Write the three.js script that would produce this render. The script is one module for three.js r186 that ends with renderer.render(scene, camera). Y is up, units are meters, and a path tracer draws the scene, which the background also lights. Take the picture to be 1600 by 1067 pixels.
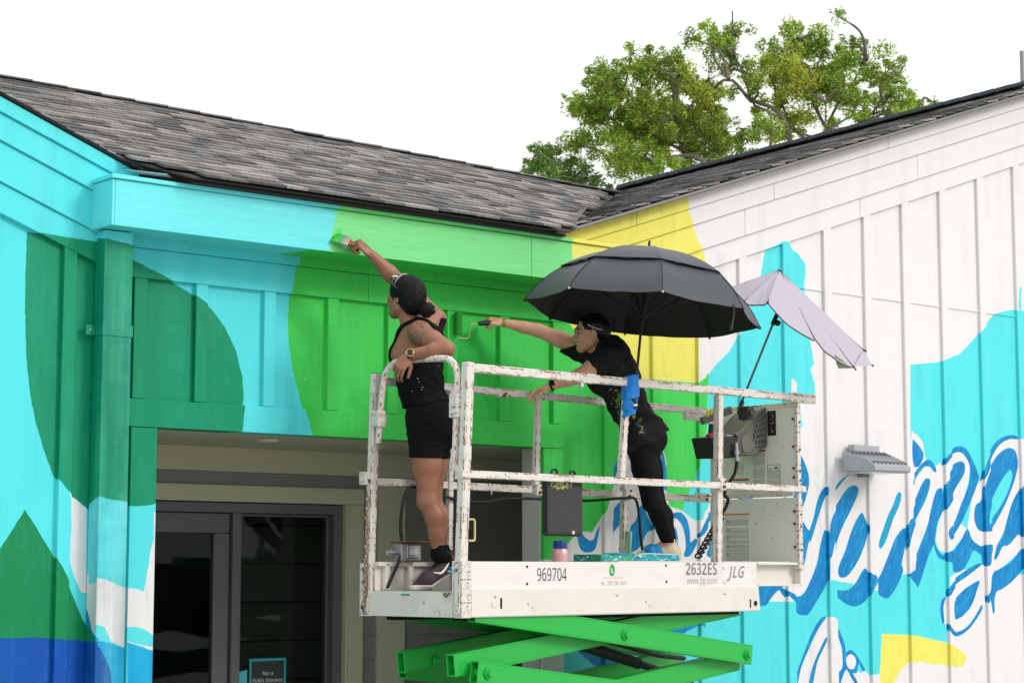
import * as THREE from 'three';
import { RoundedBoxGeometry } from 'three/addons/geometries/RoundedBoxGeometry.js';
import { mergeGeometries, mergeVertices } from 'three/addons/utils/BufferGeometryUtils.js';

// ---------------------------------------------------------------- camera, sky, sun, exposure
const scene = new THREE.Scene();
const renderer = new THREE.WebGLRenderer({ antialias: true });
renderer.setSize(1024, 682);
renderer.toneMapping = THREE.LinearToneMapping;
renderer.toneMappingExposure = 1.08;
renderer.shadowMap.enabled = true;

const camera = new THREE.PerspectiveCamera(19.462, 1024 / 682, 0.1, 400);
camera.position.set(0, 1.6, 9.8);
camera.lookAt(6.3678, 2.7417, 2.1739);

// overcast sky: almost even white, a little brighter overhead
{
  const w = 128, h = 64, d = new Float32Array(w * h * 4);
  for (let j = 0; j < h; j++) {
    const el = Math.sin(((j + 0.5) / h - 0.5) * Math.PI);           // row 0 is the nadir
    const k = el > 0 ? 0.8 + 0.8 * el : 0.72 + 0.15 * el;
    for (let i = 0; i < w; i++) {
      const o = (j * w + i) * 4;
      d[o] = k * 0.995; d[o + 1] = k; d[o + 2] = k * 1.01; d[o + 3] = 1;
    }
  }
  const t = new THREE.DataTexture(d, w, h, THREE.RGBAFormat, THREE.FloatType);
  t.mapping = THREE.EquirectangularReflectionMapping;
  t.magFilter = t.minFilter = THREE.LinearFilter;
  t.needsUpdate = true;
  scene.background = t;
  scene.environment = t;
}
const sun = new THREE.DirectionalLight(0xfff9f2, 1.5);               // behind thin cloud
sun.position.set(16.5, 12.5, 16);
sun.target.position.set(8, 2, 0);
sun.castShadow = true;
sun.shadow.radius = 30;
sun.shadow.mapSize.set(2048, 2048);
Object.assign(sun.shadow.camera, { left: -12, right: 12, top: 10, bottom: -10, near: 1, far: 60 });
scene.add(sun, sun.target);

// ---------------------------------------------------------------- helpers
let seed = 20240611;
const rnd = () => { seed = (seed + 0x6d2b79f5) | 0; let t = Math.imul(seed ^ (seed >>> 15), 1 | seed); t = (t + Math.imul(t ^ (t >>> 7), 61 | t)) ^ t; return ((t ^ (t >>> 14)) >>> 0) / 4294967296; };
const rr = (a, b) => a + (b - a) * rnd();
const V = (x, y, z) => new THREE.Vector3(x, y, z);
const A3 = (v) => (Array.isArray(v) ? V(...v) : v);
const css = (r, g, b) => `rgb(${r | 0},${g | 0},${b | 0})`;
function hash3(x, y, z) { let h = (Math.imul(x, 374761393) + Math.imul(y, 668265263) + Math.imul(z, 1274126177)) | 0; h = Math.imul(h ^ (h >>> 13), 1274126177); return ((h ^ (h >>> 16)) >>> 0) / 4294967296; }
function noise(x, y, z) {
  const i = Math.floor(x), j = Math.floor(y), k = Math.floor(z); let u = x - i, v = y - j, w = z - k;
  u = u * u * (3 - 2 * u); v = v * v * (3 - 2 * v); w = w * w * (3 - 2 * w);
  const L = (a, b, t) => a + (b - a) * t;
  return L(L(L(hash3(i, j, k), hash3(i + 1, j, k), u), L(hash3(i, j + 1, k), hash3(i + 1, j + 1, k), u), v),
    L(L(hash3(i, j, k + 1), hash3(i + 1, j, k + 1), u), L(hash3(i, j + 1, k + 1), hash3(i + 1, j + 1, k + 1), u), v), w) * 2 - 1;
}
const names = {};
function numbered(n) { const k = names[n] = (names[n] ?? -1) + 1; return k ? `${n}_${String(k).padStart(3, '0')}` : n; }
function base(name, label, category, [x, y, z] = [0, 0, 0], turn = 0, group, kind) {
  const o = new THREE.Group(); o.name = numbered(name); o.position.set(x, y, z); o.rotation.y = turn;
  o.userData = { label, category }; if (group) o.userData.group = group; if (kind) o.userData.kind = kind;
  scene.add(o); o.updateMatrixWorld(true); return o;
}
// a part: geometry in the parent's frame (or in world metres when world is true)
function part(name, geo, m, parent, world = false, label) {
  if (Array.isArray(geo)) geo = merge(geo);
  if (world) { geo.applyMatrix4(parent.matrixWorld.clone().invert()); }
  const o = new THREE.Mesh(geo, m); o.name = name; o.castShadow = o.receiveShadow = true;
  if (label) o.userData.label = label;
  parent.add(o); o.updateMatrixWorld(true); return o;
}
function merge(list) {
  list = list.map((g) => { g = g.index ? g.toNonIndexed() : g; for (const k of Object.keys(g.attributes)) if (!['position', 'normal', 'uv', 'color'].includes(k)) g.deleteAttribute(k); return g; });
  const col = list.some((g) => g.attributes.color);
  for (const g of list) {
    const n = g.attributes.position.count;
    if (!g.attributes.uv) g.setAttribute('uv', new THREE.BufferAttribute(new Float32Array(n * 2), 2));
    if (col && !g.attributes.color) g.setAttribute('color', new THREE.BufferAttribute(new Float32Array(n * 3).fill(1), 3));
    if (!g.attributes.normal) g.computeVertexNormals();
  }
  return mergeGeometries(list);
}
// uv in metres chosen by the face normal
function metric(g, k = 1, du = 0, dv = 0) {
  if (g.index) g = g.toNonIndexed();
  const p = g.attributes.position, n = g.attributes.normal, uv = new Float32Array(p.count * 2);
  for (let i = 0; i < p.count; i += 3) {
    const ax = Math.abs(n.getX(i)) + Math.abs(n.getX(i + 1)) + Math.abs(n.getX(i + 2)), ay = Math.abs(n.getY(i)) + Math.abs(n.getY(i + 1)) + Math.abs(n.getY(i + 2)), az = Math.abs(n.getZ(i)) + Math.abs(n.getZ(i + 1)) + Math.abs(n.getZ(i + 2));
    for (let q = i; q < i + 3; q++) {
      const x = p.getX(q), y = p.getY(q), z = p.getZ(q);
      const [u, v] = ax >= ay && ax >= az ? [z, y] : ay >= az ? [x, z] : [x, y];
      uv[q * 2] = u * k + du; uv[q * 2 + 1] = v * k + dv;
    }
  }
  g.setAttribute('uv', new THREE.BufferAttribute(uv, 2)); return g;
}
function bx(x0, x1, y0, y1, z0, z1, r = 0) {
  const w = Math.abs(x1 - x0), h = Math.abs(y1 - y0), d = Math.abs(z1 - z0);
  const g = r ? new RoundedBoxGeometry(w, h, d, 1, Math.min(r, w / 2.01, h / 2.01, d / 2.01)) : new THREE.BoxGeometry(w, h, d);
  g.translate((x0 + x1) / 2, (y0 + y1) / 2, (z0 + z1) / 2); return metric(g, 1, rnd(), rnd());
}
// a straight bar of section w (across) by h (along up) from p to q
function bar(p, q, w, h, r = 0.004, up = V(0, 1, 0)) {
  p = A3(p); q = A3(q); const d = q.clone().sub(p), L = d.length(); d.normalize();
  if (Math.abs(d.dot(up)) > 0.95) up = V(0, 0, 1);
  const x = d.clone().cross(up).normalize(), y = x.clone().cross(d).normalize();
  let g = r ? new RoundedBoxGeometry(w, h, L, 1, Math.min(r, w / 2.01, h / 2.01)) : new THREE.BoxGeometry(w, h, L);
  g = g.index ? g.toNonIndexed() : g;
  { const P = g.attributes.position, N = g.attributes.normal, uv = new Float32Array(P.count * 2), du = rnd(); for (let i = 0; i < P.count; i++) { const side = Math.abs(N.getY(i)) > Math.abs(N.getX(i)); uv[2 * i] = P.getZ(i) + du; uv[2 * i + 1] = side ? P.getX(i) : P.getY(i); } g.setAttribute('uv', new THREE.BufferAttribute(uv, 2)); }
  g.applyMatrix4(new THREE.Matrix4().makeBasis(x, y, d.clone().negate()).setPosition(p.clone().add(q).multiplyScalar(0.5)));
  return g;
}
function rod(p, q, r0, r1 = r0, seg = 12) {
  p = A3(p); q = A3(q); const d = q.clone().sub(p), g = new THREE.CylinderGeometry(r1, r0, d.length(), seg);
  g.applyQuaternion(new THREE.Quaternion().setFromUnitVectors(V(0, 1, 0), d.clone().normalize()));
  g.translate(...p.clone().add(q).multiplyScalar(0.5).toArray()); return g;
}
function tube(pts, r, seg = 40, rad = 8, closed = false, tension = 0.5) { return new THREE.TubeGeometry(new THREE.CatmullRomCurve3(pts.map(A3), closed, 'catmullrom', tension), seg, r, rad, closed); }
function ball(c, r, sx = 1, sy = 1, sz = 1, n = 16) { const g = new THREE.SphereGeometry(r, n, Math.max(8, n * 0.7 | 0)); g.scale(sx, sy, sz); g.translate(...A3(c).toArray()); return g; }
// outline in the xy plane given thickness along z
function slabShape(pts, z0, z1, bevel = 0) {
  const s = new THREE.Shape(pts.map((p) => new THREE.Vector2(p[0], p[1])));
  const g = new THREE.ExtrudeGeometry(s, { depth: z1 - z0 - 2 * bevel, bevelEnabled: bevel > 0, bevelThickness: bevel, bevelSize: bevel, bevelOffset: -bevel, bevelSegments: 1 });
  g.translate(0, 0, z0 + bevel); return metric(g);
}
function paintVertices(g, f) {
  const p = g.attributes.position, c = new Float32Array(p.count * 3);
  for (let i = 0; i < p.count; i++) { const k = f(p.getX(i), p.getY(i), p.getZ(i)); c[i * 3] = k[0]; c[i * 3 + 1] = k[1]; c[i * 3 + 2] = k[2]; }
  g.setAttribute('color', new THREE.BufferAttribute(c, 3)); return g;
}
const lin = (r, g, b) => { const c = new THREE.Color().setRGB(r / 255, g / 255, b / 255, THREE.SRGBColorSpace); return [c.r, c.g, c.b]; };
function canvas(w, h, draw, srgb = true, repeat = true) {
  const c = document.createElement('canvas'); c.width = w; c.height = h; draw(c.getContext('2d'), w, h);
  const t = new THREE.CanvasTexture(c); if (srgb) t.colorSpace = THREE.SRGBColorSpace;
  t.wrapS = t.wrapT = repeat ? THREE.RepeatWrapping : THREE.ClampToEdgeWrapping; t.anisotropy = 8; return t;
}
function again(t, k) { const c = t.clone(); c.repeat.set(k, k); c.needsUpdate = true; return c; }
const M = (o) => new THREE.MeshPhysicalMaterial(o);
const C = (r, g, b) => new THREE.Color().setRGB(r / 255, g / 255, b / 255, THREE.SRGBColorSpace);

// fine grain used as relief: rolled paint, and a coarser cast
const grain = canvas(256, 256, (x, w, h) => {
  const im = x.createImageData(w, h);
  for (let j = 0; j < h; j++) for (let i = 0; i < w; i++) {
    const P = (f, s) => { const q = f; const a = noise(i / w * q, j / h * q, s), u = i / w, v = j / h; // tileable blend
      const b = noise((i / w - 1) * q, j / h * q, s), c = noise(i / w * q, (j / h - 1) * q, s), d = noise((i / w - 1) * q, (j / h - 1) * q, s);
      return (a * (1 - u) + b * u) * (1 - v) + (c * (1 - u) + d * u) * v; };
    const k = 128 + 60 * P(60, 1) + 40 * P(26, 5) + 26 * P(8, 9), o = (j * w + i) * 4;
    im.data[o] = im.data[o + 1] = im.data[o + 2] = Math.max(0, Math.min(255, k)); im.data[o + 3] = 255;
  }
  x.putImageData(im, 0, 0);
}, false);

// white lift paint, chipped and rust spotted (one square metre)
function liftPaint(seedNo, chips, stain) {
  seed = seedNo;
  return canvas(1024, 1024, (x, w, h) => {
    x.fillStyle = css(218, 213, 207); x.fillRect(0, 0, w, h);
    for (let i = 0; i < 260; i++) {                                   // faint dirt clouds
      const px = rnd() * w, py = rnd() * h, r = rr(20, 120), g = x.createRadialGradient(px, py, 0, px, py, r), a = rr(0.01, 0.05) * stain;
      g.addColorStop(0, `rgba(150,128,96,${a})`); g.addColorStop(1, 'rgba(150,128,96,0)'); x.fillStyle = g; x.fillRect(px - r, py - r, 2 * r, 2 * r);
    }
    for (let i = 0; i < chips; i++) {
      const cx = rnd() * w, cy = rnd() * h, n = 3 + rnd() * 16 | 0, sp = rr(4, 30);
      for (let k = 0; k < n; k++) {
        const px = cx + (rnd() - 0.5) * sp * 2, py = cy + (rnd() - 0.5) * sp, s = Math.pow(rnd(), 2.6) * 4.2 + 0.6;
        x.fillStyle = `rgba(176,120,66,${rr(0.05, 0.28)})`; x.beginPath(); x.ellipse(px, py, s * 1.9, s * 1.5, rnd() * 3, 0, 7); x.fill();
        x.fillStyle = rnd() < 0.6 ? css(rr(70, 110), rr(44, 62), rr(28, 40)) : css(rr(46, 74), rr(40, 52), rr(36, 46));
        x.beginPath(); x.moveTo(px - s, py);
        for (let q = 1; q < 8; q++) x.lineTo(px + Math.cos(3.14 + q * 0.785) * s * rr(0.5, 1.2), py + Math.sin(3.14 + q * 0.785) * s * rr(0.35, 0.9));
        x.fill();
      }
    }
    for (let i = 0; i < 60; i++) { x.strokeStyle = `rgba(${rnd() < 0.5 ? '120,110,100' : '250,248,246'},${rr(0.1, 0.4)})`; x.lineWidth = rr(0.6, 1.6); const px = rnd() * w, py = rnd() * h; x.beginPath(); x.moveTo(px, py); x.lineTo(px + rr(-50, 50), py + rr(-18, 18)); x.stroke(); }
  });
}
const plateTex = liftPaint(23, 34, 0.8);
// guardrails: two metres by an eighth, chips and grime gathered along the edges of the tube
const edgeTex = (() => { seed = 37; const t = canvas(2048, 256, (x, w, h) => {
  x.fillStyle = css(216, 211, 205); x.fillRect(0, 0, w, h);
  for (let i = 0; i < 300; i++) { x.fillStyle = `rgba(140,118,84,${rr(0.01, 0.06)})`; x.beginPath(); x.ellipse(rnd() * w, rnd() * h, rr(20, 160), rr(4, 24), 0, 0, 7); x.fill(); }
  for (const v of [0.19, 0.81, 0.14, 0.86]) { const y = v * h; let a = 0; while (a < w) { const L = Math.pow(rnd(), 2) * 120 + 4, dense = rnd() < 0.42; if (dense) for (let k = 0; k < L / 3; k++) { x.fillStyle = rnd() < 0.35 ? css(rr(84, 130), rr(58, 84), rr(38, 54)) : `rgba(164,120,76,${rr(0.15, 0.5)})`; x.fillRect(a + rnd() * L, y + (rnd() - 0.5) * 16 * rnd(), rr(3, 20), rr(3, 13)); } a += L + rr(4, 60); } }
  for (let i = 0; i < 120; i++) { const cx = rnd() * w, cy = rnd() * h, n = 1 + rnd() * 7 | 0; for (let k = 0; k < n; k++) { x.fillStyle = rnd() < 0.6 ? css(rr(80, 120), rr(52, 68), rr(34, 44)) : css(60, 52, 46); x.fillRect(cx + rr(-30, 30), cy + rr(-20, 20), rr(2, 11), rr(2, 12)); } }
  for (let i = 0; i < 80; i++) { x.strokeStyle = `rgba(90,80,70,${rr(0.2, 0.5)})`; x.lineWidth = 1; const a = rnd() * w, b = rnd() * h; x.beginPath(); x.moveTo(a, b); x.lineTo(a + rr(-30, 30), b + rr(-14, 14)); x.stroke(); }
}); t.repeat.set(0.5, 8); return t; })();
const bump = (k) => again(grain, k);
const MAT = {
  rail: M({ map: edgeTex, roughness: 0.48, bumpMap: bump(4), bumpScale: 0.0004 }),
  plate: M({ map: plateTex, roughness: 0.42, bumpMap: bump(3), bumpScale: 0.0004 }),
  rust: M({ color: C(104, 66, 40), roughness: 0.85, bumpMap: bump(14), bumpScale: 0.0008 }),
  bolt: M({ color: C(150, 146, 138), metalness: 0.85, roughness: 0.45 }),
  black: M({ color: C(22, 22, 23), roughness: 0.5 }),
  blackPlastic: M({ color: C(34, 34, 35), roughness: 0.55, bumpMap: bump(9), bumpScale: 0.0004 }),
  greyPlastic: M({ color: C(104, 103, 98), roughness: 0.6, bumpMap: bump(12), bumpScale: 0.0004 }),
  hole: M({ color: C(12, 12, 12), roughness: 0.9 }),
  green: M({ color: C(30, 172, 66), roughness: 0.36, bumpMap: bump(5), bumpScale: 0.0004 }),
  steel: M({ color: C(176, 178, 180), metalness: 0.9, roughness: 0.35 }),
  rubber: M({ color: C(18, 18, 18), roughness: 0.7 }),
};
const MURAL_LEFT = [
  ['dkgreen', false, [4.737, 3.396, 4.940, 3.387, 5.151, 3.381, 5.190, 1.892, 5.093, 1.955, 5.012, 2.015, 4.927, 2.101, 4.872, 2.229, 4.819, 2.373, 4.781, 2.531, 4.754, 2.717, 4.738, 2.990, 4.736, 3.196]],
  ['trigreen', false, [4.771, 1.918, 4.932, 1.688, 5.010, 1.570, 5.058, 1.468, 5.122, 1.338, 5.208, 1.228, 5.209, 1.194, 4.549, 1.210, 4.538, 1.554, 4.639, 1.716]],
  ['deepblue', false, [4.548, 1.259, 4.654, 1.250, 4.871, 1.249, 5.113, 1.227, 5.208, 1.218, 5.215, 0.957, 4.557, 0.982]],
  ['white', false, [5.012, 2.010, 5.034, 1.910, 5.043, 1.852, 5.029, 1.698, 5.046, 1.617, 5.074, 1.549, 5.110, 1.481, 5.140, 1.481, 5.128, 1.935]],
  ['dkgreen', false, [5.371, 3.330, 5.415, 3.313, 5.641, 3.233, 5.800, 3.164, 5.932, 3.090, 6.028, 2.987, 6.104, 2.859, 6.150, 2.706, 6.160, 2.595, 6.145, 2.483, 6.131, 2.335, 5.396, 2.305]],
  ['dkgreen', false, [5.394, 2.411, 5.582, 2.420, 5.592, 1.971, 5.520, 1.955, 5.405, 1.950]],
  ['white', false, [5.569, 1.921, 5.576, 1.780, 5.554, 1.709, 5.548, 1.639, 5.537, 1.593, 5.519, 1.484, 5.471, 1.499, 5.416, 1.503, 5.423, 1.208, 5.499, 1.192, 5.599, 1.151, 5.619, 1.151, 5.601, 1.922]],
  ['cyan', false, [5.421, 1.291, 5.476, 1.293, 5.524, 1.278, 5.577, 1.246, 5.598, 1.218, 5.582, 1.183, 5.526, 1.191, 5.467, 1.203, 5.423, 1.218]],
  ['skyblue', false, [5.423, 1.211, 5.499, 1.185, 5.599, 1.155, 5.604, 0.939, 5.430, 0.945]],
  ['green', false, [8.379, 2.802, 8.753, 2.825, 8.747, 1.662, 8.377, 1.661]],
  ['white', false, [8.377, 1.670, 8.747, 1.662, 8.742, 0.737, 8.376, 0.752]],
  ['green', false, [6.558, 3.613, 6.523, 3.486, 6.489, 3.375, 6.464, 3.219, 6.457, 3.066, 6.464, 2.949, 6.493, 2.780, 6.536, 2.646, 6.583, 2.505, 6.640, 2.356, 8.722, 2.231, 8.729, 3.679]],
  ['wet', true, [7.701, 3.134, 7.856, 3.154, 8.045, 3.157, 8.051, 2.783, 7.993, 2.616, 7.899, 2.773, 7.784, 2.868, 7.712, 2.964]],
];
const MURAL_RIGHT = [
  ['cyan', false, [8.335, 1.400, 10.883, 1.375, 10.865, 0.647, 8.334, 0.754]],
  ['white', false, [10.807, 2.481, 11.261, 2.499, 11.232, 1.441, 10.783, 1.445]],
  ['green', false, [8.175, 3.707, 8.617, 3.582, 8.649, 3.260, 8.722, 3.176, 8.899, 3.005, 9.073, 2.909, 9.345, 2.895, 9.863, 2.900, 9.984, 2.975, 9.968, 2.731, 9.933, 2.545, 9.880, 2.365, 9.846, 2.231, 9.802, 2.167, 9.725, 1.998, 9.569, 1.865, 9.063, 1.731, 8.455, 1.662, 8.390, 1.661, 8.175, 2.378]],
  ['yellow', false, [8.450, 3.949, 8.692, 3.934, 9.693, 4.230, 9.729, 4.098, 9.790, 4.005, 9.852, 3.894, 9.927, 3.815, 9.958, 3.713, 9.936, 3.574, 9.871, 3.478, 9.863, 2.900, 9.345, 2.895, 9.073, 2.909, 8.899, 3.005, 8.722, 3.176, 8.649, 3.260, 8.616, 3.368, 8.617, 3.668]],
  ['cyan', false, [10.580, 3.910, 10.677, 3.953, 10.746, 3.993, 10.843, 3.989, 10.876, 3.945, 10.939, 3.923, 11.014, 3.859, 11.019, 3.792, 10.996, 3.685, 11.020, 3.530, 11.057, 3.342, 11.049, 3.294, 11.069, 3.234, 11.094, 3.117, 11.050, 3.076, 11.097, 2.970, 11.102, 2.889, 10.795, 2.844, 10.779, 2.759, 10.759, 2.479, 10.752, 2.179, 10.169, 2.132, 10.021, 2.097, 9.912, 2.006, 9.886, 1.948, 9.829, 1.943, 9.786, 1.964, 9.706, 1.998, 9.757, 2.109, 9.846, 2.231, 9.880, 2.365, 9.933, 2.545, 9.968, 2.731, 9.984, 2.966, 10.069, 3.048, 10.200, 3.148, 10.274, 3.246, 10.383, 3.434, 10.431, 3.517, 10.536, 3.727]],
  ['white', false, [10.819, 2.985, 10.858, 2.990, 10.896, 2.973, 10.907, 2.948, 10.898, 2.892, 10.816, 2.887]],
  ['cyan', false, [10.865, 2.798, 10.935, 2.802, 10.944, 2.700, 10.959, 2.650, 10.931, 2.639, 10.909, 2.682, 10.875, 2.728]],
  ['white', false, [8.455, 1.662, 8.454, 1.155, 8.718, 1.149, 10.817, 1.444, 10.834, 2.157, 10.169, 2.132, 10.021, 2.097, 9.912, 2.006, 9.886, 1.948, 9.829, 1.943, 9.786, 1.964, 9.706, 2.011, 9.584, 2.039, 9.561, 2.161, 9.563, 2.345, 9.528, 2.440, 9.480, 2.482, 9.366, 2.564, 9.216, 2.505, 9.157, 2.425, 9.091, 2.273, 9.043, 2.147, 8.990, 2.002, 8.932, 1.920, 8.874, 1.848, 8.823, 1.855, 8.744, 1.846, 8.609, 1.728]],
  ['blue', true, [8.741, 1.829, 8.765, 1.745, 8.801, 1.720, 8.847, 1.717, 8.889, 1.731, 8.914, 1.770, 8.940, 1.881, 8.931, 1.883, 8.906, 1.843, 8.889, 1.806, 8.856, 1.796, 8.815, 1.812, 8.766, 1.848]],
  ['blue', false, [9.139, 2.403, 9.156, 2.365, 9.085, 2.221, 9.049, 2.147, 9.032, 2.190, 9.067, 2.276]],
  ['blue', true, [9.084, 2.019, 9.148, 2.070, 9.155, 2.008, 9.142, 1.933, 9.099, 1.883, 9.045, 1.840, 9.039, 1.882, 9.041, 1.931, 9.058, 1.981]],
  ['blue', true, [9.323, 2.036, 9.400, 1.937, 9.426, 1.881, 9.373, 1.849, 9.321, 1.773, 9.269, 1.733, 9.183, 1.716, 9.115, 1.732, 9.132, 1.772, 9.201, 1.834, 9.227, 1.897, 9.270, 1.935]],
  ['blue', true, [9.488, 2.420, 9.529, 2.411, 9.554, 2.333, 9.564, 2.257, 9.561, 2.142, 9.535, 2.167, 9.518, 2.217, 9.501, 2.306]],
  ['blue', true, [9.630, 1.989, 9.702, 1.993, 9.755, 1.949, 9.781, 1.879, 9.789, 1.796, 9.834, 1.816, 9.852, 1.791, 9.787, 1.703, 9.724, 1.698, 9.743, 1.764, 9.730, 1.853, 9.701, 1.916, 9.656, 1.951, 9.630, 1.956]],
  ['blue', true, [9.638, 1.890, 9.664, 1.840, 9.668, 1.776, 9.653, 1.728, 9.627, 1.719]],
  ['blue', true, [9.850, 1.830, 9.936, 1.966, 10.025, 2.022, 10.029, 1.989, 9.958, 1.918, 9.911, 1.858]],
  ['blue', true, [9.924, 1.702, 9.940, 1.750, 10.022, 1.842, 10.066, 1.849, 10.048, 1.740, 9.986, 1.691]],
  ['blue', true, [9.594, 1.388, 10.819, 1.559, 10.716, 1.481, 10.634, 1.437, 10.546, 1.356, 10.478, 1.280, 10.412, 1.228, 10.333, 1.215, 10.256, 1.266, 10.192, 1.258, 10.100, 1.162, 10.011, 1.133, 9.936, 1.157, 9.912, 1.192, 9.869, 1.224, 9.775, 1.195, 9.664, 1.162, 9.561, 1.195]],
  ['blue', true, [8.746, 1.107, 9.145, 1.097, 9.115, 1.035, 9.069, 0.990, 9, 0.967, 8.914, 0.974, 8.841, 1.009]],
  ['blue', false, [10.266, 2.143, 10.430, 2.148, 10.394, 2.011, 10.295, 1.941]],
  ['cyan', false, [12.181, 3.179, 12.543, 3.223, 12.829, 3.309, 13.032, 3.457, 13.285, 3.664, 13.510, 3.720, 13.851, 3.727, 13.742, 1.553, 13.109, 1.605, 12.742, 1.605, 12.604, 1.546, 12.577, 1.044, 12.191, 1.106, 11.801, 1.128, 11.779, 0.906, 11.762, 0.836, 11.644, 0.825, 11.595, 0.869, 11.353, 0.719, 9.893, 0.775, 9.901, 1.297, 10.788, 1.376, 11.214, 1.530, 11.658, 1.486, 11.818, 1.653, 12.126, 1.653]],
  ['cyan', false, [13.615, 3.925, 13.640, 3.912, 13.626, 3.804, 13.621, 3.687, 13.589, 3.748]],
  ['white', false, [12.177, 2.668, 12.277, 2.643, 12.342, 2.586, 12.367, 2.457, 12.482, 2.407, 12.553, 2.435, 12.668, 2.508, 12.788, 2.538, 12.894, 2.509, 12.933, 2.427, 12.884, 2.267, 12.797, 2.100, 12.752, 1.984, 12.869, 1.920, 12.919, 1.855, 13.052, 1.803, 13.023, 1.756, 12.918, 1.822, 12.854, 1.887, 12.705, 1.787, 12.598, 1.737, 12.508, 1.753, 12.467, 1.834, 12.503, 1.964, 12.559, 2.063, 12.579, 2.243, 12.374, 1.946, 12.184, 1.599, 12.112, 1.568, 12.058, 1.572, 12.068, 1.878]],
  ['white', false, [11.969, 1.877, 12.094, 1.910, 12.070, 1.568, 12.032, 1.560, 11.856, 1.450, 11.496, 1.452, 11.454, 1.653, 11.648, 1.748]],
  ['white', false, [13.033, 2.305, 13.135, 2.459, 13.278, 2.599, 13.421, 2.673, 13.623, 2.661, 13.758, 2.618, 13.717, 1.795, 13.579, 1.760, 13.402, 1.675, 13.233, 1.591, 13.136, 1.558, 13.117, 1.442, 13.073, 1.360, 12.959, 1.230, 12.783, 1.135, 12.651, 1.113, 12.565, 1.163, 12.551, 1.333, 12.607, 1.429, 12.800, 1.542, 13.045, 1.657, 13.127, 1.674, 13.104, 1.757, 13.051, 1.798, 12.919, 1.846, 12.870, 1.936, 12.932, 2.153, 13.004, 2.271]],
  ['white', false, [12.527, 1.381, 12.580, 1.405, 12.587, 1.187, 12.540, 1.191]],
  ['blue', true, [12.189, 2.596, 12.257, 2.582, 12.331, 2.520, 12.345, 2.480, 12.315, 2.430, 12.268, 2.393, 12.188, 2.418]],
  ['blue', true, [12.182, 2.256, 12.210, 2.322, 12.289, 2.397, 12.367, 2.444, 12.431, 2.449, 12.482, 2.407, 12.498, 2.368, 12.467, 2.362, 12.417, 2.398, 12.352, 2.396, 12.287, 2.348, 12.221, 2.282]],
  ['blue', true, [12.388, 2.308, 12.418, 2.295, 12.405, 2.230, 12.356, 2.140, 12.275, 2.041, 12.196, 1.943, 12.147, 1.847, 12.106, 1.751, 12.101, 1.878, 12.134, 1.974, 12.173, 2.004, 12.180, 2.071, 12.228, 2.137, 12.309, 2.252, 12.354, 2.298]],
  ['blue', true, [12.487, 2.208, 12.560, 2.234, 12.567, 2.144, 12.559, 2.054, 12.504, 1.980, 12.461, 1.882, 12.432, 1.785, 12.364, 1.688, 12.269, 1.511, 12.224, 1.467, 12.185, 1.496, 12.117, 1.563, 12.184, 1.607, 12.199, 1.671, 12.293, 1.816, 12.374, 1.946, 12.417, 2.060]],
  ['blue', true, [12.817, 2.454, 12.858, 2.424, 12.848, 2.366, 12.806, 2.315, 12.723, 2.230, 12.653, 2.130, 12.566, 2.055, 12.560, 2.095, 12.587, 2.259, 12.634, 2.310, 12.644, 2.368, 12.731, 2.436]],
  ['blue', true, [12.569, 2.447, 12.642, 2.507, 12.750, 2.566, 12.856, 2.565, 12.934, 2.502, 13.030, 2.351, 13.004, 2.271, 12.904, 2.119, 12.791, 1.968, 12.655, 1.844, 12.608, 1.860, 12.613, 1.917, 12.713, 1.983, 12.797, 2.117, 12.897, 2.268, 12.921, 2.401, 12.879, 2.483, 12.801, 2.527, 12.708, 2.510, 12.626, 2.449, 12.573, 2.413]],
  ['blue', true, [12.481, 1.915, 12.459, 1.817, 12.515, 1.740, 12.576, 1.705, 12.562, 1.682, 12.493, 1.704, 12.440, 1.801, 12.435, 1.866]],
  ['blue', true, [12.577, 1.729, 12.704, 1.771, 12.786, 1.837, 12.869, 1.923, 12.932, 1.838, 13.024, 1.793, 13.072, 1.781, 13.043, 1.723, 12.942, 1.756, 12.886, 1.690, 12.803, 1.607, 12.696, 1.580, 12.645, 1.599, 12.634, 1.656, 12.582, 1.672]],
  ['blue', true, [13.047, 2.305, 13.071, 2.373, 13.165, 2.527, 13.280, 2.633, 13.421, 2.685, 13.534, 2.689, 13.561, 2.661, 13.448, 2.657, 13.306, 2.600, 13.190, 2.477, 13.131, 2.375, 13.080, 2.323]],
  ['blue', true, [13.541, 2.532, 13.550, 2.439, 13.487, 2.301, 13.368, 2.129, 13.194, 1.941, 13.110, 1.906, 13.008, 1.922, 12.961, 2.004, 12.978, 2.104, 13.054, 2.155, 13.077, 2.256, 13.159, 2.392, 13.275, 2.514, 13.417, 2.582, 13.506, 2.574]],
  ['cyan', true, [13.459, 2.405, 13.466, 2.334, 13.370, 2.179, 13.226, 2.042, 13.132, 1.965, 13.136, 2.057, 13.204, 2.175, 13.321, 2.313, 13.407, 2.387]],
  ['blue', true, [13.613, 2.270, 13.594, 1.895, 13.524, 1.886, 13.408, 1.806, 13.319, 1.788, 13.252, 1.708, 13.204, 1.687, 13.242, 1.791, 13.329, 1.892, 13.390, 2.011, 13.466, 2.148, 13.555, 2.243]],
  ['blue', true, [13.045, 1.781, 13.165, 1.799, 13.143, 1.724, 13.126, 1.646, 13.053, 1.646]],
  ['blue', true, [13.589, 1.777, 13.581, 1.625, 13.450, 1.524, 13.309, 1.457, 13.217, 1.425, 13.180, 1.326, 13.141, 1.257, 13.113, 1.359, 13.091, 1.338, 13.066, 1.385, 13.117, 1.442, 13.144, 1.566, 13.233, 1.599, 13.401, 1.658]],
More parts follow.
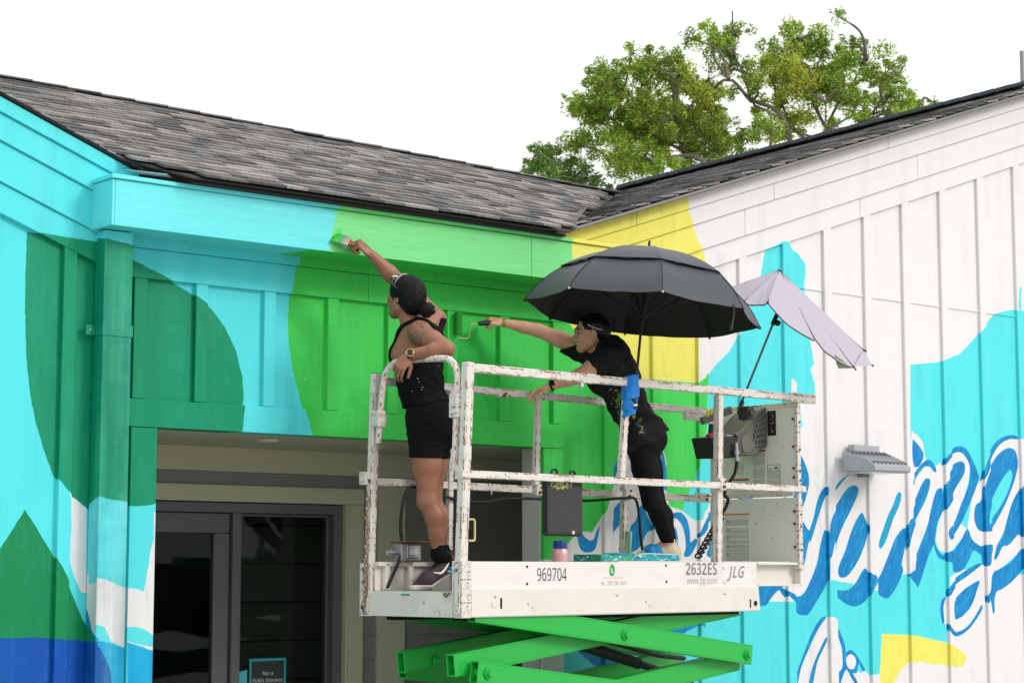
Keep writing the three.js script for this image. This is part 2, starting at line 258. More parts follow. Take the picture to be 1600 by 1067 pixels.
  ['blue', true, [12.999, 1.517, 12.969, 1.443, 12.897, 1.329, 12.788, 1.249, 12.681, 1.218, 12.651, 1.242, 12.653, 1.348, 12.693, 1.380, 12.823, 1.457]],
  ['blue', true, [13.037, 1.644, 12.853, 1.555, 12.692, 1.485, 12.616, 1.413, 12.574, 1.402, 12.600, 1.470, 12.721, 1.550, 12.910, 1.627, 13.013, 1.654]],
  ['blue', true, [12.577, 1.394, 12.545, 1.317, 12.551, 1.204, 12.527, 1.196, 12.505, 1.285, 12.524, 1.368]],
  ['blue', true, [12.581, 1.190, 12.672, 1.121, 12.837, 1.163, 12.961, 1.263, 13.023, 1.327, 13.024, 1.286, 12.890, 1.166, 12.755, 1.100, 12.650, 1.092, 12.580, 1.147]],
  ['blue', true, [10.819, 2.496, 10.849, 2.497, 10.938, 2.429, 11.003, 2.324, 11.017, 2.232, 10.980, 2.124, 10.939, 2.047, 10.927, 1.986, 10.981, 1.911, 11.019, 1.865, 10.977, 1.728, 10.948, 1.645, 10.917, 1.599, 10.845, 1.682, 10.899, 1.773, 10.913, 1.895, 10.827, 2.075, 10.824, 2.136, 10.876, 2.243, 10.898, 2.381, 10.836, 2.440]],
  ['blue', true, [11.200, 2.209, 11.204, 2.160, 11.158, 2.082, 11.097, 1.958, 11.053, 1.866, 11.017, 1.804, 11.010, 1.873, 11.063, 1.988, 11.100, 2.096, 11.153, 2.182]],
  ['blue', true, [11.183, 1.893, 11.209, 1.852, 11.207, 1.592, 11.188, 1.500, 11.082, 1.379, 10.988, 1.286, 10.938, 1.278, 10.871, 1.291, 10.828, 1.344, 10.840, 1.366, 10.767, 1.412, 10.757, 1.450, 10.879, 1.411, 10.947, 1.441, 11.017, 1.531, 11.089, 1.653, 11.126, 1.775, 11.163, 1.867]],
  ['blue', true, [10.676, 1.475, 10.742, 1.465, 10.756, 1.424, 10.734, 1.409, 10.693, 1.446]],
  ['blue', true, [11.566, 2.208, 11.560, 2.169, 11.497, 2.074, 11.399, 1.947, 11.337, 1.854, 11.281, 1.745, 11.266, 1.807, 11.228, 1.702, 11.201, 1.714, 11.210, 1.898, 11.236, 1.976, 11.279, 2.038, 11.333, 2.101, 11.430, 2.197, 11.490, 2.226, 11.538, 2.228]],
  ['blue', true, [11.603, 2.026, 11.638, 1.982, 11.665, 1.920, 11.645, 1.826, 11.557, 1.685, 11.459, 1.584, 11.387, 1.548, 11.329, 1.558, 11.326, 1.622, 11.405, 1.746, 11.467, 1.871, 11.542, 1.981]],
  ['blue', true, [11.291, 1.454, 11.408, 1.453, 11.504, 1.499, 11.590, 1.592, 11.631, 1.613, 11.673, 1.576, 11.726, 1.560, 11.739, 1.513, 11.693, 1.451, 11.619, 1.374, 11.523, 1.336, 11.428, 1.345, 11.324, 1.392, 11.286, 1.426]],
  ['teal', true, [12.024, 2.188, 12.066, 2.173, 12.033, 2.084, 11.954, 1.972, 11.876, 1.828, 11.813, 1.764, 11.789, 1.788, 11.816, 1.859, 11.907, 2.018, 11.958, 2.083]],
  ['blue', true, [12.064, 1.909, 12.109, 1.910, 12.097, 1.782, 12.055, 1.655, 12.065, 1.591, 11.987, 1.481, 11.898, 1.399, 11.825, 1.397, 11.765, 1.435, 11.758, 1.513, 11.819, 1.591, 11.922, 1.749, 11.987, 1.845]],
  ['teal', true, [11.283, 2.181, 11.361, 2.260, 11.473, 2.314, 11.413, 2.274, 11.324, 2.199]],
  ['white', false, [11.167, 1.262, 11.238, 1.261, 11.293, 1.231, 11.299, 1.168, 11.347, 1.063, 11.355, 0.895, 11.405, 0.977, 11.470, 0.992, 11.509, 0.943, 11.483, 0.870, 11.611, 0.824, 11.642, 0.760, 10.852, 0.788, 10.901, 0.909, 10.981, 1.030, 11.078, 1.162]],
  ['white', false, [11.743, 0.836, 11.776, 0.840, 12.011, 0.854, 12.496, 0.893, 12.708, 0.854, 13.034, 0.844, 13.407, 0.833, 13.401, 0.696, 11.741, 0.756]],
  ['blue', true, [11.159, 1.265, 11.174, 1.254, 11.078, 1.162, 10.981, 1.030, 10.901, 0.909, 10.851, 0.768, 10.829, 0.769, 10.854, 0.870, 10.934, 1.011, 11.031, 1.163, 11.111, 1.245]],
  ['blue', true, [11.166, 1.106, 11.184, 1.093, 11.137, 1.026, 11.072, 0.935, 11.013, 0.762, 10.974, 0.763, 11.008, 0.875, 11.073, 0.986]],
  ['blue', true, [11.292, 1.192, 11.330, 1.147, 11.376, 1.062, 11.390, 1.004, 11.439, 1.015, 11.487, 0.996, 11.549, 0.931, 11.600, 0.867, 11.572, 0.860, 11.533, 0.911, 11.506, 0.849, 11.463, 0.845, 11.509, 0.785, 11.499, 0.754, 11.449, 0.809, 11.386, 0.873, 11.319, 0.771, 11.296, 0.783, 11.306, 0.855, 11.347, 0.895, 11.346, 1.021, 11.313, 1.105]],
  ['white', true, [11.392, 0.957, 11.430, 0.984, 11.470, 0.978, 11.501, 0.943, 11.495, 0.901, 11.467, 0.876, 11.422, 0.881, 11.395, 0.915]],
  ['yellow', false, [11.802, 1.127, 11.987, 1.119, 12.191, 1.108, 12.397, 1.071, 12.590, 1.034, 12.731, 0.986, 12.810, 0.940, 12.818, 0.906, 12.762, 0.858, 12.672, 0.851, 12.495, 0.882, 12.390, 0.883, 12.287, 0.907, 12.098, 0.905, 12.046, 0.874, 12.011, 0.843, 11.906, 0.740, 11.773, 0.744, 11.771, 0.819]],
];
// ---------------------------------------------------------------- the mural: paint laid out in wall metres
const PAINT = { cyan: [80, 214, 221], dkgreen: [0, 138, 100], trigreen: [0, 128, 76], deepblue: [0, 76, 164], skyblue: [10, 164, 214], blue: [0, 124, 188], teal: [14, 154, 192], yellow: [226, 219, 100], white: [222, 220, 221], green: [64, 202, 84], wet: [30, 188, 72] };
function mural(shapes, back, x0, y0, w, h, W, H) {
  return canvas(W, H, (x) => {
    const X = (v) => (v - x0) / w * W, Y = (v) => H - (v - y0) / h * H, k = W / w;
    x.fillStyle = css(...PAINT[back]); x.fillRect(0, 0, W, H);
    if (back === 'white') {                                            // pencil sketch under the paint
      for (let i = 0; i < 260; i++) {
        x.strokeStyle = `rgba(${rnd() < 0.5 ? '150,190,215' : '170,165,170'},${rr(0.08, 0.3)})`; x.lineWidth = rr(0.6, 1.3);
        const a = X(rr(x0, x0 + w)), b = Y(rr(y0, y0 + h * 0.62)), s = rr(20, 90); x.beginPath(); x.moveTo(a, b);
        x.bezierCurveTo(a + rr(-s, s), b + rr(-s, s), a + rr(-s, s), b + rr(-s, s), a + rr(-s, s), b + rr(-s, s)); x.stroke();
      }
    }
    for (const [c, smooth, q] of shapes) {
      const p = []; for (let i = 0; i < q.length; i += 2) p.push([X(q[i]), Y(q[i + 1])]);
      x.beginPath();
      if (smooth) {
        const n = p.length; x.moveTo(...p[0]);
        for (let i = 0; i < n; i++) { const a = p[(i + n - 1) % n], b = p[i], c = p[(i + 1) % n], d = p[(i + 2) % n], q = 1 / 6; x.bezierCurveTo(b[0] + (c[0] - a[0]) * q, b[1] + (c[1] - a[1]) * q, c[0] - (d[0] - b[0]) * q, c[1] - (d[1] - b[1]) * q, c[0], c[1]); }
      } else {
        x.moveTo(...p[0]);
        for (let i = 1; i <= p.length; i++) {                          // brushed edges are never quite straight
          const a = p[i - 1], b = p[i % p.length], L = Math.hypot(b[0] - a[0], b[1] - a[1]), n = Math.max(1, Math.min(12, L / 12 | 0));
          for (let t = 1; t <= n; t++) { const j = t < n ? rr(-0.9, 0.9) : 0; x.lineTo(a[0] + (b[0] - a[0]) * t / n - (b[1] - a[1]) / (L + 1) * j, a[1] + (b[1] - a[1]) * t / n + (b[0] - a[0]) / (L + 1) * j); }
        }
      }
      x.closePath(); x.globalAlpha = c === 'wet' ? 0.4 : 1; x.fillStyle = css(...PAINT[c]); x.fill(); x.globalAlpha = 1;
      const xs = p.map((v) => v[0]), ys = p.map((v) => v[1]), a0 = Math.min(...xs), a1 = Math.max(...xs), b0 = Math.min(...ys), b1 = Math.max(...ys);
      x.save(); x.clip();
      if (c === 'blue' || c === 'teal') {                              // thin coats: streaks where the brush ran dry
        const N = Math.min(420, (a1 - a0) * (b1 - b0) / 60 | 0);
        for (let i = 0; i < N; i++) {
          const px = rr(a0, a1), py = rr(b0, b1), L = rr(8, 44), an = -1.1 + rr(-0.35, 0.35);
          x.strokeStyle = rnd() < 0.55 ? `rgba(20,176,212,${rr(0.06, 0.42)})` : `rgba(0,92,160,${rr(0.06, 0.28)})`; x.lineWidth = rr(1, 5);
          x.beginPath(); x.moveTo(px, py); x.quadraticCurveTo(px + Math.cos(an) * L * 0.5 + rr(-4, 4), py + Math.sin(an) * L * 0.5, px + Math.cos(an) * L, py + Math.sin(an) * L); x.stroke();
        }
      } else {
        const N = Math.min(500, (a1 - a0) * (b1 - b0) / 900 | 0);
        for (let i = 0; i < N; i++) { const px = rr(a0, a1), py = rr(b0, b1), v = rnd() < 0.5; x.strokeStyle = v ? `rgba(255,255,255,${rr(0.006, 0.034)})` : `rgba(0,50,40,${rr(0.006, 0.03)})`; x.lineWidth = rr(4, 18); x.beginPath(); x.moveTo(px, py); x.lineTo(px + rr(-8, 8), py + rr(20, 90)); x.stroke(); }
      }
      x.restore();
    }
    for (let i = 0; i < 260; i++) {                                    // passes of the roller, a shade apart
      const a = rnd() * W, b = rnd() * H, ww = k * rr(0.06, 0.11), L = k * rr(0.25, 0.7); x.fillStyle = rnd() < 0.5 ? `rgba(255,255,255,${rr(0.008, 0.03)})` : `rgba(0,40,50,${rr(0.008, 0.028)})`; x.fillRect(a, b, ww, L);
    }
    for (let i = 0; i < 700; i++) {                                    // nail heads, specks, scuffs
      x.fillStyle = `rgba(60,60,60,${rr(0.04, 0.2)})`; x.beginPath(); x.arc(rnd() * W, rnd() * H, rr(0.5, 1.4), 0, 7); x.fill();
    }
  }, true, false);
}
seed = 5;
const LX = 4.3, LY = 0.6, LW = 4.45, LH = 3.7, RX = 8.35, RY = 0.6, RW = 6.1, RH = 5.3;
const leftTex = mural(MURAL_LEFT, 'cyan', LX, LY, LW, LH, 2048, 1700), rightTex = mural(MURAL_RIGHT, 'white', RX, RY, RW, RH, 2048, 1780);
// wall uv: u, v run over the mural rectangle; the relief gets the same uv scaled back to metres
function wallUV(g, right) {
  const p = g.attributes.position, uv = new Float32Array(p.count * 2);
  const [a, b, w, h] = right ? [RX, RY, RW, RH] : [LX, LY, LW, LH];
  for (let i = 0; i < p.count; i++) { uv[2 * i] = (p.getX(i) - a) / w; uv[2 * i + 1] = (p.getY(i) - b) / h; }
  g.setAttribute('uv', new THREE.BufferAttribute(uv, 2)); return g;
}
const wallBump = (w, h) => { const t = grain.clone(); t.repeat.set(w * 2.2, h * 2.2); t.needsUpdate = true; return t; };
MAT.left = M({ map: leftTex, roughness: 0.5, specularIntensity: 0.45, bumpMap: wallBump(LW, LH), bumpScale: 0.0009 });
MAT.right = M({ map: rightTex, roughness: 0.5, specularIntensity: 0.45, bumpMap: wallBump(RW, RH), bumpScale: 0.0009 });
const SPOUT = [
  ['dkgreen', false, [-0.077, 3.408, 0.134, 3.387, 0.136, 3.345, 0.116, 1.991, 0.081, 1.981, -0.060, 1.923]],
  ['dkgreen', false, [0.116, 3.389, 0.312, 3.367, 0.299, 1.967, 0.202, 1.975, 0.114, 1.994]],
  ['white', false, [-0.071, 1.583, 0.027, 1.576, 0.030, 1.525, 0.132, 1.539, 0.133, 1.233, -0.063, 1.432]],
  ['white', false, [0.114, 1.559, 0.168, 1.553, 0.282, 1.508, 0.350, 1.494, 0.338, 1.180, 0.284, 1.192, 0.214, 1.217, 0.120, 1.334]],
  ['cyan', false, [0.110, 1.314, 0.144, 1.310, 0.169, 1.302, 0.196, 1.258, 0.217, 1.214, 0.165, 1.212, 0.112, 1.233]],
  ['blue', false, [-0.077, 1.419, -0.005, 1.426, 0.038, 1.362, 0.079, 1.282, 0.140, 1.233, 0.062, 1.231, -0.060, 1.364]],
  ['trigreen', false, [-0.090, 1.398, -0.037, 1.348, 0.126, 1.230, 0.134, 1.200, -0.094, 1.193]],
  ['skyblue', false, [0.112, 1.233, 0.222, 1.214, 0.284, 1.189, 0.357, 1.177, 0.344, 0.923, 0.097, 0.933]],
  ['deepblue', false, [-0.117, 1.220, 0.133, 1.226, 0.149, 0.900, -0.136, 0.886]],
  ['deepblue', false, [0.112, 1.230, 0.147, 1.192, 0.186, 1.130, 0.214, 1.062, 0.233, 0.927, 0.097, 0.933]],
];
// ---------------------------------------------------------------- the ground
{
  const tex = canvas(512, 512, (x, w, h) => { x.fillStyle = css(170, 168, 162); x.fillRect(0, 0, w, h); for (let i = 0; i < 9000; i++) { const v = rr(125, 205); x.fillStyle = `rgba(${v | 0},${v | 0},${v - 4 | 0},.35)`; x.fillRect(rnd() * w, rnd() * h, rr(1, 3), rr(1, 3)); } });
  tex.repeat.set(200, 200);
  const g = new THREE.PlaneGeometry(400, 400); g.rotateX(-Math.PI / 2);
  const o = new THREE.Mesh(g, M({ map: tex, roughness: 0.9 })); o.name = 'ground'; o.receiveShadow = true; o.userData = { kind: 'structure', label: 'grey concrete ground in front of the building' }; scene.add(o);
}
// ---------------------------------------------------------------- the building
const house = base('mural_building', 'board and batten building painted with a bright mural, its right gable still partly white', 'building', [9, 0, 0]);
const B = (name, geo, m, parent = house, label) => part(name, geo, m, parent, true, label);
MAT.beige = M({ color: C(216, 213, 186), roughness: 0.6, bumpMap: bump(3), bumpScale: 0.0006 });
MAT.siding = M({ color: C(146, 148, 143), roughness: 0.6, bumpMap: bump(2), bumpScale: 0.001 });
MAT.doorFrame = M({ color: C(116, 118, 119), roughness: 0.45, metalness: 0.2 });
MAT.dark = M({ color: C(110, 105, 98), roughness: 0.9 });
MAT.glass = M({ color: C(225, 232, 230), transmission: 1, thickness: 0, roughness: 0.03, specularIntensity: 0.3 });
MAT.jambWhite = M({ color: C(208, 208, 206), roughness: 0.5, bumpMap: bump(3), bumpScale: 0.0006 });

// entrance wall between the gables: sheet with the porch opening, trim boards and battens
const entrance = B('entrance_wall', wallUV(slabShape([[5.2, 0], [5.58, 0], [5.58, 2.395], [8.43, 2.395], [8.43, 0], [8.6, 0], [8.6, 3.6], [5.2, 3.6]], -0.17, 0)), MAT.left);
const eb = (n, x0, x1, y0, y1, z) => B(n, wallUV(bx(x0, x1, y0, y1, -0.01, z, 0.003)), MAT.left, entrance);
eb('header_board', 5.4, 8.597, 2.39, 2.545, 0.03);
eb('jamb_board', 5.42, 5.583, 0, 2.387, 0.027);
eb('jamb_board', 8.427, 8.597, 0, 2.387, 0.027);
eb('trim_board', 5.4, 7.02, 3.222, 3.388, 0.03); eb('trim_board', 7.022, 8.597, 3.222, 3.388, 0.03);
eb('frieze_board', 5.2, 8.597, 3.39, 3.52, 0.052);
for (const x of [5.42, 5.815, 6.275, 6.725, 7.17, 7.632, 8.06, 8.512]) eb('batten', x, x + 0.08, 2.547, 3.22, 0.03);
B('jamb_lining', bx(8.412, 8.429, 0, 2.39, -0.17, -0.003), MAT.jambWhite, entrance);
B('jamb_lining', bx(5.581, 5.598, 0, 2.39, -0.17, -0.003), MAT.beige, entrance);

// right gable wall, mostly bare white
const sR = 0.3356, yS = (x) => (x < 13.93 ? 4.389 + (x - 10.286) * sR : 4.389 + (13.93 - 10.286) * sR - (x - 13.93) * sR);
const gableR = B('gable_wall', wallUV(slabShape([[8.6, 0], [17, 0], [17, yS(17) - 0.1], [13.93, yS(13.93) - 0.1], [8.6, yS(8.6) - 0.1]], -0.17, 0), true), MAT.right, house, 'right gable wall with white primer and half painted script');
const bats = [8.967, 9.42, 9.862, 10.285, 10.75, 11.2, 11.662, 12.12, 12.59, 13.08, 13.572, 14.04, 14.5];
const battenTop = (x) => Math.min(yS(x), yS(x + 0.08)) - 0.575;
for (const x of bats) {
  const g = slabShape([[x, 0], [x + 0.082, 0], [x + 0.082, yS(x + 0.082) - 0.57], [x, yS(x) - 0.57]], -0.01, 0.024, 0.003);
  B('batten', wallUV(g, true), MAT.right, gableR);
}
bats.forEach((x, i) => { if (i > 2 && i < 12) B('flashing', wallUV(bx(x + 0.086, bats[i + 1] - 0.004, 3.664, 3.676, -0.002, 0.008), true), MAT.right, gableR); });
// rake boards: four stepped courses, butted from lengths of board
const rake = [[0, 0.098, 0.085, [8.3, 9.22, 11.9, 13.928]], [0.1, 0.222, 0.066, [8.5, 10.62, 13.928]], [0.224, 0.418, 0.046, [8.7, 10.33, 12.3, 13.928]], [0.42, 0.572, 0.026, [8.75, 11.62, 13.928]]];
for (const [a, b, z, xs] of rake) {
  for (let i = 0; i + 1 < xs.length; i++) { const p = xs[i], q = xs[i + 1] - 0.003; B('rake_board', wallUV(slabShape([[p, yS(p) - b], [q, yS(q) - b], [q, yS(q) - a], [p, yS(p) - a]], -0.02, z, 0.003), true), MAT.right, gableR); }
  const p = 13.931, q = 17; B('rake_board', wallUV(slabShape([[p, yS(p) - b], [q, yS(q) - b], [q, yS(q) - a], [p, yS(p) - a]], -0.02, z, 0.003), true), MAT.right, gableR);
}
// left gable wall, cyan with the dark green shapes
const yL = (x) => 4.0823 - (x - 4.5457) * 0.366;
const gableL = B('gable_wall', wallUV(slabShape([[2.6, 0], [5.2, 0], [5.2, yL(5.2) - 0.06], [2.6, yL(2.6) - 0.06]], -0.1, 0.08)), MAT.left, house, 'left gable wall painted cyan with dark green shapes');
for (const x of [4.025, 4.49, 4.945]) B('batten', wallUV(slabShape([[x, 0], [x + 0.078, 0], [x + 0.078, yL(x + 0.078) - 0.6], [x, yL(x) - 0.6]], 0.07, 0.112, 0.003)), MAT.left, gableL);
for (const [a, b, z] of [[0, 0.08, 0.16], [0.082, 0.225, 0.143], [0.227, 0.438, 0.127], [0.44, 0.6, 0.112]]) {
  const p = 2.6, q = a < 0.1 ? 5.36 : 5.2; B('rake_board', wallUV(slabShape([[p, yL(p) - b], [q, yL(q) - b], [q, yL(q) - a], [p, yL(p) - a]], 0.07, z, 0.003)), MAT.left, gableL);
}
// boxed eave across the entrance
{
  const t = canvas(2048, 512, (x, W, H) => {
    const X = (v) => (v - 5) / 4 * W, yf = (y) => H - (y - 3.42) / 0.32 * H / 2, yb = (z) => H / 2 - z / 0.42 * H / 2;
    x.fillStyle = css(98, 219, 225); x.fillRect(0, 0, W, H);  // cyan made paler than the wall, sky gloss mixed into it
    x.fillStyle = css(114, 217, 132); x.beginPath(); x.moveTo(X(6.575), yf(3.74)); x.quadraticCurveTo(X(6.53), yf(3.6), X(6.5), yf(3.42)); x.lineTo(X(8.5), yf(3.42)); x.lineTo(X(8.5), yf(3.74)); x.fill();  // front green lightened by the sky gloss put into its colour
    x.fillStyle = css(...PAINT.green); x.beginPath(); x.moveTo(X(6.51), yb(0.42)); x.quadraticCurveTo(X(6.38), yb(0.3), X(6.34), yb(0)); x.lineTo(X(8.41), yb(0)); x.lineTo(X(8.41), yb(0.42)); x.fill();
    x.fillStyle = css(...PAINT.yellow); x.beginPath(); x.moveTo(X(8.385), yf(3.74)); x.lineTo(X(8.41), H); x.lineTo(W, H); x.lineTo(W, yf(3.74)); x.fill(); x.fillRect(X(8.41), 0, W, H / 2);
    for (let i = 0; i < 900; i++) { x.strokeStyle = rnd() < 0.6 ? `rgba(255,255,255,${rr(0.01, 0.06)})` : `rgba(0,70,50,${rr(0.01, 0.04)})`; x.lineWidth = rr(3, 12); const a = rnd() * W, b = rnd() * H; x.beginPath(); x.moveTo(a, b); x.lineTo(a + rr(-110, 110), b + rr(-6, 6)); x.stroke(); }
    x.fillStyle = 'rgba(64,196,84,.5)'; x.beginPath(); x.ellipse(X(6.56), yf(3.54), 14, 40, 0.3, 0, 7); x.fill();   // wet paint where the brush works
  }, true, false);
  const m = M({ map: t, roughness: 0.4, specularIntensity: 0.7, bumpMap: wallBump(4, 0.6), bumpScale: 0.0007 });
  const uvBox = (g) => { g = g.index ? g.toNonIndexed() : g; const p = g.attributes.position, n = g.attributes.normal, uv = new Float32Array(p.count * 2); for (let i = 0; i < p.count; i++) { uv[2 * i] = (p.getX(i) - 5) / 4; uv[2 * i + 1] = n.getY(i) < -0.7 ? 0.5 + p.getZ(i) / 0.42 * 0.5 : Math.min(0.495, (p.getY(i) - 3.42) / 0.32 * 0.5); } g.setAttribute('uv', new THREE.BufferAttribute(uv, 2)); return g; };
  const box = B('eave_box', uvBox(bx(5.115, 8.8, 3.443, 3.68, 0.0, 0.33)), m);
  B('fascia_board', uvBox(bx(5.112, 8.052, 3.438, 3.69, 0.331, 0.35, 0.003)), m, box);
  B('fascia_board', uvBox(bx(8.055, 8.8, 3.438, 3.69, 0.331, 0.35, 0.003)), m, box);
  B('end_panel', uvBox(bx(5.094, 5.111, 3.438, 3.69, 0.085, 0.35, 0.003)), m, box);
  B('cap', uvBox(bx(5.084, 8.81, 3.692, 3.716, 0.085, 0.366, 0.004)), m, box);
}
// square downspout at the inside corner
{
  const t = mural(SPOUT, 'cyan', 0, 0.7, 0.3, 2.8, 256, 2048);
  const m = M({ map: t, roughness: 0.42, specularIntensity: 0.5 });
  const uvS = (g) => { g = g.index ? g.toNonIndexed() : g; const p = g.attributes.position, n = g.attributes.normal, uv = new Float32Array(p.count * 2); for (let i = 0; i < p.count; i++) { const u = n.getX(i) < -0.5 ? p.getZ(i) - 0.08 : 0.12 + p.getX(i) - 5.137; uv[2 * i] = u / 0.3; uv[2 * i + 1] = (p.getY(i) - 0.7) / 2.8; } g.setAttribute('uv', new THREE.BufferAttribute(uv, 2)); return g; };
  const d = B('downspout', uvS(bx(5.137, 5.312, 0, 3.437, 0.085, 0.2, 0.006)), m);
  B('strap', [uvS(bx(5.133, 5.318, 2.86, 2.925, 0.095, 0.2045, 0.002)), uvS(bx(5.075, 5.133, 2.865, 2.92, 0.118, 0.13, 0.002))], m, d);
  B('screw', rod([5.1, 2.892, 0.129], [5.1, 2.892, 0.136], 0.008), m, d);
}
// porch behind the opening
{
  const soffit = B('porch_soffit', bx(5.3, 9.7, 2.4, 2.5, -1.6, -0.17), MAT.beige);
  for (const [x, z] of [[6.72, -0.6], [7.62, -0.72]]) {
    const d = B('downlight', new THREE.TorusGeometry(0.06, 0.012, 8, 24).rotateX(Math.PI / 2).translate(x, 2.398, z), M({ color: C(226, 224, 218), roughness: 0.3 }), soffit);
    B('lens', rod([x, 2.393, z], [x, 2.399, z], 0.05, 0.05, 20), M({ color: C(200, 200, 196), roughness: 0.12 }), d);
  }
  B('porch_side_wall', bx(9.62, 9.74, 0, 2.5, -1.6, -0.17), MAT.siding);
  B('porch_side_wall', bx(5.1, 5.24, 0, 2.5, -1.6, -0.17), MAT.siding);
  const back = B('porch_back_wall', slabShape([[5.24, 0], [6.03, 0], [6.03, 2.06], [7.88, 2.06], [7.88, 0], [9.62, 0], [9.62, 2.4], [5.24, 2.4]], -1.6, -1.42), MAT.siding);
  for (let k = 0; k < 15; k++) {                                        // lap siding, each board lapping the one below
    const y0 = k * 0.159 + 0.045, lap = (x0, x1) => { const g = new THREE.BoxGeometry(x1 - x0, 0.166, 0.012); g.rotateX(-0.07); g.translate((x0 + x1) / 2, y0 + 0.08, -1.404); return metric(g, 1, rnd(), rnd()); };
    if (y0 > 2.1) { B('siding_board', lap(5.25, 9.61), MAT.siding, back); continue; }
    B('siding_board', lap(8.0, 8.13), MAT.siding, back); B('siding_board', lap(8.362, 9.61), MAT.siding, back);
  }
  B('header_board', bx(5.25, 9.61, 2.242, 2.399, -1.42, -1.372, 0.003), MAT.beige, back);
  B('corner_board', bx(8.132, 8.36, 0, 2.24, -1.42, -1.37, 0.003), MAT.beige, back);
  B('door_casing', bx(5.9, 8.003, 2.045, 2.152, -1.42, -1.365, 0.003), MAT.beige, back);
  B('door_casing', bx(7.876, 8.0, 0, 2.043, -1.42, -1.365, 0.003), MAT.beige, back);
  B('door_casing', bx(7.863, 7.875, 0, 2.043, -1.5, -1.38), MAT.beige, back);
  const F = (x0, x1, y0, y1, z0, z1) => bx(x0, x1, y0, y1, z0, z1, 0.004);
  const frame = B('door_frame', [F(6.03, 7.862, 1.975, 2.04, -1.56, -1.42), F(6.987, 7.053, 0, 1.974, -1.56, -1.42), F(7.79, 7.862, 0, 1.974, -1.56, -1.42)], MAT.doorFrame);
  const side = B('sidelight', bx(7.054, 7.789, 0.1, 1.973, -1.512, -1.506), MAT.glass);
  B('glazing_bead', [F(7.054, 7.789, 1.955, 1.973, -1.505, -1.48), F(7.054, 7.07, 0.1, 1.954, -1.505, -1.48), F(7.773, 7.789, 0.1, 1.954, -1.505, -1.48)], MAT.doorFrame, side);
  const door = B('door', [F(6.04, 6.98, 1.842, 1.97, -1.5, -1.45), F(6.862, 6.98, 0, 1.84, -1.5, -1.45), F(6.04, 6.16, 0, 1.84, -1.5, -1.45)], MAT.doorFrame);
  B('door_glass', bx(6.16, 6.862, 0.2, 1.842, -1.478, -1.472), MAT.glass, door);
  B('hinge_gap', F(6.981, 6.986, 0, 1.972, -1.52, -1.46), MAT.hole, frame);
  // dim hall behind the glass
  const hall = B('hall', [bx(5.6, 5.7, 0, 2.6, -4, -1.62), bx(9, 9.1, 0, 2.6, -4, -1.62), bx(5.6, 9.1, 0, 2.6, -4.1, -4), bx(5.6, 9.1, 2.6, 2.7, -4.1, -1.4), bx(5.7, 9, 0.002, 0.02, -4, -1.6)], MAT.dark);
  B('upright_strip', bx(7.2, 7.3, 0, 2.5, -1.9, -1.8, 0.004), M({ color: C(96, 110, 120), roughness: 0.5 }), hall);  // blue-grey upright strip behind the sidelight
  for (let k = 0; k < 8; k++) B('reflected_siding', bx(7.31, 8.6, 0.3 + k * 0.27, 0.562 + k * 0.27, -2.2, -2.17 + 0.004 * (k % 2), 0.006), MAT.dark, hall);  // boards added to imitate siding lines mirrored in the sidelight
}
// roof over the entrance: shingle courses on a sloping deck
const roofDark = M({ color: C(52, 51, 50), roughness: 0.95 });
const shingleMats = [];
{
  const tex = canvas(256, 256, (x, w, h) => { x.fillStyle = '#8a8886'; x.fillRect(0, 0, w, h); for (let i = 0; i < 14000; i++) { const v = rr(40, 215); x.fillStyle = `rgba(${v | 0},${v - 2 | 0},${v - 4 | 0},.55)`; x.fillRect(rnd() * w, rnd() * h, 1.4, 1.4); } });
  for (const v of [1.5, 1.25, 1.02, 0.82, 0.6, 1.1, 1.75, 0.46]) shingleMats.push(M({ map: tex, color: new THREE.Color(0.85 * v * 0.72, 0.845 * v * 0.72, 0.85 * v * 0.72), roughness: 0.92, bumpMap: again(grain, 3), bumpScale: 0.002 }));
}
const ang = Math.atan(0.42), cs = Math.cos(ang), sn = Math.sin(ang);
const onRoof = (u, v, up = 0) => V(u, 3.74 + v * sn + up * cs, 0.44 - v * cs + up * sn);
const roofTop = (u) => 2.58 - (u - 5.561) * 0.1387;                      // slope length from eave to ridge
const leftValley = (v) => 5.43 - v * 1.06;
const valley = (v) => 8.3 + v * 1.06;                                   // right end of the course at that height
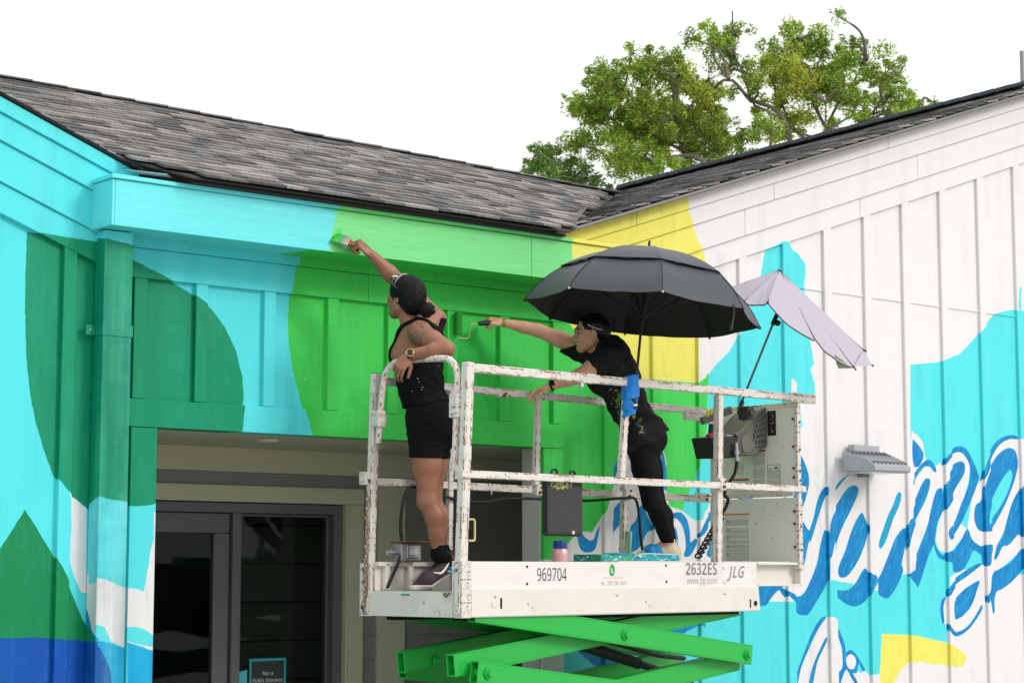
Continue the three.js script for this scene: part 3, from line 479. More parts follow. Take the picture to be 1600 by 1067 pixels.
{
  const deck = new THREE.BufferGeometry(), lt = 2.8, q = [onRoof(leftValley(0) + 0.1, 0), onRoof(valley(0), 0), onRoof(valley(roofTop(10.3)), roofTop(10.3)), onRoof(leftValley(lt), lt)];
  const lo = q.map((p) => p.clone().add(V(0, -0.01, 0))), P = []; const tri = (a, b, c) => P.push(...a.toArray(), ...b.toArray(), ...c.toArray());
  tri(q[0], q[1], q[2]); tri(q[0], q[2], q[3]); tri(lo[0], lo[2], lo[1]); tri(lo[0], lo[3], lo[2]);
  for (let i = 0; i < 4; i++) { const j = (i + 1) % 4; tri(q[i], lo[i], lo[j]); tri(q[i], lo[j], q[j]); }
  const bz = (x, y, z) => V(x, y, z), r0 = q[3], r1 = q[2], b0 = bz(2.4, 3.4, r0.z - 4), b1 = bz(10.6, 3.4, r1.z - 4);
  tri(r0, r1, b1); tri(r0, b1, b0);
  deck.setAttribute('position', new THREE.BufferAttribute(new Float32Array(P), 3)); deck.computeVertexNormals();
  const roof = B('roof', metric(deck), roofDark, house, 'weathered grey shingle roof over the entrance');
  // the tabs: a lower butt edge that casts a line of shade on the course below
  const widths = [0.1, 0.15, 0.19, 0.25], tabs = widths.map((w) => { const g = new THREE.BoxGeometry(w - 0.004, 0.014, 0.17); g.rotateX(-0.072); return metric(g); });
  const rest = []; let made = 0; const turn = new THREE.Quaternion().setFromAxisAngle(V(1, 0, 0), ang);
  const expo = 0.105;
  for (let k = 0; k < 26; k++) {
    const v = k * expo - 0.02; let u = leftValley(v) + (v < 0.05 ? 0.14 : rr(0.0, 0.1));
    while (u < valley(v) - 0.02) {
      const i = rnd() * 4 | 0, w = Math.min(widths[i], 9), c = onRoof(u + w / 2, v + 0.085, 0.013 + rr(0, 0.007));
      u += w;
      if (v + 0.12 > roofTop(u) || u > valley(v) + 0.05) continue;
      const fade = noise(u * 1.1, v * 1.6, 3), mi = Math.max(0, Math.min(7, Math.floor(rnd() * 8 + fade * 1.2)));
      const g = tabs[i].clone(); g.applyQuaternion(turn); g.translate(c.x, c.y, c.z);
      if (made < 290) { made++; B('shingle', g, shingleMats[mi], roof); } else { const q = shingleMats[mi].color; rest.push([mi, g]); }
    }
  }
  for (let mi = 0; mi < 8; mi++) { const l = rest.filter((e) => e[0] === mi).map((e) => e[1]); if (l.length) B('shingle_field', l, shingleMats[mi], roof).userData.kind = 'stuff'; }
  B('drip_edge', bx(5.56, 8.3, 3.717, 3.727, 0.3, 0.4), roofDark, roof);
  for (let k = 0; k < 24; k++) { const u = 5.0 + k * 0.232, p = onRoof(u, roofTop(u) + 0.01, 0.0), n = onRoof(u + 0.23, roofTop(u + 0.23) + 0.01, 0.006); if (n.x < 10.4) B('ridge_cap', bar(p, n, 0.2, 0.012, 0.003), shingleMats[k * 7 % 6], roof); }
}
// metal rake edge on the left gable and its own roof slope
{
  const p = V(2.6, yL(2.6) + 0.02, 0.12), q = V(5.3, yL(5.3) + 0.016, 0.12);
  const deck = slabShape([[2.6, yL(2.6) + 0.008], [5.34, yL(5.34) + 0.008], [5.34, yL(5.34) + 0.016], [2.6, yL(2.6) + 0.016]], -2.2, 0.175);
  const roof = B('roof', deck, roofDark, house, 'edge of the left gable roof');
  for (let k = 0; k < 24; k++) { const x = 4.2 + k * 0.05; B('shingle', bar([x, yL(x) + 0.019, 0.13], [x + 0.049, yL(x + 0.049) + 0.023, 0.13], 0.11, 0.009, 0.002), shingleMats[3 + (k * 5 % 4)], roof); }
  B('flashing', [bar([4.72, yL(4.72) + 0.05, 0.1], [5.0, yL(5.0) + 0.048, 0.1], 0.02, 0.008), bar([5.3, 3.79, 0.14], [5.46, 3.755, 0.32], 0.09, 0.006)], MAT.jambWhite, roof);
}
// roof of the right gable: slope seen edge on, hip cap along the top
{
  const sy = (x) => yS(x) + 0.02, pts = [V(8.22, sy(8.22), 0.2), V(13.93, sy(13.93), 0.2), V(13.93, sy(13.93), -0.11), V(11.177, sy(11.177), -2.232), V(10.3, sy(10.3), -1.5)];
  const P = [], tri = (a, b, c) => P.push(...a.toArray(), ...b.toArray(), ...c.toArray()), dn = pts.map((p) => p.clone().add(V(0, -0.02, 0)));
  for (let i = 1; i + 1 < pts.length; i++) { tri(pts[0], pts[i], pts[i + 1]); tri(dn[0], dn[i + 1], dn[i]); }
  for (let i = 0; i < pts.length; i++) { const j = (i + 1) % pts.length; tri(pts[i], dn[i], dn[j]); tri(pts[i], dn[j], pts[j]); }
  const hip = pts[3], pk = pts[2], far = V(17, sy(17), -3.5), f2 = V(17, sy(17), 0.2), low = V(12, 3.5, -6);
  tri(pts[1], f2, far); tri(pts[1], far, pk); tri(pk, far, low); tri(pk, low, hip);
  const g = new THREE.BufferGeometry(); g.setAttribute('position', new THREE.BufferAttribute(new Float32Array(P), 3)); g.computeVertexNormals();
  const roof = B('roof', metric(g), roofDark, house, 'right gable roof seen almost edge on');
  const ga = Math.atan(sR), rest = [];
  for (let k = 0; k < 42; k++) {                                       // courses run away from the gable front
    const x0 = 8.25 + k * 0.135; if (x0 > 13.8) break;
    const zTop = x0 < 10.3 ? 0.2 - (x0 - 8.22) * 0.82 : x0 < 11.18 ? -1.5 - (x0 - 10.3) * 0.83 : -2.232 + (x0 - 11.177) * 0.77;
    let z = 0.2; let first = true;
    while (z > zTop + 0.06) {
      const w = rr(0.14, 0.36), l = Math.min(w, z - zTop), gg = new THREE.BoxGeometry(0.19, 0.016, l - 0.004); gg.rotateZ(ga - 0.07); gg.translate(x0 + 0.09, sy(x0 + 0.09) + 0.02 + rr(0, 0.007), z - l / 2); z -= l;
      const mi = rnd() * 8 | 0; metric(gg); if (first) B('shingle', metric(gg), shingleMats[mi], roof); else rest.push([mi, metric(gg)]); first = false;
    }
  }
  for (let mi = 0; mi < 8; mi++) { const l = rest.filter((e) => e[0] === mi).map((e) => e[1]); if (l.length) B('shingle_field', l, shingleMats[mi], roof).userData.kind = 'stuff'; }
  B('drip_edge', slabShape([[8.25, sy(8.25) - 0.016], [13.93, sy(13.93) - 0.016], [13.93, sy(13.93) + 0.004], [8.25, sy(8.25) + 0.004]], 0.1, 0.206), M({ color: C(120, 119, 117), metalness: 0.4, roughness: 0.5 }), roof);
  const n = 24, capM = M({ color: C(58, 66, 72), roughness: 0.9 });
  for (let i = 0; i < n; i++) { const p = hip.clone().lerp(pk, i / n).add(V(0, 0.05, 0)), q = hip.clone().lerp(pk, (i + 0.99) / n).add(V(0, 0.05 + 0.004, 0)); B('hip_cap', bar(p, q, 0.3, 0.03, 0.004), capM, roof); }
  // open valley between the two roofs
  B('valley_flashing', bar([8.32, 3.785, 0.36], [10.25, 4.545, -1.45], 0.1, 0.01, 0.002), M({ color: C(92, 86, 80), roughness: 0.8, bumpMap: bump(20), bumpScale: 0.003 }), roof);
}
// wall lamp on a batten of the right gable
{
  const L = base('wall_lamp', 'grey metal wall lamp with a finned top above the painted script', 'wall lamp', [11.53, 2.3, 0]);
  const W = (n, g, m, p = L) => part(n, g, m, p, true), gm = M({ color: C(168, 170, 174), metalness: 0.35, roughness: 0.42 }), dk = M({ color: C(120, 122, 126), metalness: 0.35, roughness: 0.5 });
  W('wall_plate', bx(11.43, 11.72, 2.36, 2.53, 0.02, 0.085, 0.008), gm);
  const prof = [[0.06, 2.335], [0.34, 2.318], [0.36, 2.33], [0.36, 2.355], [0.3, 2.4], [0.2, 2.44], [0.06, 2.462]];
  const s = new THREE.Shape(prof.map((p) => new THREE.Vector2(-p[0], p[1]))), g = new THREE.ExtrudeGeometry(s, { depth: 0.4, bevelEnabled: true, bevelSize: 0.005, bevelThickness: 0.005, bevelSegments: 2 });
  g.rotateY(Math.PI / 2); g.translate(11.33, 0, 0);
  const bodyM = W('housing', metric(g), gm);
  for (let i = 0; i < 9; i++) { const x = 11.35 + i * 0.045; W('fin', bar([x, 2.47, 0.12], [x, 2.375, 0.345], 0.009, 0.026, 0.002), dk, bodyM); }
  W('lens', bx(11.36, 11.7, 2.312, 2.322, 0.1, 0.33, 0.003), M({ color: C(225, 222, 205), roughness: 0.25 }), bodyM);
  W('bracket', bx(11.52, 11.6, 2.29, 2.335, 0.03, 0.08, 0.004), dk);
}
// sign and a small cyan sheet on the entrance glass
{
  const sg = base('entrance_sign', 'dark grey sign with teal border reading Not a Public Entrance', 'sign', [7.32, 0.66, -1.498]);
  const t = canvas(512, 640, (x, w, h) => { x.fillStyle = css(46, 178, 188); x.fillRect(0, 0, w, h); x.fillStyle = css(54, 60, 64); x.fillRect(30, 30, w - 60, h - 60); x.fillStyle = '#e9eceb'; x.textAlign = 'center'; x.font = '62px sans-serif'; x.fillText('Not a', w / 2, 196); x.fillText('Public Entrance', w / 2, 276, 420); }, true, false);
  part('panel', new THREE.BoxGeometry(0.288, 0.36, 0.006).translate(0, 0.18, 0), [0, 1, 2, 3, 4, 5].map((i) => (i === 4 ? M({ map: t, roughness: 0.4 }) : MAT.doorFrame))[4], sg);
  const fl = base('cyan_sheet', 'small bright cyan sheet low on the entrance glass', 'cyan_sheet', [7.1, 0.85, -1.5]);
  part('sheet', slabShape([[-0.03, 0], [0.06, -0.01], [0.06, 0.1], [-0.03, 0.08]], 0, 0.002), M({ color: C(90, 200, 215), roughness: 0.5 }), fl);
}
// thin pipe standing on the roof at the frame's edge
{
  const v = base('vent_pipe', 'thin grey pipe rising above the right gable ridge', 'pipe', [15.66, 4.9, -1.34]);
  part('pipe', rod([0, 0, 0], [-0.03, 1.62, 0.02], 0.022), M({ color: C(150, 150, 152), metalness: 0.6, roughness: 0.5 }), v);
  part('collar', rod([0, 0, 0], [0, 0.08, 0], 0.06, 0.026), MAT.steel, v);
}
// ---------------------------------------------------------------- the scissor lift (own frame: x along it, y up, -z towards the wall)
const lift = base('scissor_lift', 'white scissor lift platform with worn rusty guardrails on green scissor arms', 'scissor lift', [6.782, 0, 1.328], 5.4 * Math.PI / 180);
const P = (n, g, m, parent = lift, label) => part(n, g, m, parent, false, label);
const lbox = (s0, s1, h0, h1, o0, o1, r = 0.003) => bx(s0, s1, h0, h1, -o1, -o0, r);
const lp = (s, h, o) => V(s, h, -o);
const liftWorld = (s, h, o) => lp(s, h, o).applyMatrix4(lift.matrixWorld);
{
  // platform floor and its frame
  P('deck', [lbox(-0.04, 2.5, 1.455, 1.487, 0.02, 0.75), ...Array.from({ length: 9 }, (_, i) => lbox(0.1 + i * 0.27, 0.14 + i * 0.27, 1.37, 1.454, 0.05, 0.72))], M({ color: C(150, 148, 142), roughness: 0.6, metalness: 0.3, bumpMap: bump(20), bumpScale: 0.002 }));
  P('extension_deck', [lbox(1.26, 2.98, 1.6, 1.655, 0.05, 0.7), lbox(1.26, 1.29, 1.488, 1.6, 0.05, 0.7)], MAT.plate);
  // front side plate with its lettering
  const tex = canvas(2048, 256, (x, w, h) => {
    const k = w / 2.53, X = (s) => s * k, Y = (v) => h - (v - 1.35) / 0.31 * h;
    x.fillStyle = css(221, 217, 213); x.fillRect(0, 0, w, h);
    for (let i = 0; i < 90; i++) { x.fillStyle = `rgba(150,130,100,${rr(0.01, 0.04)})`; x.beginPath(); x.ellipse(rnd() * w, rnd() * h, rr(10, 90), rr(5, 30), 0, 0, 7); x.fill(); }
    for (let i = 0; i < 150; i++) { x.fillStyle = css(rr(90, 160), rr(70, 110), rr(50, 70)); const b = rnd() < 0.55; x.fillRect(rnd() * w, b ? rr(0, 6) : rr(0, h), rr(1, b ? 14 : 4), rr(1, 3)); }
    for (let i = 0; i < 40; i++) { x.strokeStyle = `rgba(110,104,100,${rr(0.15, 0.5)})`; x.lineWidth = 1; const a = rnd() * w, b = rnd() * h; x.beginPath(); x.moveTo(a, b); x.lineTo(a + rr(-16, 16), b + rr(-9, 9)); x.stroke(); }
    const put = (s, hh, t, font, color, sq = 1, italic = 0) => { x.save(); x.translate(X(s), Y(hh)); x.transform(sq, 0, -italic, 1, 0, 0); x.font = font; x.fillStyle = color; x.fillText(t, 0, 0); x.restore(); };
    x.fillStyle = 'rgba(200,200,202,.5)'; x.fillRect(X(0.53), Y(1.6), X(0.2), 54);
    put(0.523, 1.541, '969704', '82px sans-serif', '#1d1d1f', 0.74);
    x.fillStyle = css(40, 152, 74); x.beginPath(); x.ellipse(X(1.156), Y(1.6), 20, 29, 0.12, 0, 7); x.fill();
    x.strokeStyle = '#e8f4ea'; x.lineWidth = 5; x.beginPath(); x.moveTo(X(1.156) - 8, Y(1.612)); x.lineTo(X(1.156) + 2, Y(1.6)); x.lineTo(X(1.156) - 3, Y(1.592)); x.lineTo(X(1.156) + 9, Y(1.586)); x.stroke();
    for (let i = 0; i < 34; i++) { x.fillStyle = 'rgba(190,120,80,.55)'; x.fillRect(X(1.08) + i * 4.2, Y(1.552) - rr(4, 8), rr(1.5, 3.4), rr(4, 9)); } x.fillStyle = 'rgba(190,120,80,.7)'; x.fillRect(X(1.1), Y(1.536), X(0.11), 2);
    put(1.06, 1.513, 'Ph. 239 243-9077', '22px monospace', '#333', 0.86);
    x.fillStyle = 'rgba(206,203,203,.4)'; x.fillRect(X(1.81), Y(1.642), X(0.37), 86);
    put(1.822, 1.571, '2632ES', 'bold 84px sans-serif', 'rgba(110,108,108,.92)', 0.9); put(1.832, 1.517, 'www.jlg.com', '44px sans-serif', 'rgba(120,118,118,.9)', 0.94);
    x.fillStyle = 'rgba(220,218,217,.5)'; x.fillRect(X(2.22), Y(1.64), X(0.25), 100); put(2.235, 1.553, 'JLG', 'bold 84px sans-serif', 'rgba(132,130,132,.95)', 0.95, 0.3);
  }, true, false);
  const plateUV = (g) => { const p = g.attributes.position, uv = new Float32Array(p.count * 2); for (let i = 0; i < p.count; i++) { uv[2 * i] = p.getX(i) / 2.53; uv[2 * i + 1] = (p.getY(i) - 1.35) / 0.31; } g.setAttribute('uv', new THREE.BufferAttribute(uv, 2)); return g; };
  const toe = P('toe_board', plateUV(lbox(0, 2.525, 1.49, 1.648, 0.008, 0.02)), M({ map: tex, roughness: 0.42, bumpMap: bump(8), bumpScale: 0.0003 }));
  const sideRail = P('side_rail', slabShape([[0, 1.345], [2.545, 1.345], [2.53, 1.502], [0, 1.502]], -0.05, 0.004, 0.006), MAT.plate);
  for (const [s, h] of [[0.446, 1.62], [0.446, 1.525], [1.64, 1.628], [1.644, 1.532]]) P('rivet_hole', rod(lp(s, h, 0.009), lp(s, h, 0.0065), 0.008), MAT.hole, toe);
  for (const s of [2.195, 2.2]) P('bolt', rod(lp(s, s === 2.2 ? 1.53 : 1.618, 0.009), lp(s, s === 2.2 ? 1.53 : 1.618, 0.002), 0.014, 0.012, 6), MAT.plate, toe);
  P('slot', lbox(0.222, 0.238, 1.39, 1.45, -0.006, 0, 0.007), MAT.hole, sideRail); P('slot', lbox(2.432, 2.446, 1.365, 1.42, -0.006, 0, 0.006), MAT.hole, sideRail);
  P('bolt', rod(lp(0.175, 1.419, 0), lp(0.175, 1.419, -0.009), 0.024, 0.02, 16), MAT.plate, sideRail); P('slot', rod(lp(2.491, 1.394, 0), lp(2.491, 1.394, -0.006), 0.017), MAT.hole, sideRail);
  // back side plate, seen from inside with its ribs
  const backToe = P('toe_board', lbox(-0.03, 2.53, 1.345, 1.645, 0.748, 0.765), MAT.plate);
  for (const s of [0.02, 0.2, 0.38, 0.56]) P('rib', lbox(s, s + 0.035, 1.488, 1.64, 0.715, 0.747), MAT.plate, backToe);
  P('lip', lbox(-0.03, 2.5, 1.622, 1.647, 0.715, 0.747), MAT.plate, backToe);
  // left end: cross plate with corner brackets and a worn notice
  const end = P('end_plate', lbox(-0.066, -0.05, 1.345, 1.484, 0.06, 0.745), MAT.plate);
  const et = canvas(160, 256, (x, w, h) => { x.fillStyle = css(216, 212, 204); x.fillRect(0, 0, w, h); x.fillStyle = css(60, 140, 110); x.fillRect(0, 0, 90, 26); for (let j = 0; j < 44; j++) for (let i = 0; i < 30; i++) if (rnd() < 0.55) { x.fillStyle = `rgba(70,70,70,${rr(0.2, 0.7)})`; x.fillRect((i < 15 ? 4 : 10) + i * 5, 32 + j * 5, rr(2, 4.5), 2); } }, true, false);
  P('notice', new THREE.PlaneGeometry(0.135, 0.1).rotateY(-Math.PI / 2).translate(-0.0675, 1.42, -0.42), M({ map: et, roughness: 0.6 }), end);
  P('corner_bracket', [lbox(-0.072, 0.0, 1.343, 1.65, -0.006, 0.008), lbox(-0.074, -0.064, 1.343, 1.65, 0.009, 0.07)], MAT.rail, end);
  P('corner_bracket', lbox(-0.075, -0.062, 1.343, 1.64, 0.735, 0.83), MAT.rail, end);
  for (const [o, h, r, m] of [[0.045, 1.4, 0.016, MAT.hole], [0.8, 1.392, 0.015, MAT.hole], [0.03, 1.6, 0.011, MAT.bolt], [0.03, 1.53, 0.011, MAT.bolt], [0.8, 1.6, 0.01, MAT.bolt], [0.8, 1.535, 0.01, MAT.bolt]]) P(m === MAT.hole ? 'slot' : 'bolt', rod(lp(-0.07, h, o), lp(-0.0765, h, o), r), m, end);
  P('hook', tube([lp(-0.07, 1.478, 0.12), lp(-0.085, 1.468, 0.12), lp(-0.085, 1.458, 0.105), lp(-0.085, 1.468, 0.09), lp(-0.07, 1.478, 0.09)], 0.005, 20), MAT.rust, end);
  // extension kick plate sticking out on the right
  P('extension_plate', [lbox(2.53, 2.985, 1.5, 1.648, 0.055, 0.065), lbox(2.53, 2.985, 1.634, 1.65, 0.0, 0.054), lbox(2.53, 2.985, 1.5, 1.513, 0.0, 0.054), lbox(2.972, 2.988, 1.5, 1.65, 0.0, 0.064)], MAT.plate);
  // posts
  const post = (s0, h0, s1, h1, o, w = 0.05) => P('post', bar(lp(s0, h0, o), lp(s1, h1, o), w, w * 0.9, 0.006, V(0, 0, 1)), MAT.rail);
  const fl = post(-0.058, 1.36, 0.005, 2.735, 0.028, 0.056), bl = post(-0.058, 1.36, -0.012, 2.722, 0.775, 0.05);
  post(1.262, 2.14, 1.322, 2.69, 0.03, 0.042); post(2.158, 1.64, 2.19, 2.69, 0.03, 0.05);
  post(1.285, 2.08, 1.308, 2.66, 0.755, 0.04); post(2.095, 1.65, 2.132, 2.66, 0.755, 0.044); post(0.56, 1.62, 0.575, 2.66, 0.765, 0.038);
  const er = post(2.975, 1.6, 2.985, 2.69, 0.01, 0.03); post(2.975, 1.6, 2.985, 2.69, 0.72, 0.035);
  for (const p of [fl, bl]) P('open_end', lbox(p === fl ? -0.018 : -0.032, p === fl ? 0.027 : 0.008, p === fl ? 2.736 : 2.723, p === fl ? 2.739 : 2.726, p === fl ? 0.008 : 0.757, p === fl ? 0.05 : 0.795, 0), MAT.rust, p);
  // rails
  const rail = (a, b, w = 0.034, h = 0.05) => P('guardrail', bar(lp(...a), lp(...b), w, h, 0.005), MAT.rail);
  const top = rail([0.03, 2.704, 0.02], [3.17, 2.722, 0.02]); rail([-0.075, 2.119, 0.0], [3.035, 2.124, 0.0], 0.03, 0.042);
  rail([0.0, 2.682, 0.77], [2.96, 2.668, 0.75], 0.032, 0.045); rail([-0.03, 2.104, 0.78], [2.96, 2.078, 0.75], 0.03, 0.045);
  rail([2.985, 2.672, 0.01], [2.985, 2.664, 0.73], 0.03, 0.045); rail([2.985, 2.1, 0.06], [2.985, 2.095, 0.72], 0.03, 0.04);
  P('rail_sleeve', bar(lp(0.9, 2.709, 0.02), lp(1.02, 2.71, 0.02), 0.04, 0.057), MAT.rail, top); P('rail_sleeve', bar(lp(2.9, 2.72, 0.02), lp(3.175, 2.722, 0.02), 0.042, 0.06), MAT.rail, top);
  P('catch', lbox(0.89, 0.91, 2.655, 2.69, 0.0, 0.03), MAT.rail, top);
  // hinge brackets with rusty pins
  for (const [s, h, o, w, t] of [[-0.06, 2.12, 0.8, 0.06, 0.075], [-0.02, 2.13, 0.045, 0.07, 0.08], [1.29, 2.09, 0.75, 0.05, 0.07], [2.12, 2.09, 0.75, 0.06, 0.08], [0.98, 2.66, 0.755, 0.07, 0.03], [2.17, 2.13, 0.01, 0.06, 0.075], [2.9, 2.085, 0.745, 0.12, 0.06]]) {
    const b = P('hinge_bracket', lbox(s - w / 2, s + w / 2, h - t / 2, h + t / 2, o - 0.028, o + 0.028, 0.006), MAT.rail);
    P('pin', [rod(lp(s, h - t * 0.2, o - 0.029), lp(s, h - t * 0.2, o - 0.04), 0.01), rod(lp(s + 0.016, h + t * 0.25, o - 0.029), lp(s + 0.016, h + t * 0.25, o - 0.036), 0.008)], MAT.rust, b);
  }
  P('rail_bracket', [lbox(2.7, 2.96, 2.6, 2.645, 0.72, 0.75), lbox(2.86, 2.97, 2.585, 2.6, 0.71, 0.75)], MAT.rail);
  // sliding hoop gate at the left end
  const redTex = canvas(512, 512, (x, w, h) => { x.fillStyle = css(218, 211, 203); x.fillRect(0, 0, w, h); for (let i = 0; i < 240; i++) { const hot = rnd() < 0.55; x.fillStyle = hot ? css(rr(170, 205), rr(66, 100), rr(50, 66)) : css(rr(100, 150), rr(60, 80), 50); const s = Math.pow(rnd(), 3) * 16 + 1; x.beginPath(); x.ellipse(rnd() * w, rnd() * h, s * 2, s * 0.6, rr(-0.3, 0.3), 0, 7); x.fill(); } });
  redTex.repeat.set(9, 1);
  const hoop = P('gate_hoop', tube([lp(-0.03, 2.32, 0.728), lp(-0.03, 2.48, 0.714), lp(-0.03, 2.63, 0.694), lp(-0.03, 2.715, 0.668), lp(-0.03, 2.765, 0.605), lp(-0.03, 2.777, 0.52), lp(-0.03, 2.775, 0.38), lp(-0.03, 2.766, 0.2), lp(-0.03, 2.745, 0.125), lp(-0.03, 2.68, 0.08), lp(-0.03, 2.58, 0.078), lp(-0.03, 2.3, 0.09), lp(-0.03, 2.14, 0.097)], 0.019, 90, 12), M({ map: redTex, roughness: 0.5 }));
  P('gate_sleeve', lbox(-0.065, -0.005, 2.41, 2.505, 0.688, 0.755, 0.006), MAT.rail, hoop); P('gate_sleeve', lbox(-0.06, 0.0, 2.43, 2.56, 0.05, 0.115, 0.006), MAT.rail, hoop);
  P('handle', tube([lp(0.01, 1.875, 0.03), lp(0.045, 1.875, 0.02), lp(0.05, 1.86, 0.02), lp(0.05, 1.775, 0.02), lp(0.045, 1.76, 0.02), lp(0.01, 1.76, 0.03)], 0.006, 40, 8, false, 0.1), M({ color: C(196, 186, 140), roughness: 0.5 }));
  // slack chain hanging by the rear corner post
  const links = []; for (let i = 0; i < 25; i++) { const t = i / 24, g = new THREE.TorusGeometry(0.0115, 0.0034, 6, 12); g.scale(0.78, 1.45, 1); if (i % 2) g.rotateY(Math.PI / 2); g.rotateY(0.6); g.translate(-0.092 + 0.004 * Math.sin(i), 2.03 - t * 0.645, -(0.752 + 0.018 * t * t)); links.push(g); }
  const chain = P('chain', links, M({ color: C(140, 108, 82), metalness: 0.5, roughness: 0.6 }));
  P('snap_hook', tube([lp(-0.092, 1.395, 0.77), lp(-0.092, 1.372, 0.758), lp(-0.092, 1.352, 0.77), lp(-0.092, 1.372, 0.782)], 0.0036, 24, 6, true), MAT.steel, chain);
  // socket box with conduit, and the black cable
  const ob = P('outlet_box', lbox(0.09, 0.245, 1.655, 1.752, 0.66, 0.73, 0.006), M({ color: C(158, 160, 164), metalness: 0.4, roughness: 0.5 }));
  P('cover', lbox(0.125, 0.222, 1.668, 1.742, 0.648, 0.659, 0.004), MAT.steel, ob); P('rating_plate', lbox(0.142, 0.205, 1.69, 1.72, 0.644, 0.647, 0), M({ color: C(196, 198, 202), roughness: 0.4 }), ob);
  P('hood', lbox(0.08, 0.28, 1.755, 1.766, 0.62, 0.745), MAT.rust, ob); P('conduit', rod(lp(0.01, 1.7, 0.69), lp(0.09, 1.7, 0.69), 0.014), MAT.steel, ob); P('nut', rod(lp(0.03, 1.7, 0.69), lp(0.055, 1.7, 0.69), 0.022, 0.022, 6), MAT.steel, ob);
  P('cable', tube([lp(0.32, 2.078, 0.74), lp(0.2, 2.07, 0.72), lp(0.135, 1.98, 0.7), lp(0.11, 1.85, 0.69), lp(0.1, 1.7, 0.67), lp(0.055, 1.56, 0.7), lp(0.03, 1.5, 0.71)], 0.0095, 60, 8), MAT.rubber);
  P('cable', tube([lp(0.32, 2.078, 0.74), lp(0.55, 2.02, 0.73), lp(0.8, 2.005, 0.72), lp(1.0, 2.03, 0.72), lp(1.25, 2.035, 0.71), lp(1.7, 2.035, 0.71), lp(2.05, 2.06, 0.71), lp(2.16, 2.06, 0.71), lp(2.2, 1.98, 0.71), lp(2.22, 1.8, 0.71), lp(2.25, 1.68, 0.71)], 0.009, 120, 8), MAT.rubber);
  for (const s of [0.32, 0.87, 1.5]) P('clip', tube([lp(s, 2.12, 0.735), lp(s, 2.075, 0.72), lp(s + 0.01, 2.05, 0.73), lp(s + 0.02, 2.07, 0.745)], 0.004, 16, 6), MAT.rail);
}
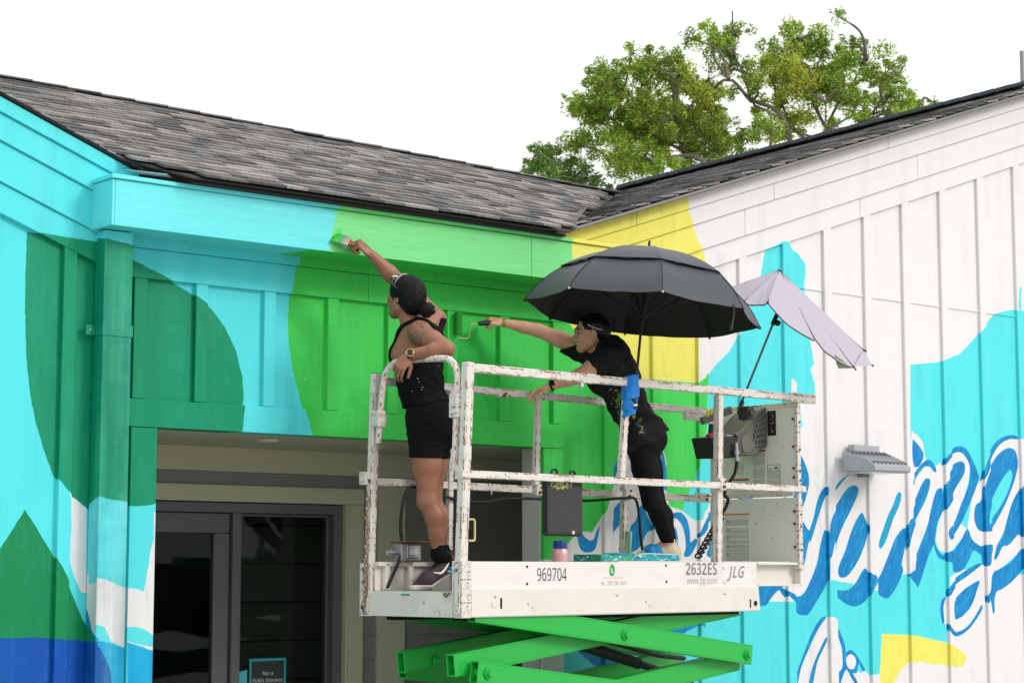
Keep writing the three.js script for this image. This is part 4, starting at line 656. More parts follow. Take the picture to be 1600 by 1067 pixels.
// end panel with its notices, control console, curly lead
{
  const notice = (x, a, b, c, d, head, box) => { x.fillStyle = css(224, 224, 216); x.fillRect(a, b, c - a, d - b); if (box) { x.strokeStyle = '#222'; x.lineWidth = 5; x.strokeRect(a + 3, b + 3, c - a - 6, d - b - 6); } if (head) { x.fillStyle = head; x.fillRect(a, b, c - a, 22); } for (let y = b + 34; y < d - 8; y += 9) { if (rnd() < 0.14) continue; x.fillStyle = 'rgba(40,40,42,.75)'; let u = a + 10; while (u < c - 12) { const w = rr(5, 20); x.fillRect(u, y, Math.min(w, c - 10 - u), 4); u += w + 4; } } };
  const mk = (h0, h1, draw) => canvas(1024, 1024, (x, w, h) => { x.fillStyle = css(222, 221, 216); x.fillRect(0, 0, w, h); for (let i = 0; i < 200; i++) { x.fillStyle = `rgba(${rnd() < 0.3 ? '140,80,50' : '150,146,132'},${rr(0.05, 0.35)})`; const s = Math.pow(rnd(), 3) * 14 + 1; x.beginPath(); x.ellipse(rnd() * w, rnd() * h, s, s * rr(0.5, 1.4), 0, 0, 7); x.fill(); } draw(x, (o) => w * (o - 0.02) / 0.7, (v) => h * (h1 - v) / (h1 - h0)); }, true, false);
  const tu = mk(2.1, 2.665, (x, X, Y) => {
    x.fillStyle = '#1c1c1e'; x.fillRect(X(0.17), Y(2.645), X(0.09), Y(2.48) - Y(2.645)); for (let i = 0; i < 40; i++) { x.fillStyle = ['#d8b23a', '#cc3b2c', '#cfd0cc', '#888'][i % 4]; x.fillRect(X(0.18) + rnd() * 60, Y(2.635) + rnd() * 250, rr(3, 14), rr(3, 9)); }
    notice(x, X(0.26), Y(2.39), X(0.375), Y(2.11), '#a32a24'); notice(x, X(0.14), Y(2.29), X(0.245), Y(2.11), null, true); x.fillStyle = '#1b1b1b'; x.fillRect(X(0.16), Y(2.275), 40, 16);
    notice(x, X(0.4), Y(2.205), X(0.55), Y(2.1), '#a32a24'); x.strokeStyle = '#333'; x.lineWidth = 4; x.strokeRect(X(0.45), Y(2.3), 60, 110); x.beginPath(); x.arc(X(0.45) + 30, Y(2.3) + 45, 20, 0, 7); x.stroke();
  });
  const tl = mk(1.6, 2.09, (x, X, Y) => { notice(x, X(0.4), Y(1.975), X(0.61), Y(1.655), '#c9763a'); for (let i = 0; i < 5; i++) { x.strokeStyle = '#333'; x.lineWidth = 6; const y = Y(1.93 - i * 0.055); x.beginPath(); x.moveTo(X(0.57), y); x.lineTo(X(0.595), y + 30); x.moveTo(X(0.59), y); x.lineTo(X(0.575), y + 34); x.stroke(); } });
  const uvE = (g, h0, h1) => { const p = g.attributes.position, uv = new Float32Array(p.count * 2); for (let i = 0; i < p.count; i++) { uv[2 * i] = (-p.getZ(i) - 0.02) / 0.7; uv[2 * i + 1] = (p.getY(i) - h0) / (h1 - h0); } g.setAttribute('uv', new THREE.BufferAttribute(uv, 2)); return g; };
  P('end_panel', uvE(lbox(2.96, 2.972, 2.105, 2.655, 0.02, 0.62), 2.1, 2.665), M({ map: tu, roughness: 0.5, metalness: 0.1 }));
  P('end_panel', uvE(lbox(2.958, 2.97, 1.605, 2.07, 0.02, 0.65), 1.6, 2.09), M({ map: tl, roughness: 0.5, metalness: 0.1 }));
  const edge = P('panel_edge', [lbox(2.95, 2.99, 1.6, 2.06, -0.012, 0.015), lbox(2.95, 2.985, 2.13, 2.66, -0.01, 0.012)], MAT.rail);
  for (const h of [2.58, 2.4, 2.26, 2.2, 1.98, 1.9, 1.75]) { P('bolt', rod(lp(2.945, h, 0.02), lp(2.94, h, 0.02), 0.01), MAT.rust, edge); P('bolt', rod(lp(2.97, h - 0.02, -0.012), lp(2.97, h - 0.02, -0.018), 0.007), MAT.rust, edge); }
  // console
  const con = P('control_console', slabShape([[2.655, 2.43], [2.667, 2.47], [2.83, 2.6], [2.925, 2.655], [2.975, 2.645], [2.982, 2.41], [2.88, 2.375], [2.83, 2.345], [2.69, 2.345]], -0.46, -0.25, 0.008), MAT.greyPlastic);
  const grid = []; for (let i = 0; i < 5; i++) { grid.push(bar(lp(2.8 + i * 0.035, 2.39 + i * 0.004, 0.243), lp(2.87 + i * 0.022, 2.56 + i * 0.012, 0.243), 0.008, 0.012, 0.002)); grid.push(bar(lp(2.8 + i * 0.008, 2.41 + i * 0.035, 0.243), lp(2.965, 2.43 + i * 0.042, 0.243), 0.008, 0.012, 0.002)); }
  P('ribbing', grid, MAT.greyPlastic, con); P('side_plate', slabShape([[2.68, 2.44], [2.7, 2.475], [2.77, 2.5], [2.83, 2.4], [2.8, 2.365], [2.7, 2.36]], -0.249, -0.24, 0.003), MAT.greyPlastic, con);
  for (const [s, h] of [[2.71, 2.375], [2.8, 2.385], [2.94, 2.43], [2.945, 2.62]]) P('screw', rod(lp(s, h, 0.24), lp(s, h, 0.233), 0.008), MAT.bolt, con);
  P('frame_handle', tube([lp(2.645, 2.47, 0.26), lp(2.69, 2.5, 0.25), lp(2.78, 2.57, 0.24), lp(2.88, 2.64, 0.24), lp(2.95, 2.66, 0.25)], 0.012, 40, 8), MAT.greyPlastic, con);
  P('caution_strip', [0, 1, 2, 3, 4].map((i) => bar(lp(2.6 + i * 0.035, 2.6 + i * 0.012, 0.46), lp(2.615 + i * 0.035, 2.64 + i * 0.012, 0.46), 0.02, 0.02, 0.002)), M({ color: C(200, 190, 70), roughness: 0.6 }), con);
  P('crossbar', bar(lp(2.56, 2.57, 0.47), lp(2.86, 2.66, 0.47), 0.03, 0.05), MAT.greyPlastic, con);
  const bs = P('control_base', slabShape([[2.405, 2.445], [2.44, 2.455], [2.65, 2.47], [2.67, 2.36], [2.655, 2.325], [2.45, 2.315]], -0.44, -0.26, 0.01), MAT.blackPlastic);
  P('stop_button', [rod(lp(2.47, 2.445, 0.33), lp(2.465, 2.475, 0.33), 0.022, 0.026, 16)], M({ color: C(205, 40, 46), roughness: 0.4 }), bs); P('label', lbox(2.57, 2.65, 2.464, 2.47, 0.27, 0.4), M({ color: C(210, 212, 206), roughness: 0.5 }), bs);
  P('joystick', [rod(lp(2.53, 2.46, 0.38), lp(2.55, 2.54, 0.38), 0.014, 0.02)], MAT.black, bs); P('yellow_mark', lbox(2.45, 2.5, 2.39, 2.42, 0.25, 0.26), M({ color: C(186, 180, 60), roughness: 0.6 }), bs);
  const cg = P('cable_gland', [rod(lp(2.62, 2.42, 0.235), lp(2.625, 2.3, 0.235), 0.013), rod(lp(2.62, 2.37, 0.235), lp(2.622, 2.345, 0.235), 0.022, 0.022, 8), rod(lp(2.624, 2.33, 0.235), lp(2.625, 2.3, 0.235), 0.02, 0.018)], MAT.steel);
  P('lead', tube([lp(2.625, 2.3, 0.235), lp(2.63, 2.22, 0.26), lp(2.61, 2.15, 0.3), lp(2.61, 2.09, 0.33), lp(2.66, 2.06, 0.34), lp(2.67, 2.02, 0.36), lp(2.66, 1.95, 0.4)], 0.011, 50, 8), MAT.rubber, cg);
  const coil = []; for (let i = 0; i <= 220; i++) { const t = i / 220, a = t * Math.PI * 2 * 10; coil.push(lp(2.69 - t * 0.25 + Math.cos(a) * 0.022, 1.95 - t * 0.27 + Math.cos(a) * 0.014, 0.42 + Math.sin(a) * 0.028)); }
  P('coil_lead', tube(coil, 0.006, 420, 6), MAT.rubber);
}
// green scissor arms: hollow box beams on pins
{
  const hollow = (a, b, h, w) => { // open at the left end
    const p = A3(a), q = A3(b), d = q.clone().sub(p).normalize(), n = V(-d.y, d.x, 0), t = 0.009, g = [];
    const pl = (off, z, hh, ww) => bar(p.clone().addScaledVector(n, off).add(V(0, 0, z)), q.clone().addScaledVector(n, off).add(V(0, 0, z)), ww, hh, 0.002, n);
    g.push(pl(h / 2 - t / 2, 0, t, w), pl(-h / 2 + t / 2, 0, t, w), pl(0, w / 2 - t / 2, h - 2 * t, t), pl(0, -w / 2 + t / 2, h - 2 * t, t));
    g.push(bar(p.clone().addScaledVector(d, 0.3), p.clone().addScaledVector(d, 0.31), w - 2 * t, h - 2 * t, 0, n)); return g;
  };
  const arm = (a, b, o) => P('scissor_arm', hollow(lp(a[0], a[1], o), lp(b[0], b[1], o), 0.122, 0.066), MAT.green);
  const X = [[[0.06, 1.382], [2.478, 1.073], 0.05, 0.7], [[-0.02, 1.086], [2.46, 1.376], 0.135, 0.615], [[0.075, 1.05], [2.5, 0.74], 0.05, 0.7], [[-0.02, 0.747], [2.46, 1.037], 0.135, 0.615]];
  for (const [a, b, f, k] of X) { arm(a, b, f); arm([a[0] + 0.07, a[1]], [b[0] + 0.02, b[1]], k); }
  const bolt = (s, h, o) => { const b = P('pivot_bolt', rod(lp(s, h, o), lp(s, h, o - 0.012), 0.034, 0.032, 24), MAT.green); P('bolt_head', rod(lp(s, h, o - 0.012), lp(s, h, o - 0.028), 0.021, 0.02, 6), MAT.green, b); };
  bolt(1.276, 1.226, 0.016); bolt(2.425, 1.077, 0.016); bolt(0.15, 1.043, 0.016); bolt(0.29, 1.09, 0.57);
  for (const [s, h, o0, o1] of [[0.05, 1.085, 0.1, 0.17], [0.13, 1.045, 0.02, 0.09], [0.12, 1.09, 0.585, 0.645], [0.2, 1.045, 0.67, 0.735], [2.43, 1.05, 0.03, 0.17], [1.276, 1.228, 0.02, 0.73], [1.276, 0.89, 0.02, 0.73]]) P('pivot_pin', rod(lp(s, h, o0), lp(s, h, o1), 0.03, 0.03, 16), MAT.green);
  P('hydraulic_ram', [rod(lp(1.1, 1.2, 0.37), lp(1.8, 1.03, 0.37), 0.035), rod(lp(1.8, 1.03, 0.37), lp(2.3, 0.9, 0.37), 0.024)], MAT.black);
  P('hose', tube([lp(1.2, 1.22, 0.3), lp(1.6, 1.14, 0.28), lp(1.9, 1.08, 0.3), lp(2.2, 1.05, 0.34)], 0.016, 30, 6), MAT.black);
  P('dark_gap_strip', [lbox(0.05, 2.45, 1.325, 1.344, 0.1, 0.2), lbox(0.05, 2.45, 1.32, 1.344, 0.62, 0.74)], MAT.hole);  // near-black strips standing in for the shaded gap under the platform
  P('chassis', lbox(0.05, 2.45, 0.22, 0.62, 0.02, 0.74, 0.02), MAT.green);
  for (const [s, o] of [[0.4, 0.02], [2.1, 0.02], [0.4, 0.74], [2.1, 0.74]]) P('wheel', rod(lp(s, 0.165, o - 0.06), lp(s, 0.165, o + 0.06), 0.165, 0.165, 28), MAT.rubber);
}
// ---------------------------------------------------------------- people: one smooth field per body, meshed as a single surface
const sub3 = (a, b) => [a[0] - b[0], a[1] - b[1], a[2] - b[2]], add3 = (a, b, k = 1) => [a[0] + b[0] * k, a[1] + b[1] * k, a[2] + b[2] * k], dot3 = (a, b) => a[0] * b[0] + a[1] * b[1] + a[2] * b[2];
const nrm3 = (a) => { const l = Math.hypot(...a); return [a[0] / l, a[1] / l, a[2] / l]; }, crs3 = (a, b) => [a[1] * b[2] - a[2] * b[1], a[2] * b[0] - a[0] * b[2], a[0] * b[1] - a[1] * b[0]], mix3 = (a, b, t) => [a[0] + (b[0] - a[0]) * t, a[1] + (b[1] - a[1]) * t, a[2] + (b[2] - a[2]) * t];
const smin = (a, b, k) => { const h = Math.max(k - Math.abs(a - b), 0) / k; return Math.min(a, b) - h * h * k * 0.25; };
const smax = (a, b, k) => -smin(-a, -b, k);
const cap = (a, b, ra, rb) => { const [ax, ay, az] = a, bx_ = b[0] - ax, by = b[1] - ay, bz = b[2] - az, L = bx_ * bx_ + by * by + bz * bz; return (x, y, z) => { const px = x - ax, py = y - ay, pz = z - az; let h = (px * bx_ + py * by + pz * bz) / L; h = h < 0 ? 0 : h > 1 ? 1 : h; const qx = px - bx_ * h, qy = py - by * h, qz = pz - bz * h; return Math.sqrt(qx * qx + qy * qy + qz * qz) - ra - (rb - ra) * h; }; };
const ell = (c, X, Y, Z, rx, ry, rz) => (x, y, z) => { const p = [x - c[0], y - c[1], z - c[2]], u = dot3(p, X), v = dot3(p, Y), w = dot3(p, Z); const k0 = Math.hypot(u / rx, v / ry, w / rz), k1 = Math.hypot(u / rx / rx, v / ry / ry, w / rz / rz); return k1 < 1e-9 ? -Math.min(rx, ry, rz) : k0 * (k0 - 1) / k1; };
const union = (list, k) => (x, y, z) => { let d = 1e9; for (const f of list) d = smin(d, f(x, y, z), k); return d; };
// surface nets over a box, skipping blocks far from the surface
function surface(f, lo, hi, cell) {
  const n = [0, 1, 2].map((i) => Math.ceil((hi[i] - lo[i]) / cell) + 1), [nx, ny, nz] = n, F = new Float32Array(nx * ny * nz).fill(1), S = 6, R = S * cell * 0.87;
  for (let k = 0; k < nz; k += S) for (let j = 0; j < ny; j += S) for (let i = 0; i < nx; i += S) {
    const d = f(lo[0] + (i + S / 2) * cell, lo[1] + (j + S / 2) * cell, lo[2] + (k + S / 2) * cell), skip = Math.abs(d) > R * 1.5 + 0.02;
    for (let c = k; c < Math.min(k + S, nz); c++) for (let b = j; b < Math.min(j + S, ny); b++) for (let a = i; a < Math.min(i + S, nx); a++) F[a + nx * (b + ny * c)] = skip ? d : f(lo[0] + a * cell, lo[1] + b * cell, lo[2] + c * cell);
  }
  const id = new Int32Array(nx * ny * nz).fill(-1), pos = [], idx = [], E = [[0, 1], [2, 3], [4, 5], [6, 7], [0, 2], [1, 3], [4, 6], [5, 7], [0, 4], [1, 5], [2, 6], [3, 7]];
  const v = new Float64Array(8);
  for (let k = 0; k < nz - 1; k++) for (let j = 0; j < ny - 1; j++) for (let i = 0; i < nx - 1; i++) {
    const o = i + nx * (j + ny * k); let m = 0;
    for (let c = 0; c < 8; c++) { v[c] = F[o + (c & 1) + nx * (((c >> 1) & 1) + ny * (c >> 2))]; if (v[c] < 0) m |= 1 << c; }
    if (m === 0 || m === 255) continue;
    let x = 0, y = 0, z = 0, q = 0;
    for (const [a, b] of E) { if ((v[a] < 0) === (v[b] < 0)) continue; const t = v[a] / (v[a] - v[b]); x += (a & 1) + ((b & 1) - (a & 1)) * t; y += ((a >> 1) & 1) + (((b >> 1) & 1) - ((a >> 1) & 1)) * t; z += (a >> 2) + ((b >> 2) - (a >> 2)) * t; q++; }
    id[o] = pos.length / 3; pos.push(lo[0] + (i + x / q) * cell, lo[1] + (j + y / q) * cell, lo[2] + (k + z / q) * cell);
  }
  const quad = (a, b, c, d, flip) => { if (a < 0 || b < 0 || c < 0 || d < 0) return; if (flip) idx.push(a, c, b, a, d, c); else idx.push(a, b, c, a, c, d); };
  for (let k = 1; k < nz - 1; k++) for (let j = 1; j < ny - 1; j++) for (let i = 1; i < nx - 1; i++) {
    const o = i + nx * (j + ny * k), s = F[o] < 0;
    if (s !== F[o + 1] < 0) quad(id[o], id[o - nx], id[o - nx - nx * ny], id[o - nx * ny], s);
    if (s !== F[o + nx] < 0) quad(id[o], id[o - nx * ny], id[o - 1 - nx * ny], id[o - 1], s);
    if (s !== F[o + nx * ny] < 0) quad(id[o], id[o - 1], id[o - 1 - nx], id[o - nx], s);
  }
  const g = new THREE.BufferGeometry(); g.setAttribute('position', new THREE.BufferAttribute(new Float32Array(pos), 3)); g.setIndex(idx);
  // orient outwards, then take normals from the field
  const P = pos, e = cell * 0.6, N = new Float32Array(pos.length);
  for (let i = 0; i < P.length; i += 3) { const x = P[i], y = P[i + 1], z = P[i + 2]; const a = f(x + e, y, z) - f(x - e, y, z), b = f(x, y + e, z) - f(x, y - e, z), c = f(x, y, z + e) - f(x, y, z - e), l = Math.hypot(a, b, c) || 1; N[i] = a / l; N[i + 1] = b / l; N[i + 2] = c / l; }
  g.setAttribute('normal', new THREE.BufferAttribute(N, 3));
  if (idx.length) { let s = 0; for (let t = 0; t < Math.min(idx.length, 3000); t += 3) { const [a, b, c] = [idx[t], idx[t + 1], idx[t + 2]].map((q) => [P[q * 3], P[q * 3 + 1], P[q * 3 + 2]]); s += Math.sign(dot3(crs3(sub3(b, a), sub3(c, a)), [N[idx[t] * 3], N[idx[t] * 3 + 1], N[idx[t] * 3 + 2]])); } if (s < 0) { const q = g.index.array; for (let t = 0; t < q.length; t += 3) { const w = q[t + 1]; q[t + 1] = q[t + 2]; q[t + 2] = w; } } }
  return g;
}
const boxOf = (pts, m) => [[0, 1, 2].map((i) => Math.min(...pts.map((p) => p[i])) - m), [0, 1, 2].map((i) => Math.max(...pts.map((p) => p[i])) + m)];
// ---- head: X = left of the person, Y = up, Z = forward; about 0.23 m high
function headField(c, X, Y, Z, s = 1) {
  const at = (x, y, z) => [0, 1, 2].map((i) => c[i] + (X[i] * x + Y[i] * y + Z[i] * z) * s), r = (v) => v * s;
  const parts = [ell(at(0, 0.025, -0.012), X, Y, Z, r(0.074), r(0.088), r(0.095)), ell(at(0, -0.03, 0.032), X, Y, Z, r(0.058), r(0.075), r(0.06)), cap(at(0, -0.093, 0.066), at(0, -0.075, 0.05), r(0.02), r(0.034)), cap(at(0.045, -0.06, 0.0), at(0.012, -0.09, 0.06), r(0.024), r(0.02)), cap(at(-0.045, -0.06, 0), at(-0.012, -0.09, 0.06), r(0.024), r(0.02)),
    cap(at(0.012, 0.022, 0.082), at(-0.012, 0.022, 0.082), r(0.013), r(0.013)), cap(at(0.042, -0.018, 0.062), at(0.036, -0.03, 0.06), r(0.02), r(0.02)), cap(at(-0.042, -0.018, 0.062), at(-0.036, -0.03, 0.06), r(0.02), r(0.02))];
  const skull = union(parts, 0.025 * s);
  const nose = union([cap(at(0, 0.008, 0.092), at(0, -0.03, 0.105), r(0.0065), r(0.0105)), cap(at(0.011, -0.034, 0.098), at(-0.011, -0.034, 0.098), r(0.0085), r(0.0085))], 0.01 * s);
  const brow = union([cap(at(0.014, 0.02, 0.089), at(0.048, 0.018, 0.072), r(0.008), r(0.006)), cap(at(-0.014, 0.02, 0.089), at(-0.048, 0.018, 0.072), r(0.008), r(0.006))], 0.01 * s);
  const sock = [ell(at(0.031, 0.0, 0.089), X, Y, Z, r(0.017), r(0.011), r(0.014)), ell(at(-0.031, 0.0, 0.089), X, Y, Z, r(0.017), r(0.011), r(0.014))];
  const lips = union([cap(at(0.02, -0.06, 0.083), at(-0.02, -0.06, 0.083), r(0.0065), r(0.0065)), cap(at(0.016, -0.071, 0.083), at(-0.016, -0.071, 0.083), r(0.007), r(0.007))], 0.006 * s), mouth = cap(at(0.024, -0.0655, 0.094), at(-0.024, -0.0655, 0.094), r(0.0028), r(0.0028));
  const ears = [1, -1].map((q) => { const f = ell(at(0.076 * q, -0.008, -0.008), X, Y, Z, r(0.0085), r(0.031), r(0.019)), h = ell(at(0.084 * q, -0.006, -0.004), X, Y, Z, r(0.006), r(0.019), r(0.01)); return (x, y, z) => Math.max(f(x, y, z), -h(x, y, z)); });
  const f = (x, y, z) => { let d = skull(x, y, z); if (d > 0.08 * s) return d; d = smin(d, nose(x, y, z), 0.014 * s); d = smin(d, brow(x, y, z), 0.012 * s); d = smax(d, -sock[0](x, y, z), 0.01 * s); d = smax(d, -sock[1](x, y, z), 0.01 * s); d = smin(d, lips(x, y, z), 0.008 * s); d = smax(d, -mouth(x, y, z), 0.003 * s); return Math.min(d, smin(ears[0](x, y, z), ears[1](x, y, z), 0.002)); };
  return { f, at, skull };
}
// ---- hand: w wrist, D towards the fingers, N out of the back of the hand, T towards the thumb side; curl per joint (radians), spread
function handField(w, D, N, T, curl, thumb, s = 1) {
  const at = (d, n, t) => [0, 1, 2].map((i) => w[i] + (D[i] * d + N[i] * n + T[i] * t) * s), r = (v) => v * s;
  const fs = [ell(at(0.048, 0, 0), D, N, T, r(0.052), r(0.0155), r(0.041)), cap(at(-0.015, 0, 0), at(0.03, 0, 0), r(0.024), r(0.02)), cap(at(0.02, -0.008, 0.022), at(0.05, -0.008, 0.028), r(0.015), r(0.012))], pts = [w];
  const len = [[0.04, 0.025, 0.02], [0.044, 0.028, 0.022], [0.041, 0.026, 0.021], [0.032, 0.02, 0.018]], knuckle = [[0.088, 0.03], [0.093, 0.01], [0.089, -0.011], [0.08, -0.03]];
  const fingers = [];
  for (let i = 0; i < 4; i++) {
    let a = 0; const [kd, kt] = knuckle[i]; let d = kd, n = 0.001; const sp = kt * 0.12; let p = at(d, n, kt), t = kt; const root = at(d - 0.03, n - 0.001, kt * 0.85); const seg = [cap(root, p, r(0.0088), r(0.0092))];
    for (let j = 0; j < 3; j++) { a += curl[i][j]; d += Math.cos(a) * len[i][j]; n -= Math.sin(a) * len[i][j]; t += sp * 0.3; const q = at(d, n, t); seg.push(cap(p, q, r(0.0092 - j * 0.0007), r(0.0086 - j * 0.0009))); p = q; pts.push(q); }
    fingers.push(union(seg, 0.003 * s));
  }
  { let p = at(0.022, -0.004, 0.026); const a = at(0.05, thumb[0] * 0.5 - 0.008, 0.05), b = at(0.05 + thumb[1] * 0.034, thumb[0] - 0.008, 0.05 + thumb[2] * 0.03), c = at(0.05 + thumb[1] * 0.06, thumb[0] * 1.5 - 0.01, 0.05 + thumb[2] * 0.045); fingers.push(union([cap(p, a, r(0.013), r(0.0105)), cap(a, b, r(0.0105), r(0.0098)), cap(b, c, r(0.0098), r(0.008))], 0.006 * s)); pts.push(a, b, c); }
  const palm = union(fs, 0.018 * s);
  const f = (x, y, z) => { let d = palm(x, y, z); if (d > 0.16 * s) return d; let e = 1e9; for (const g of fingers) e = Math.min(e, g(x, y, z)); return smin(d, e, 0.007 * s); };
  return { f, box: boxOf(pts, 0.04 * s), at };
}
const frameFrom = (fwd, up) => { const Z = nrm3(fwd), X = nrm3(crs3(up, Z)), Y = crs3(Z, X); return [X, Y, Z]; };
const bodyMesh = (name, geo, m, parent) => part(name, geo, m, parent, true);
const skinMat = (r) => M({ vertexColors: true, roughness: r, sheen: 0.15, sheenRoughness: 0.6, bumpMap: null });
const wrinkle = (x, y, z, f, a) => a * (noise(x * f, y * f * 0.6, z * f) + 0.5 * noise(x * f * 2.3, y * f * 1.4 + 7, z * f * 2.3));
const cloth = (r, g, b, k = {}) => M({ color: C(r, g, b), roughness: 0.9, specularIntensity: 0.35, sheen: 0.12, sheenRoughness: 0.6, sheenColor: C(r + 40, g + 40, b + 42), ...k });

// ================================================================ the woman at the gate, brush held up to the eave
{
  const J = {
    head: [6.798, 3.153, 0.707], neck: [6.852, 3.000, 0.716], chest: [6.889, 2.856, 0.699], waist: [6.897, 2.656, 0.715], pelvis: [6.944, 2.461, 0.751], shL: [6.779, 2.941, 0.856], elL: [6.792, 2.826, 1.099], wrL: [6.645, 2.794, 0.932], shR: [7.034, 3.048, 0.679], elR: [6.924, 3.266, 0.488], wrR: [6.732, 3.429, 0.457], hipL: [6.868, 2.436, 0.802], knL: [6.876, 1.989, 0.820], anL: [6.960, 1.690, 0.820], baL: [6.896, 1.543, 0.797], toL: [6.856, 1.517, 0.773], heL: [7.039, 1.625, 0.837], hipR: [7.035, 2.443, 0.681], knR: [7.053, 2.009, 0.631], anR: [7.122, 1.699, 0.629], baR: [7.052, 1.560, 0.641], toR: [7.014, 1.538, 0.619], heR: [7.186, 1.648, 0.674],
  };
  const who = base('person', 'person in black tank top and shorts reaching up with a brush, back to the viewer', 'person', [6.95, 1.49, 0.75]);
  const fwd = nrm3([-0.62, 0, -0.78]), left = [fwd[2], 0, -fwd[0]], upS = nrm3(sub3(J.neck, J.pelvis)), fS = nrm3(sub3(fwd, upS.map((v) => v * dot3(fwd, upS)))), lS = crs3(upS, fS);
  const lt = dot3(lS, left) > 0 ? lS : lS.map((v) => -v);
  const off = (p, l, u, f) => add3(add3(add3(p, lt, l), upS, u), fS, f);
  const torso = [ell(off(J.pelvis, 0, 0.0, -0.012), lt, upS, fS, 0.172, 0.135, 0.122), cap(off(J.pelvis, 0.074, -0.055, -0.078), off(J.pelvis, 0.066, 0.0, -0.055), 0.104, 0.082), cap(off(J.pelvis, -0.074, -0.055, -0.078), off(J.pelvis, -0.066, 0.0, -0.055), 0.104, 0.082), ell(off(J.waist, 0, 0, 0.004), lt, upS, fS, 0.136, 0.15, 0.112), ell(off(J.chest, 0, 0.0, 0), lt, upS, fS, 0.15, 0.17, 0.115), cap(off(J.chest, 0.068, -0.02, 0.075), off(J.chest, 0.066, 0.0, 0.05), 0.066, 0.06), cap(off(J.chest, -0.068, -0.02, 0.075), off(J.chest, -0.066, 0, 0.05), 0.066, 0.06), cap(add3(J.shL, lt, -0.05), add3(J.neck, upS, -0.05), 0.066, 0.055), cap(add3(J.shR, lt, 0.05), add3(J.neck, upS, -0.05), 0.066, 0.055), cap(off(J.waist, 0, 0.05, -0.05), off(J.chest, 0, 0.05, -0.06), 0.07, 0.085)];
  const torsoF = union(torso, 0.07);
  const mid = (a, b, t, n, k) => add3(mix3(a, b, t), n, k);
  const leg = (h, k, a) => [cap(h, mix3(h, k, 0.55), 0.1, 0.08), cap(mix3(h, k, 0.5), k, 0.082, 0.052), ell(add3(k, fwd, 0.02), left, [0, 1, 0], fwd, 0.043, 0.053, 0.04), cap(k, mid(k, a, 0.3, fwd, -0.02), 0.049, 0.054), cap(mid(k, a, 0.28, fwd, -0.022), mid(k, a, 0.62, fwd, -0.012), 0.055, 0.042), cap(mid(k, a, 0.6, fwd, -0.006), a, 0.042, 0.034)];
  const legL = union(leg(J.hipL, J.knL, J.anL), 0.03), legR = union(leg(J.hipR, J.knR, J.anR), 0.03);
  const arms = union([cap(J.shL, mix3(J.shL, J.elL, 0.5), 0.064, 0.057), cap(mix3(J.shL, J.elL, 0.5), J.elL, 0.057, 0.045), cap(J.elL, mix3(J.elL, J.wrL, 0.35), 0.043, 0.043), cap(mix3(J.elL, J.wrL, 0.35), J.wrL, 0.043, 0.027)], 0.012);
  const armR = union([cap(J.shR, mix3(J.shR, J.elR, 0.5), 0.066, 0.058), cap(mix3(J.shR, J.elR, 0.5), J.elR, 0.058, 0.048), cap(J.elR, mix3(J.elR, J.wrR, 0.4), 0.048, 0.046), cap(mix3(J.elR, J.wrR, 0.4), J.wrR, 0.046, 0.03)], 0.02);
  const feet = union([cap(J.heL, J.baL, 0.034, 0.034), cap(J.baL, J.toL, 0.034, 0.024), cap(J.anL, J.heL, 0.04, 0.034), cap(J.heR, J.baR, 0.034, 0.034), cap(J.baR, J.toR, 0.034, 0.024), cap(J.anR, J.heR, 0.04, 0.034)], 0.03);
  const hc = [6.792, 3.153, 0.702], [hX, hY, hZ] = frameFrom([-0.24, 0.12, -0.98], nrm3([0.05, 1, 0.1])), head = headField(hc, hX, hY, hZ, 1.03);
  const neckF = cap(add3(J.neck, upS, -0.04), add3(hc, hY, -0.05), 0.056, 0.054);
  // hand over the gate rail; fist round the brush handle
  const dW = nrm3([-0.5, -0.72, -0.1]), nW = nrm3(sub3([-0.6, 0.5, 0.62], dW.map((v) => v * dot3([-0.6, 0.5, 0.62], dW))));
  const hL = handField(J.wrL, dW, nW, nrm3(crs3(nW, dW)), [[0.5, 0.6, 0.4], [0.55, 0.7, 0.4], [0.6, 0.7, 0.5], [0.65, 0.8, 0.5]], [-0.016, 1, 0.3], 0.98);
  const dR = nrm3([-0.72, 0.62, -0.24]), nR = nrm3([0.28, 0.55, 0.79]), tR = nrm3(crs3(dR, nR));
  const hR = handField(J.wrR, dR, nR, tR, [[1.25, 1.5, 1.0], [1.3, 1.5, 1.0], [1.35, 1.5, 1.0], [1.35, 1.5, 1.0]], [-0.035, 0.75, -0.2], 1.15);
  const body = (x, y, z) => { let d = torsoF(x, y, z); d = smin(d, legL(x, y, z), 0.05); d = smin(d, legR(x, y, z), 0.05); d = smin(d, arms(x, y, z), 0.035); d = smin(d, armR(x, y, z), 0.04); d = smin(d, neckF(x, y, z), 0.04); d = smin(d, feet(x, y, z), 0.03); const h = head.skull(x, y, z); return smin(d, h + 0.004, 0.02); };
  const tone = (x, y, z) => { const n = noise(x * 18, y * 18, z * 18) * 0.05 + noise(x * 60, y * 60, z * 60) * 0.03; let c = [0.275 + n * 0.6, 0.115 + n * 0.3, 0.066 + n * 0.18];
    const d = Math.hypot(x - J.shL[0], y - J.shL[1] + 0.0, z - J.shL[2] - 0.04); if (d < 0.1 && y > 2.84) { const q = Math.abs(noise(x * 52, y * 52 + 3, z * 52)) < 0.13 || Math.abs(noise(x * 90 + 9, y * 90, z * 90)) < 0.08; if (q) c = c.map((v) => v * 0.45); else c = c.map((v) => v * 0.9); }
    return c; };
  const all = Object.values(J), [lo, hi] = boxOf(all, 0.15);
